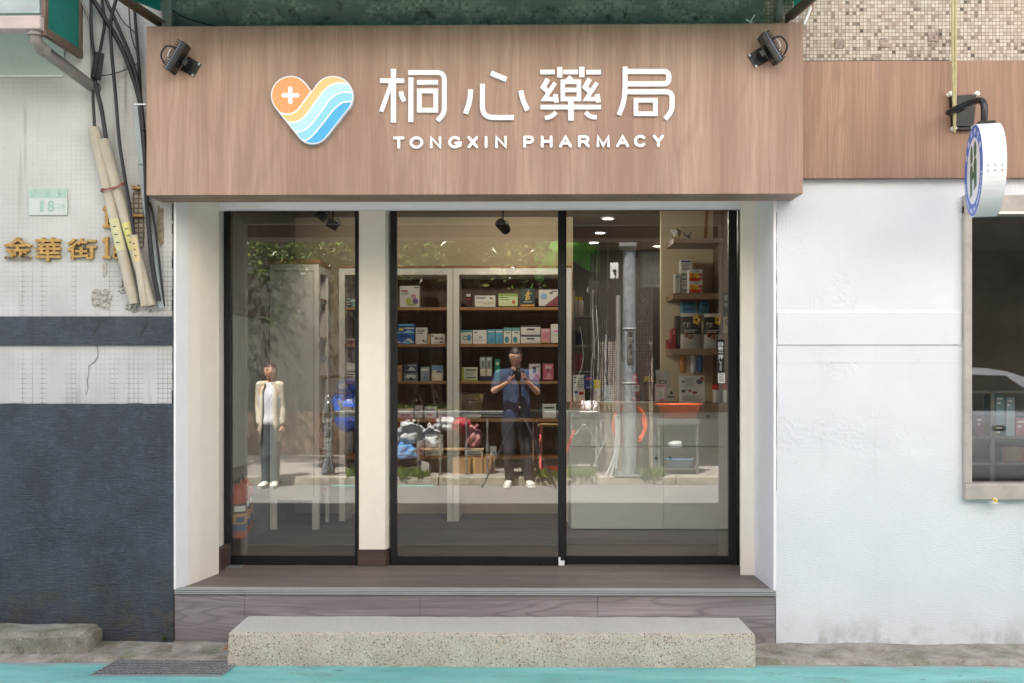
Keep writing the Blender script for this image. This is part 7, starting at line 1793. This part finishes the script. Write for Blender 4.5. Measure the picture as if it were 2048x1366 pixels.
# ---- the photographer
G = gz(-5.8); px0 = R(1032,0,-5.95).x
PH = thing('person', 'photographer in a navy short-sleeved shirt and dark jeans holding a camera on a tripod', 'person', (px0,-5.9,G))
def W_(x,y,z): return Vector((px0+x,y,z))
hc = W_(-.005,-5.965,1.685); fw = Vector((.10,1,-.16))
hipz, Y0 = .93, -5.99
kL, kR = W_(-.085,-5.94,.52), W_(.125,-5.94,.52); aL, aR = W_(-.085,-5.93,G+.10), W_(.155,-5.93,G+.10)
sL, sR = W_(-.20,Y0+.0,1.475), W_(.205,Y0,1.475); eL, eR = W_(-.275,-5.88,1.255), W_(.265,-5.90,1.235); wL, wR = W_(-.10,-5.70,1.365), W_(.12,-5.73,1.40)
nb = {'pel':(W_(.015,Y0,hipz),(.155,.12)),'wa':(W_(.01,Y0+.01,1.08),(.155,.12)),'ch':(W_(.005,Y0,1.32),(.17,.12)),'nk0':(W_(.0,Y0-.005,1.485),(.075,.07)),'nk':(W_(-.002,Y0+.01,1.57),(.058,.058)),'hd':(hc,(.07,.08)),
  'sL':(sL,.062),'eL':(eL,.046),'wL':(wL,.028),'sR':(sR,.062),'eR':(eR,.046),'wR':(wR,.028),
  'hL':(W_(-.085,Y0,.86),.095),'kL':(kL,.066),'cL':(W_(-.085,-5.95,.38),.062),'aL':(aL,.042),'hR':(W_(.115,Y0,.86),.095),'kR':(kR,.066),'cR':(W_(.14,-5.95,.38),.062),'aR':(aR,.042)}
eb = [('pel','wa'),('wa','ch'),('ch','nk0'),('nk0','nk'),('nk','hd'),('ch','sL'),('sL','eL'),('eL','wL'),('ch','sR'),('sR','eR'),('eR','wR'),('pel','hL'),('hL','kL'),('kL','cL'),('cL','aL'),('pel','hR'),('hR','kR'),('kR','cR'),('cR','aR')]
mb = MB(); vs, fs = flesh(nb, eb); mb.add(vs, fs, 0, True)
f_, r_2, u_ = head(mb, hc, .235, fw)
hand(mb, wL, Vector((.55,.45,.35)), Vector((.3,.2,.95)), Vector((-.3,1,.2)), .17, .55); hand(mb, wR, Vector((-.22,.75,.35)), Vector((-.95,.1,.1)), Vector((0,.1,1)), .17, .75)
mb.build('body', M['skin'], PH); face_bits(PH, hc, .235, f_, r_2, u_, True); hair(PH, hc, .235, f_, r_2, u_, M['hair'], back=-.35, cut=.0, fringe=-.05)
g2 = .014
sh = {k: (nb[k][0], tuple(x+.012 for x in (nb[k][1] if isinstance(nb[k][1], tuple) else (nb[k][1],)*2))) for k in ('wa','ch','sL','sR')}
sh['hem'] = (W_(.012,Y0,.90),(.180,.148)); sh['nk0'] = (W_(0,Y0-.005,1.475),(.085,.08)); sh['mL'] = (sL.lerp(eL,.72),.066); sh['mR'] = (sR.lerp(eR,.72),.066); sh['wa'] = (sh['wa'][0],(.180,.148)); sh['m0'] = (W_(0,Y0,1.2),(.176,.14))
vs, fs = flesh(sh, [('hem','wa'),('wa','m0'),('m0','ch'),('ch','nk0'),('nk0','sL'),('ch','sL'),('sL','mL'),('nk0','sR'),('ch','sR'),('sR','mR')]); vs = [v+Vector((mnoise.noise(v*9),mnoise.noise(v*9+Vector((5,0,0))),0))*.012 for v in vs]
mb = MB(); mb.add(vs, fs, 0, True); SHT = mb.build('shirt', M['navy'], PH)
mb = MB()
for s in (-1,1): mb.prism([W_(0,Y0+.075,1.50),W_(s*.075,Y0+.06,1.555),W_(s*.095,Y0+.075,1.50),W_(s*.045,Y0+.10,1.445)],(0,.008,0))
mb.build('collar', M['navy'], SHT)
je = {'pel':(nb['pel'][0],(.165,.130)),'hL':(nb['hL'][0],.108),'kL':(kL,.082),'cL':(nb['cL'][0],.072),'aL':(aL+Vector((0,0,.0)),.062),'hR':(nb['hR'][0],.108),'kR':(kR,.082),'cR':(nb['cR'][0],.072),'aR':(aR,.062)}
vs, fs = flesh(je, [('pel','hL'),('hL','kL'),('kL','cL'),('cL','aL'),('pel','hR'),('hR','kR'),('kR','cR'),('cR','aR')]); mb = MB(); mb.add(vs, fs, 0, True); mb.build('jeans', M['jeans'], PH)
shoe(PH, W_(-.085,-5.95,gz(-5.9)), W_(-.115,-5.72,gz(-5.75)), M['shoe']); shoe(PH, W_(.155,-5.95,gz(-5.9)), W_(.20,-5.73,gz(-5.75)), M['shoe'])
# tripod
TP = thing('tripod', 'black three-legged camera tripod in front of the photographer', 'tripod', (.02,-5.74,G))
ap = Vector((R(1040,0,-5.74).x,-5.74,R(0,817,-5.74).z))
for foot in (Vector((R(965,0,-5.73).x,-5.73,gz(-5.73))), Vector((R(1112,0,-5.73).x,-5.73,gz(-5.73))), Vector((ap.x+.03,-6.22,SWZ))):
    d = foot-ap; L_ = MB(); L_.tube([ap+d*.02+Vector((0,.0,.01)), ap+d*.5], .015, 10).tube([ap+d*.48, ap+d*.8], .012, 10).tube([ap+d*.78, foot+Vector((0,0,.012))], .009, 8); lg = L_.build('leg', C('dark_grey_tripod_tube',74,74,78,.35,metal=.4), TP)
    MB().cyl(ap+d*.46, ap+d*.50, .022, n=12).cyl(ap+d*.77, ap+d*.80, .018, n=12).build('clamp', M['black_gloss'], lg); MB().ball(foot+Vector((0,0,.016)), .016, 0).build('foot', M['rubber'], lg)
MB().cyl(ap+Vector((0,0,-.35)), ap+Vector((0,0,.30)), .014, n=12).build('centre_column', M['black'], TP)
MB().lathe([(.03,-.03),(.045,-.01),(.045,.02),(.03,.03)], ap, 16).box(ap.x-.03, ap.x+.03, ap.y-.03, ap.y+.03, ap.z+.30, ap.z+.335, bev=.005).build('head', M['black_gloss'], TP)
# camera in his hands
kc = Vector((ap.x*.0+.0, -5.66, CZ-.0)); CM = thing('camera', 'black photo camera with a wide lens held in both hands', 'camera', (0,-5.66,CZ-.06))
MB().box(-.07,.07,-5.70,-5.635,CZ-.052,CZ+.045,bev=.008).prism([(-.035,-5.70,CZ+.045),(.035,-5.70,CZ+.045),(.022,-5.70,CZ+.075),(-.022,-5.70,CZ+.075)],(0,.06,0)).build('camera_body', M['black'], CM)
MB().lathe([(.036,0),(.038,.03),(.040,.07),(.041,.115),(.037,.118),(.032,.112)],(0,-5.635,CZ),28,0,(0,1,0)).build('lens', M['black_gloss'], CM)
MB().box(-.045,.045,-5.705,-5.7005,CZ-.04,CZ+.03).build('screen', M['tinted'], CM)
mb = MB(); mb.box(-.03,.03,-5.69,-5.65,ap.z+.335,CZ-.053); mb.build('quick_plate', M['black_gloss'], CM)
# ---- the woman
wc = R(539,0,-5.74).x; G2 = gz(-5.74)
WN = thing('person', 'woman in a beige open jacket, white top and faded blue jeans at the left', 'person', (wc,-5.74,G2))
def V_(x,y,z): return Vector((wc+x*.82,-5.78+y,z))
hc = V_(0,0,1.495); fw = Vector((.22,1,.16)); hL_, hR_ = V_(-.155,.0,1.325), V_(.145,.0,1.325)
eL, eR = V_(-.18,-.03,1.06), V_(.17,-.03,1.06); wL, wR = V_(-.15,.03,.82), V_(.185,.02,.82)
nb = {'pel':(V_(0,0,.86),(.14,.10)),'wa':(V_(0,0,.99),(.115,.085)),'ch':(V_(0,.0,1.19),(.135,.095)),'nk0':(V_(0,-.005,1.335),(.06,.055)),'nk':(V_(0,-.0,1.40),(.042,.042)),'hd':(hc,(.06,.07)),
 'sL':(hL_,.045),'eL':(eL,.034),'wL':(wL,.022),'sR':(hR_,.045),'eR':(eR,.034),'wR':(wR,.022),'hL':(V_(-.075,0,.79),.082),'kL':(V_(-.07,.01,.47),.055),'cL':(V_(-.07,-.01,.34),.050),'aL':(V_(-.07,-.01,G2+.09),.034),'hR':(V_(.075,0,.79),.082),'kR':(V_(.07,.01,.47),.055),'cR':(V_(.07,-.01,.34),.050),'aR':(V_(.07,-.01,G2+.09),.034)}
mb = MB(); vs, fs = flesh(nb, eb); mb.add(vs, fs, 0, True); f_, r_2, u_ = head(mb, hc, .215, fw)
hand(mb, wL, Vector((.05,.1,-1)), Vector((1,.0,0)), Vector((0,1,0)), .155, .35); hand(mb, wR, Vector((.05,.1,-1)), Vector((-1,.0,0)), Vector((0,1,0)), .155, .35)
mb.build('body', M['skin'], WN); face_bits(WN, hc, .215, f_, r_2, u_); hair(WN, hc, .215, f_, r_2, u_, M['hair_brown'], back=-.75, cut=-.05, fringe=.0)
te = {'hem':(V_(0,0,.88),(.156,.120)),'wa':(V_(0,0,.99),(.135,.105)),'ch':(V_(0,0,1.19),(.15,.11)),'nk0':(V_(0,-.005,1.325),(.08,.07)),'sL':(hL_+Vector((.05,0,-.02)),.030),'sR':(hR_+Vector((-.05,0,-.02)),.030)}
vs, fs = flesh(te, [('hem','wa'),('wa','ch'),('ch','nk0'),('nk0','sL'),('nk0','sR')]); mb = MB(); mb.add(vs, fs, 0, True); mb.build('top', M['tee'], WN)
mb = MB()
for s, sh_, el_, wr_ in ((-1,hL_,eL,wL),(1,hR_,eR,wR)):
    nd, ed = chain([V_(s*.07,-.02,1.35), sh_+Vector((0,0,.01)), sh_.lerp(el_,.5), el_, el_.lerp(wr_,.82)], (.050,.058,.056,.052,.046)); vs, fs = flesh(nd, ed); mb.add(vs, fs, 0, True)
    rows = []
    for z, xo, xi, yb_, yf2 in ((1.37,.09,.05,-.085,.07),(1.25,.155,.085,-.105,.11),(1.05,.155,.08,-.11,.115),(.85,.17,.09,-.12,.12),(.64,.18,.12,-.125,.11)):
        rows.append([V_(s*xi,yf2+.012,z),V_(s*(xo-.03),yf2-.01,z),V_(s*xo,0,z),V_(s*(xo-.03),yb_,z),V_(0,yb_-.01,z)])
    vs = [p for r in rows for p in r]; vs += [p+Vector((0,0,0))+(p-V_(0,0,p.z))*-.05 for r in rows for p in r]; n_ = 25
    fs = [(i*5+j,i*5+j+1,(i+1)*5+j+1,(i+1)*5+j) for i in range(4) for j in range(4)]; mb.add(vs, fs+[tuple(n_+k for k in f) for f in fs]+[(i*5,(i+1)*5,n_+(i+1)*5,n_+i*5) for i in range(4)]+[(20+j,21+j,n_+21+j,n_+20+j) for j in range(4)], 0, True)
mb.build('jacket', M['jacket'], WN)
je = {'pel':(nb['pel'][0],(.148,.108)),'hL':(nb['hL'][0],.094),'kL':(nb['kL'][0],.070),'cL':(nb['cL'][0],.064),'aL':(nb['aL'][0],.058),'hR':(nb['hR'][0],.094),'kR':(nb['kR'][0],.070),'cR':(nb['cR'][0],.064),'aR':(nb['aR'][0],.058)}
vs, fs = flesh(je, [('pel','hL'),('hL','kL'),('kL','cL'),('cL','aL'),('pel','hR'),('hR','kR'),('kR','cR'),('cR','aR')]); mb = MB(); mb.add(vs, fs, 0, True); mb.build('jeans', M['blue_jeans'], WN)
shoe(WN, V_(-.07,-.03,G2), V_(-.085,.16,G2), M['shoe']); shoe(WN, V_(.07,-.03,G2), V_(.09,.16,G2), M['shoe'])
# ================================================================== parked car, mirrored in the side window
CX0, CX1, cy0, cy1 = 3.25, 7.45, -7.6, -5.95
CR = thing('parked_car', 'silver car parked on the far side, mirrored in the dark side window', 'car', ((CX0+CX1)/2,(cy0+cy1)/2,gz(-5.8)))
gz0_ = gz(-5.8)
def prof(pts, inset, m, name, yA, yB, parent, sm=True):
    sp_ = spline([(x, 0, z) for x, z in pts+pts[:2]], 4)[:-5]; pts = [(p.x, p.z) for p in sp_]; n_ = len(pts); rows = []
    for y, t in ((yA, inset), (yA+.03, inset*.55), (yA+.10, inset*.2), (yA+.35, 0), (yB-.35, 0), (yB-.10, inset*.2), (yB-.03, inset*.55), (yB, inset)):
        cz_ = sum(p[1] for p in pts)/n_; cx_ = sum(p[0] for p in pts)/n_
        rows.append([Vector((CX0+cx_+(x-cx_)*(1-t*.5), y, gz0_+cz_+(z-cz_)*(1-t))) for x, z in pts])
    mb = MB(); vs = [p for r in rows for p in r]; mb.add(vs, [(i*n_+j,i*n_+(j+1)%n_,(i+1)*n_+(j+1)%n_,(i+1)*n_+j) for i in range(7) for j in range(n_)]+[tuple(range(n_))[::-1],tuple(range(7*n_,8*n_))], 0, True); return mb.build(name, m, parent)
prof([(.05,.30),(.0,.55),(.06,.85),(.35,.95),(1.0,1.0),(3.0,.98),(3.75,.88),(4.15,.70),(4.2,.40),(4.1,.22),(3.7,.20),(.5,.20)], .16, M['silver'], 'body', cy0, cy1, CR)
prof([(.45,.96),(.95,1.38),(1.35,1.46),(2.3,1.44),(3.15,.98)], .10, M['silver'], 'cabin', cy0+.10, cy1-.10, CR)
for y in (cy1-.094, cy0+.088):
    for q4 in (((.80,1.0),(1.12,1.36),(1.62,1.395),(1.62,1.0)),((1.70,1.0),(1.70,1.395),(2.25,1.385),(2.80,1.0))):
        MB().prism([(CX0+x,y,gz0_+z) for x,z in q4],(0,.006,0)).build('window', M['tinted'], CR)
for x, dx in ((2.05,0),(1.2,0)):
    MB().box(CX0+x,CX0+x+.16,cy1+.002,cy1+.022,gz0_+.80,gz0_+.825,bev=.006).build('door_handle', M['chrome'], CR)
for x in (.85,3.35):
    for y in (cy1-.10,cy0+.10):
        s = 1 if y > -6.7 else -1; w_ = MB().lathe([(.20,-.10),(.31,-.10),(.325,-.06),(.325,.06),(.31,.10),(.20,.10)],(CX0+x,y,gz0_+.325),28,0,(0,1,0)).build('wheel', M['tyre'], CR)
        MB().lathe([(.0,.0),(.05,.01),(.18,.02),(.21,.0)],(CX0+x,y+s*.085,gz0_+.325),20,0,(0,s,0)).build('rim', M['steel'], w_)
for y in (cy1-.25,cy0+.25): MB().ball((CX0+.03,y,gz0_+.78),1,0,.05,.14,.08,2).build('tail_lamp', M['redlamp'], CR); MB().ball((CX0+4.10,y,gz0_+.66),1,0,.08,.16,.07,2).build('headlight', M['tinted'], CR)
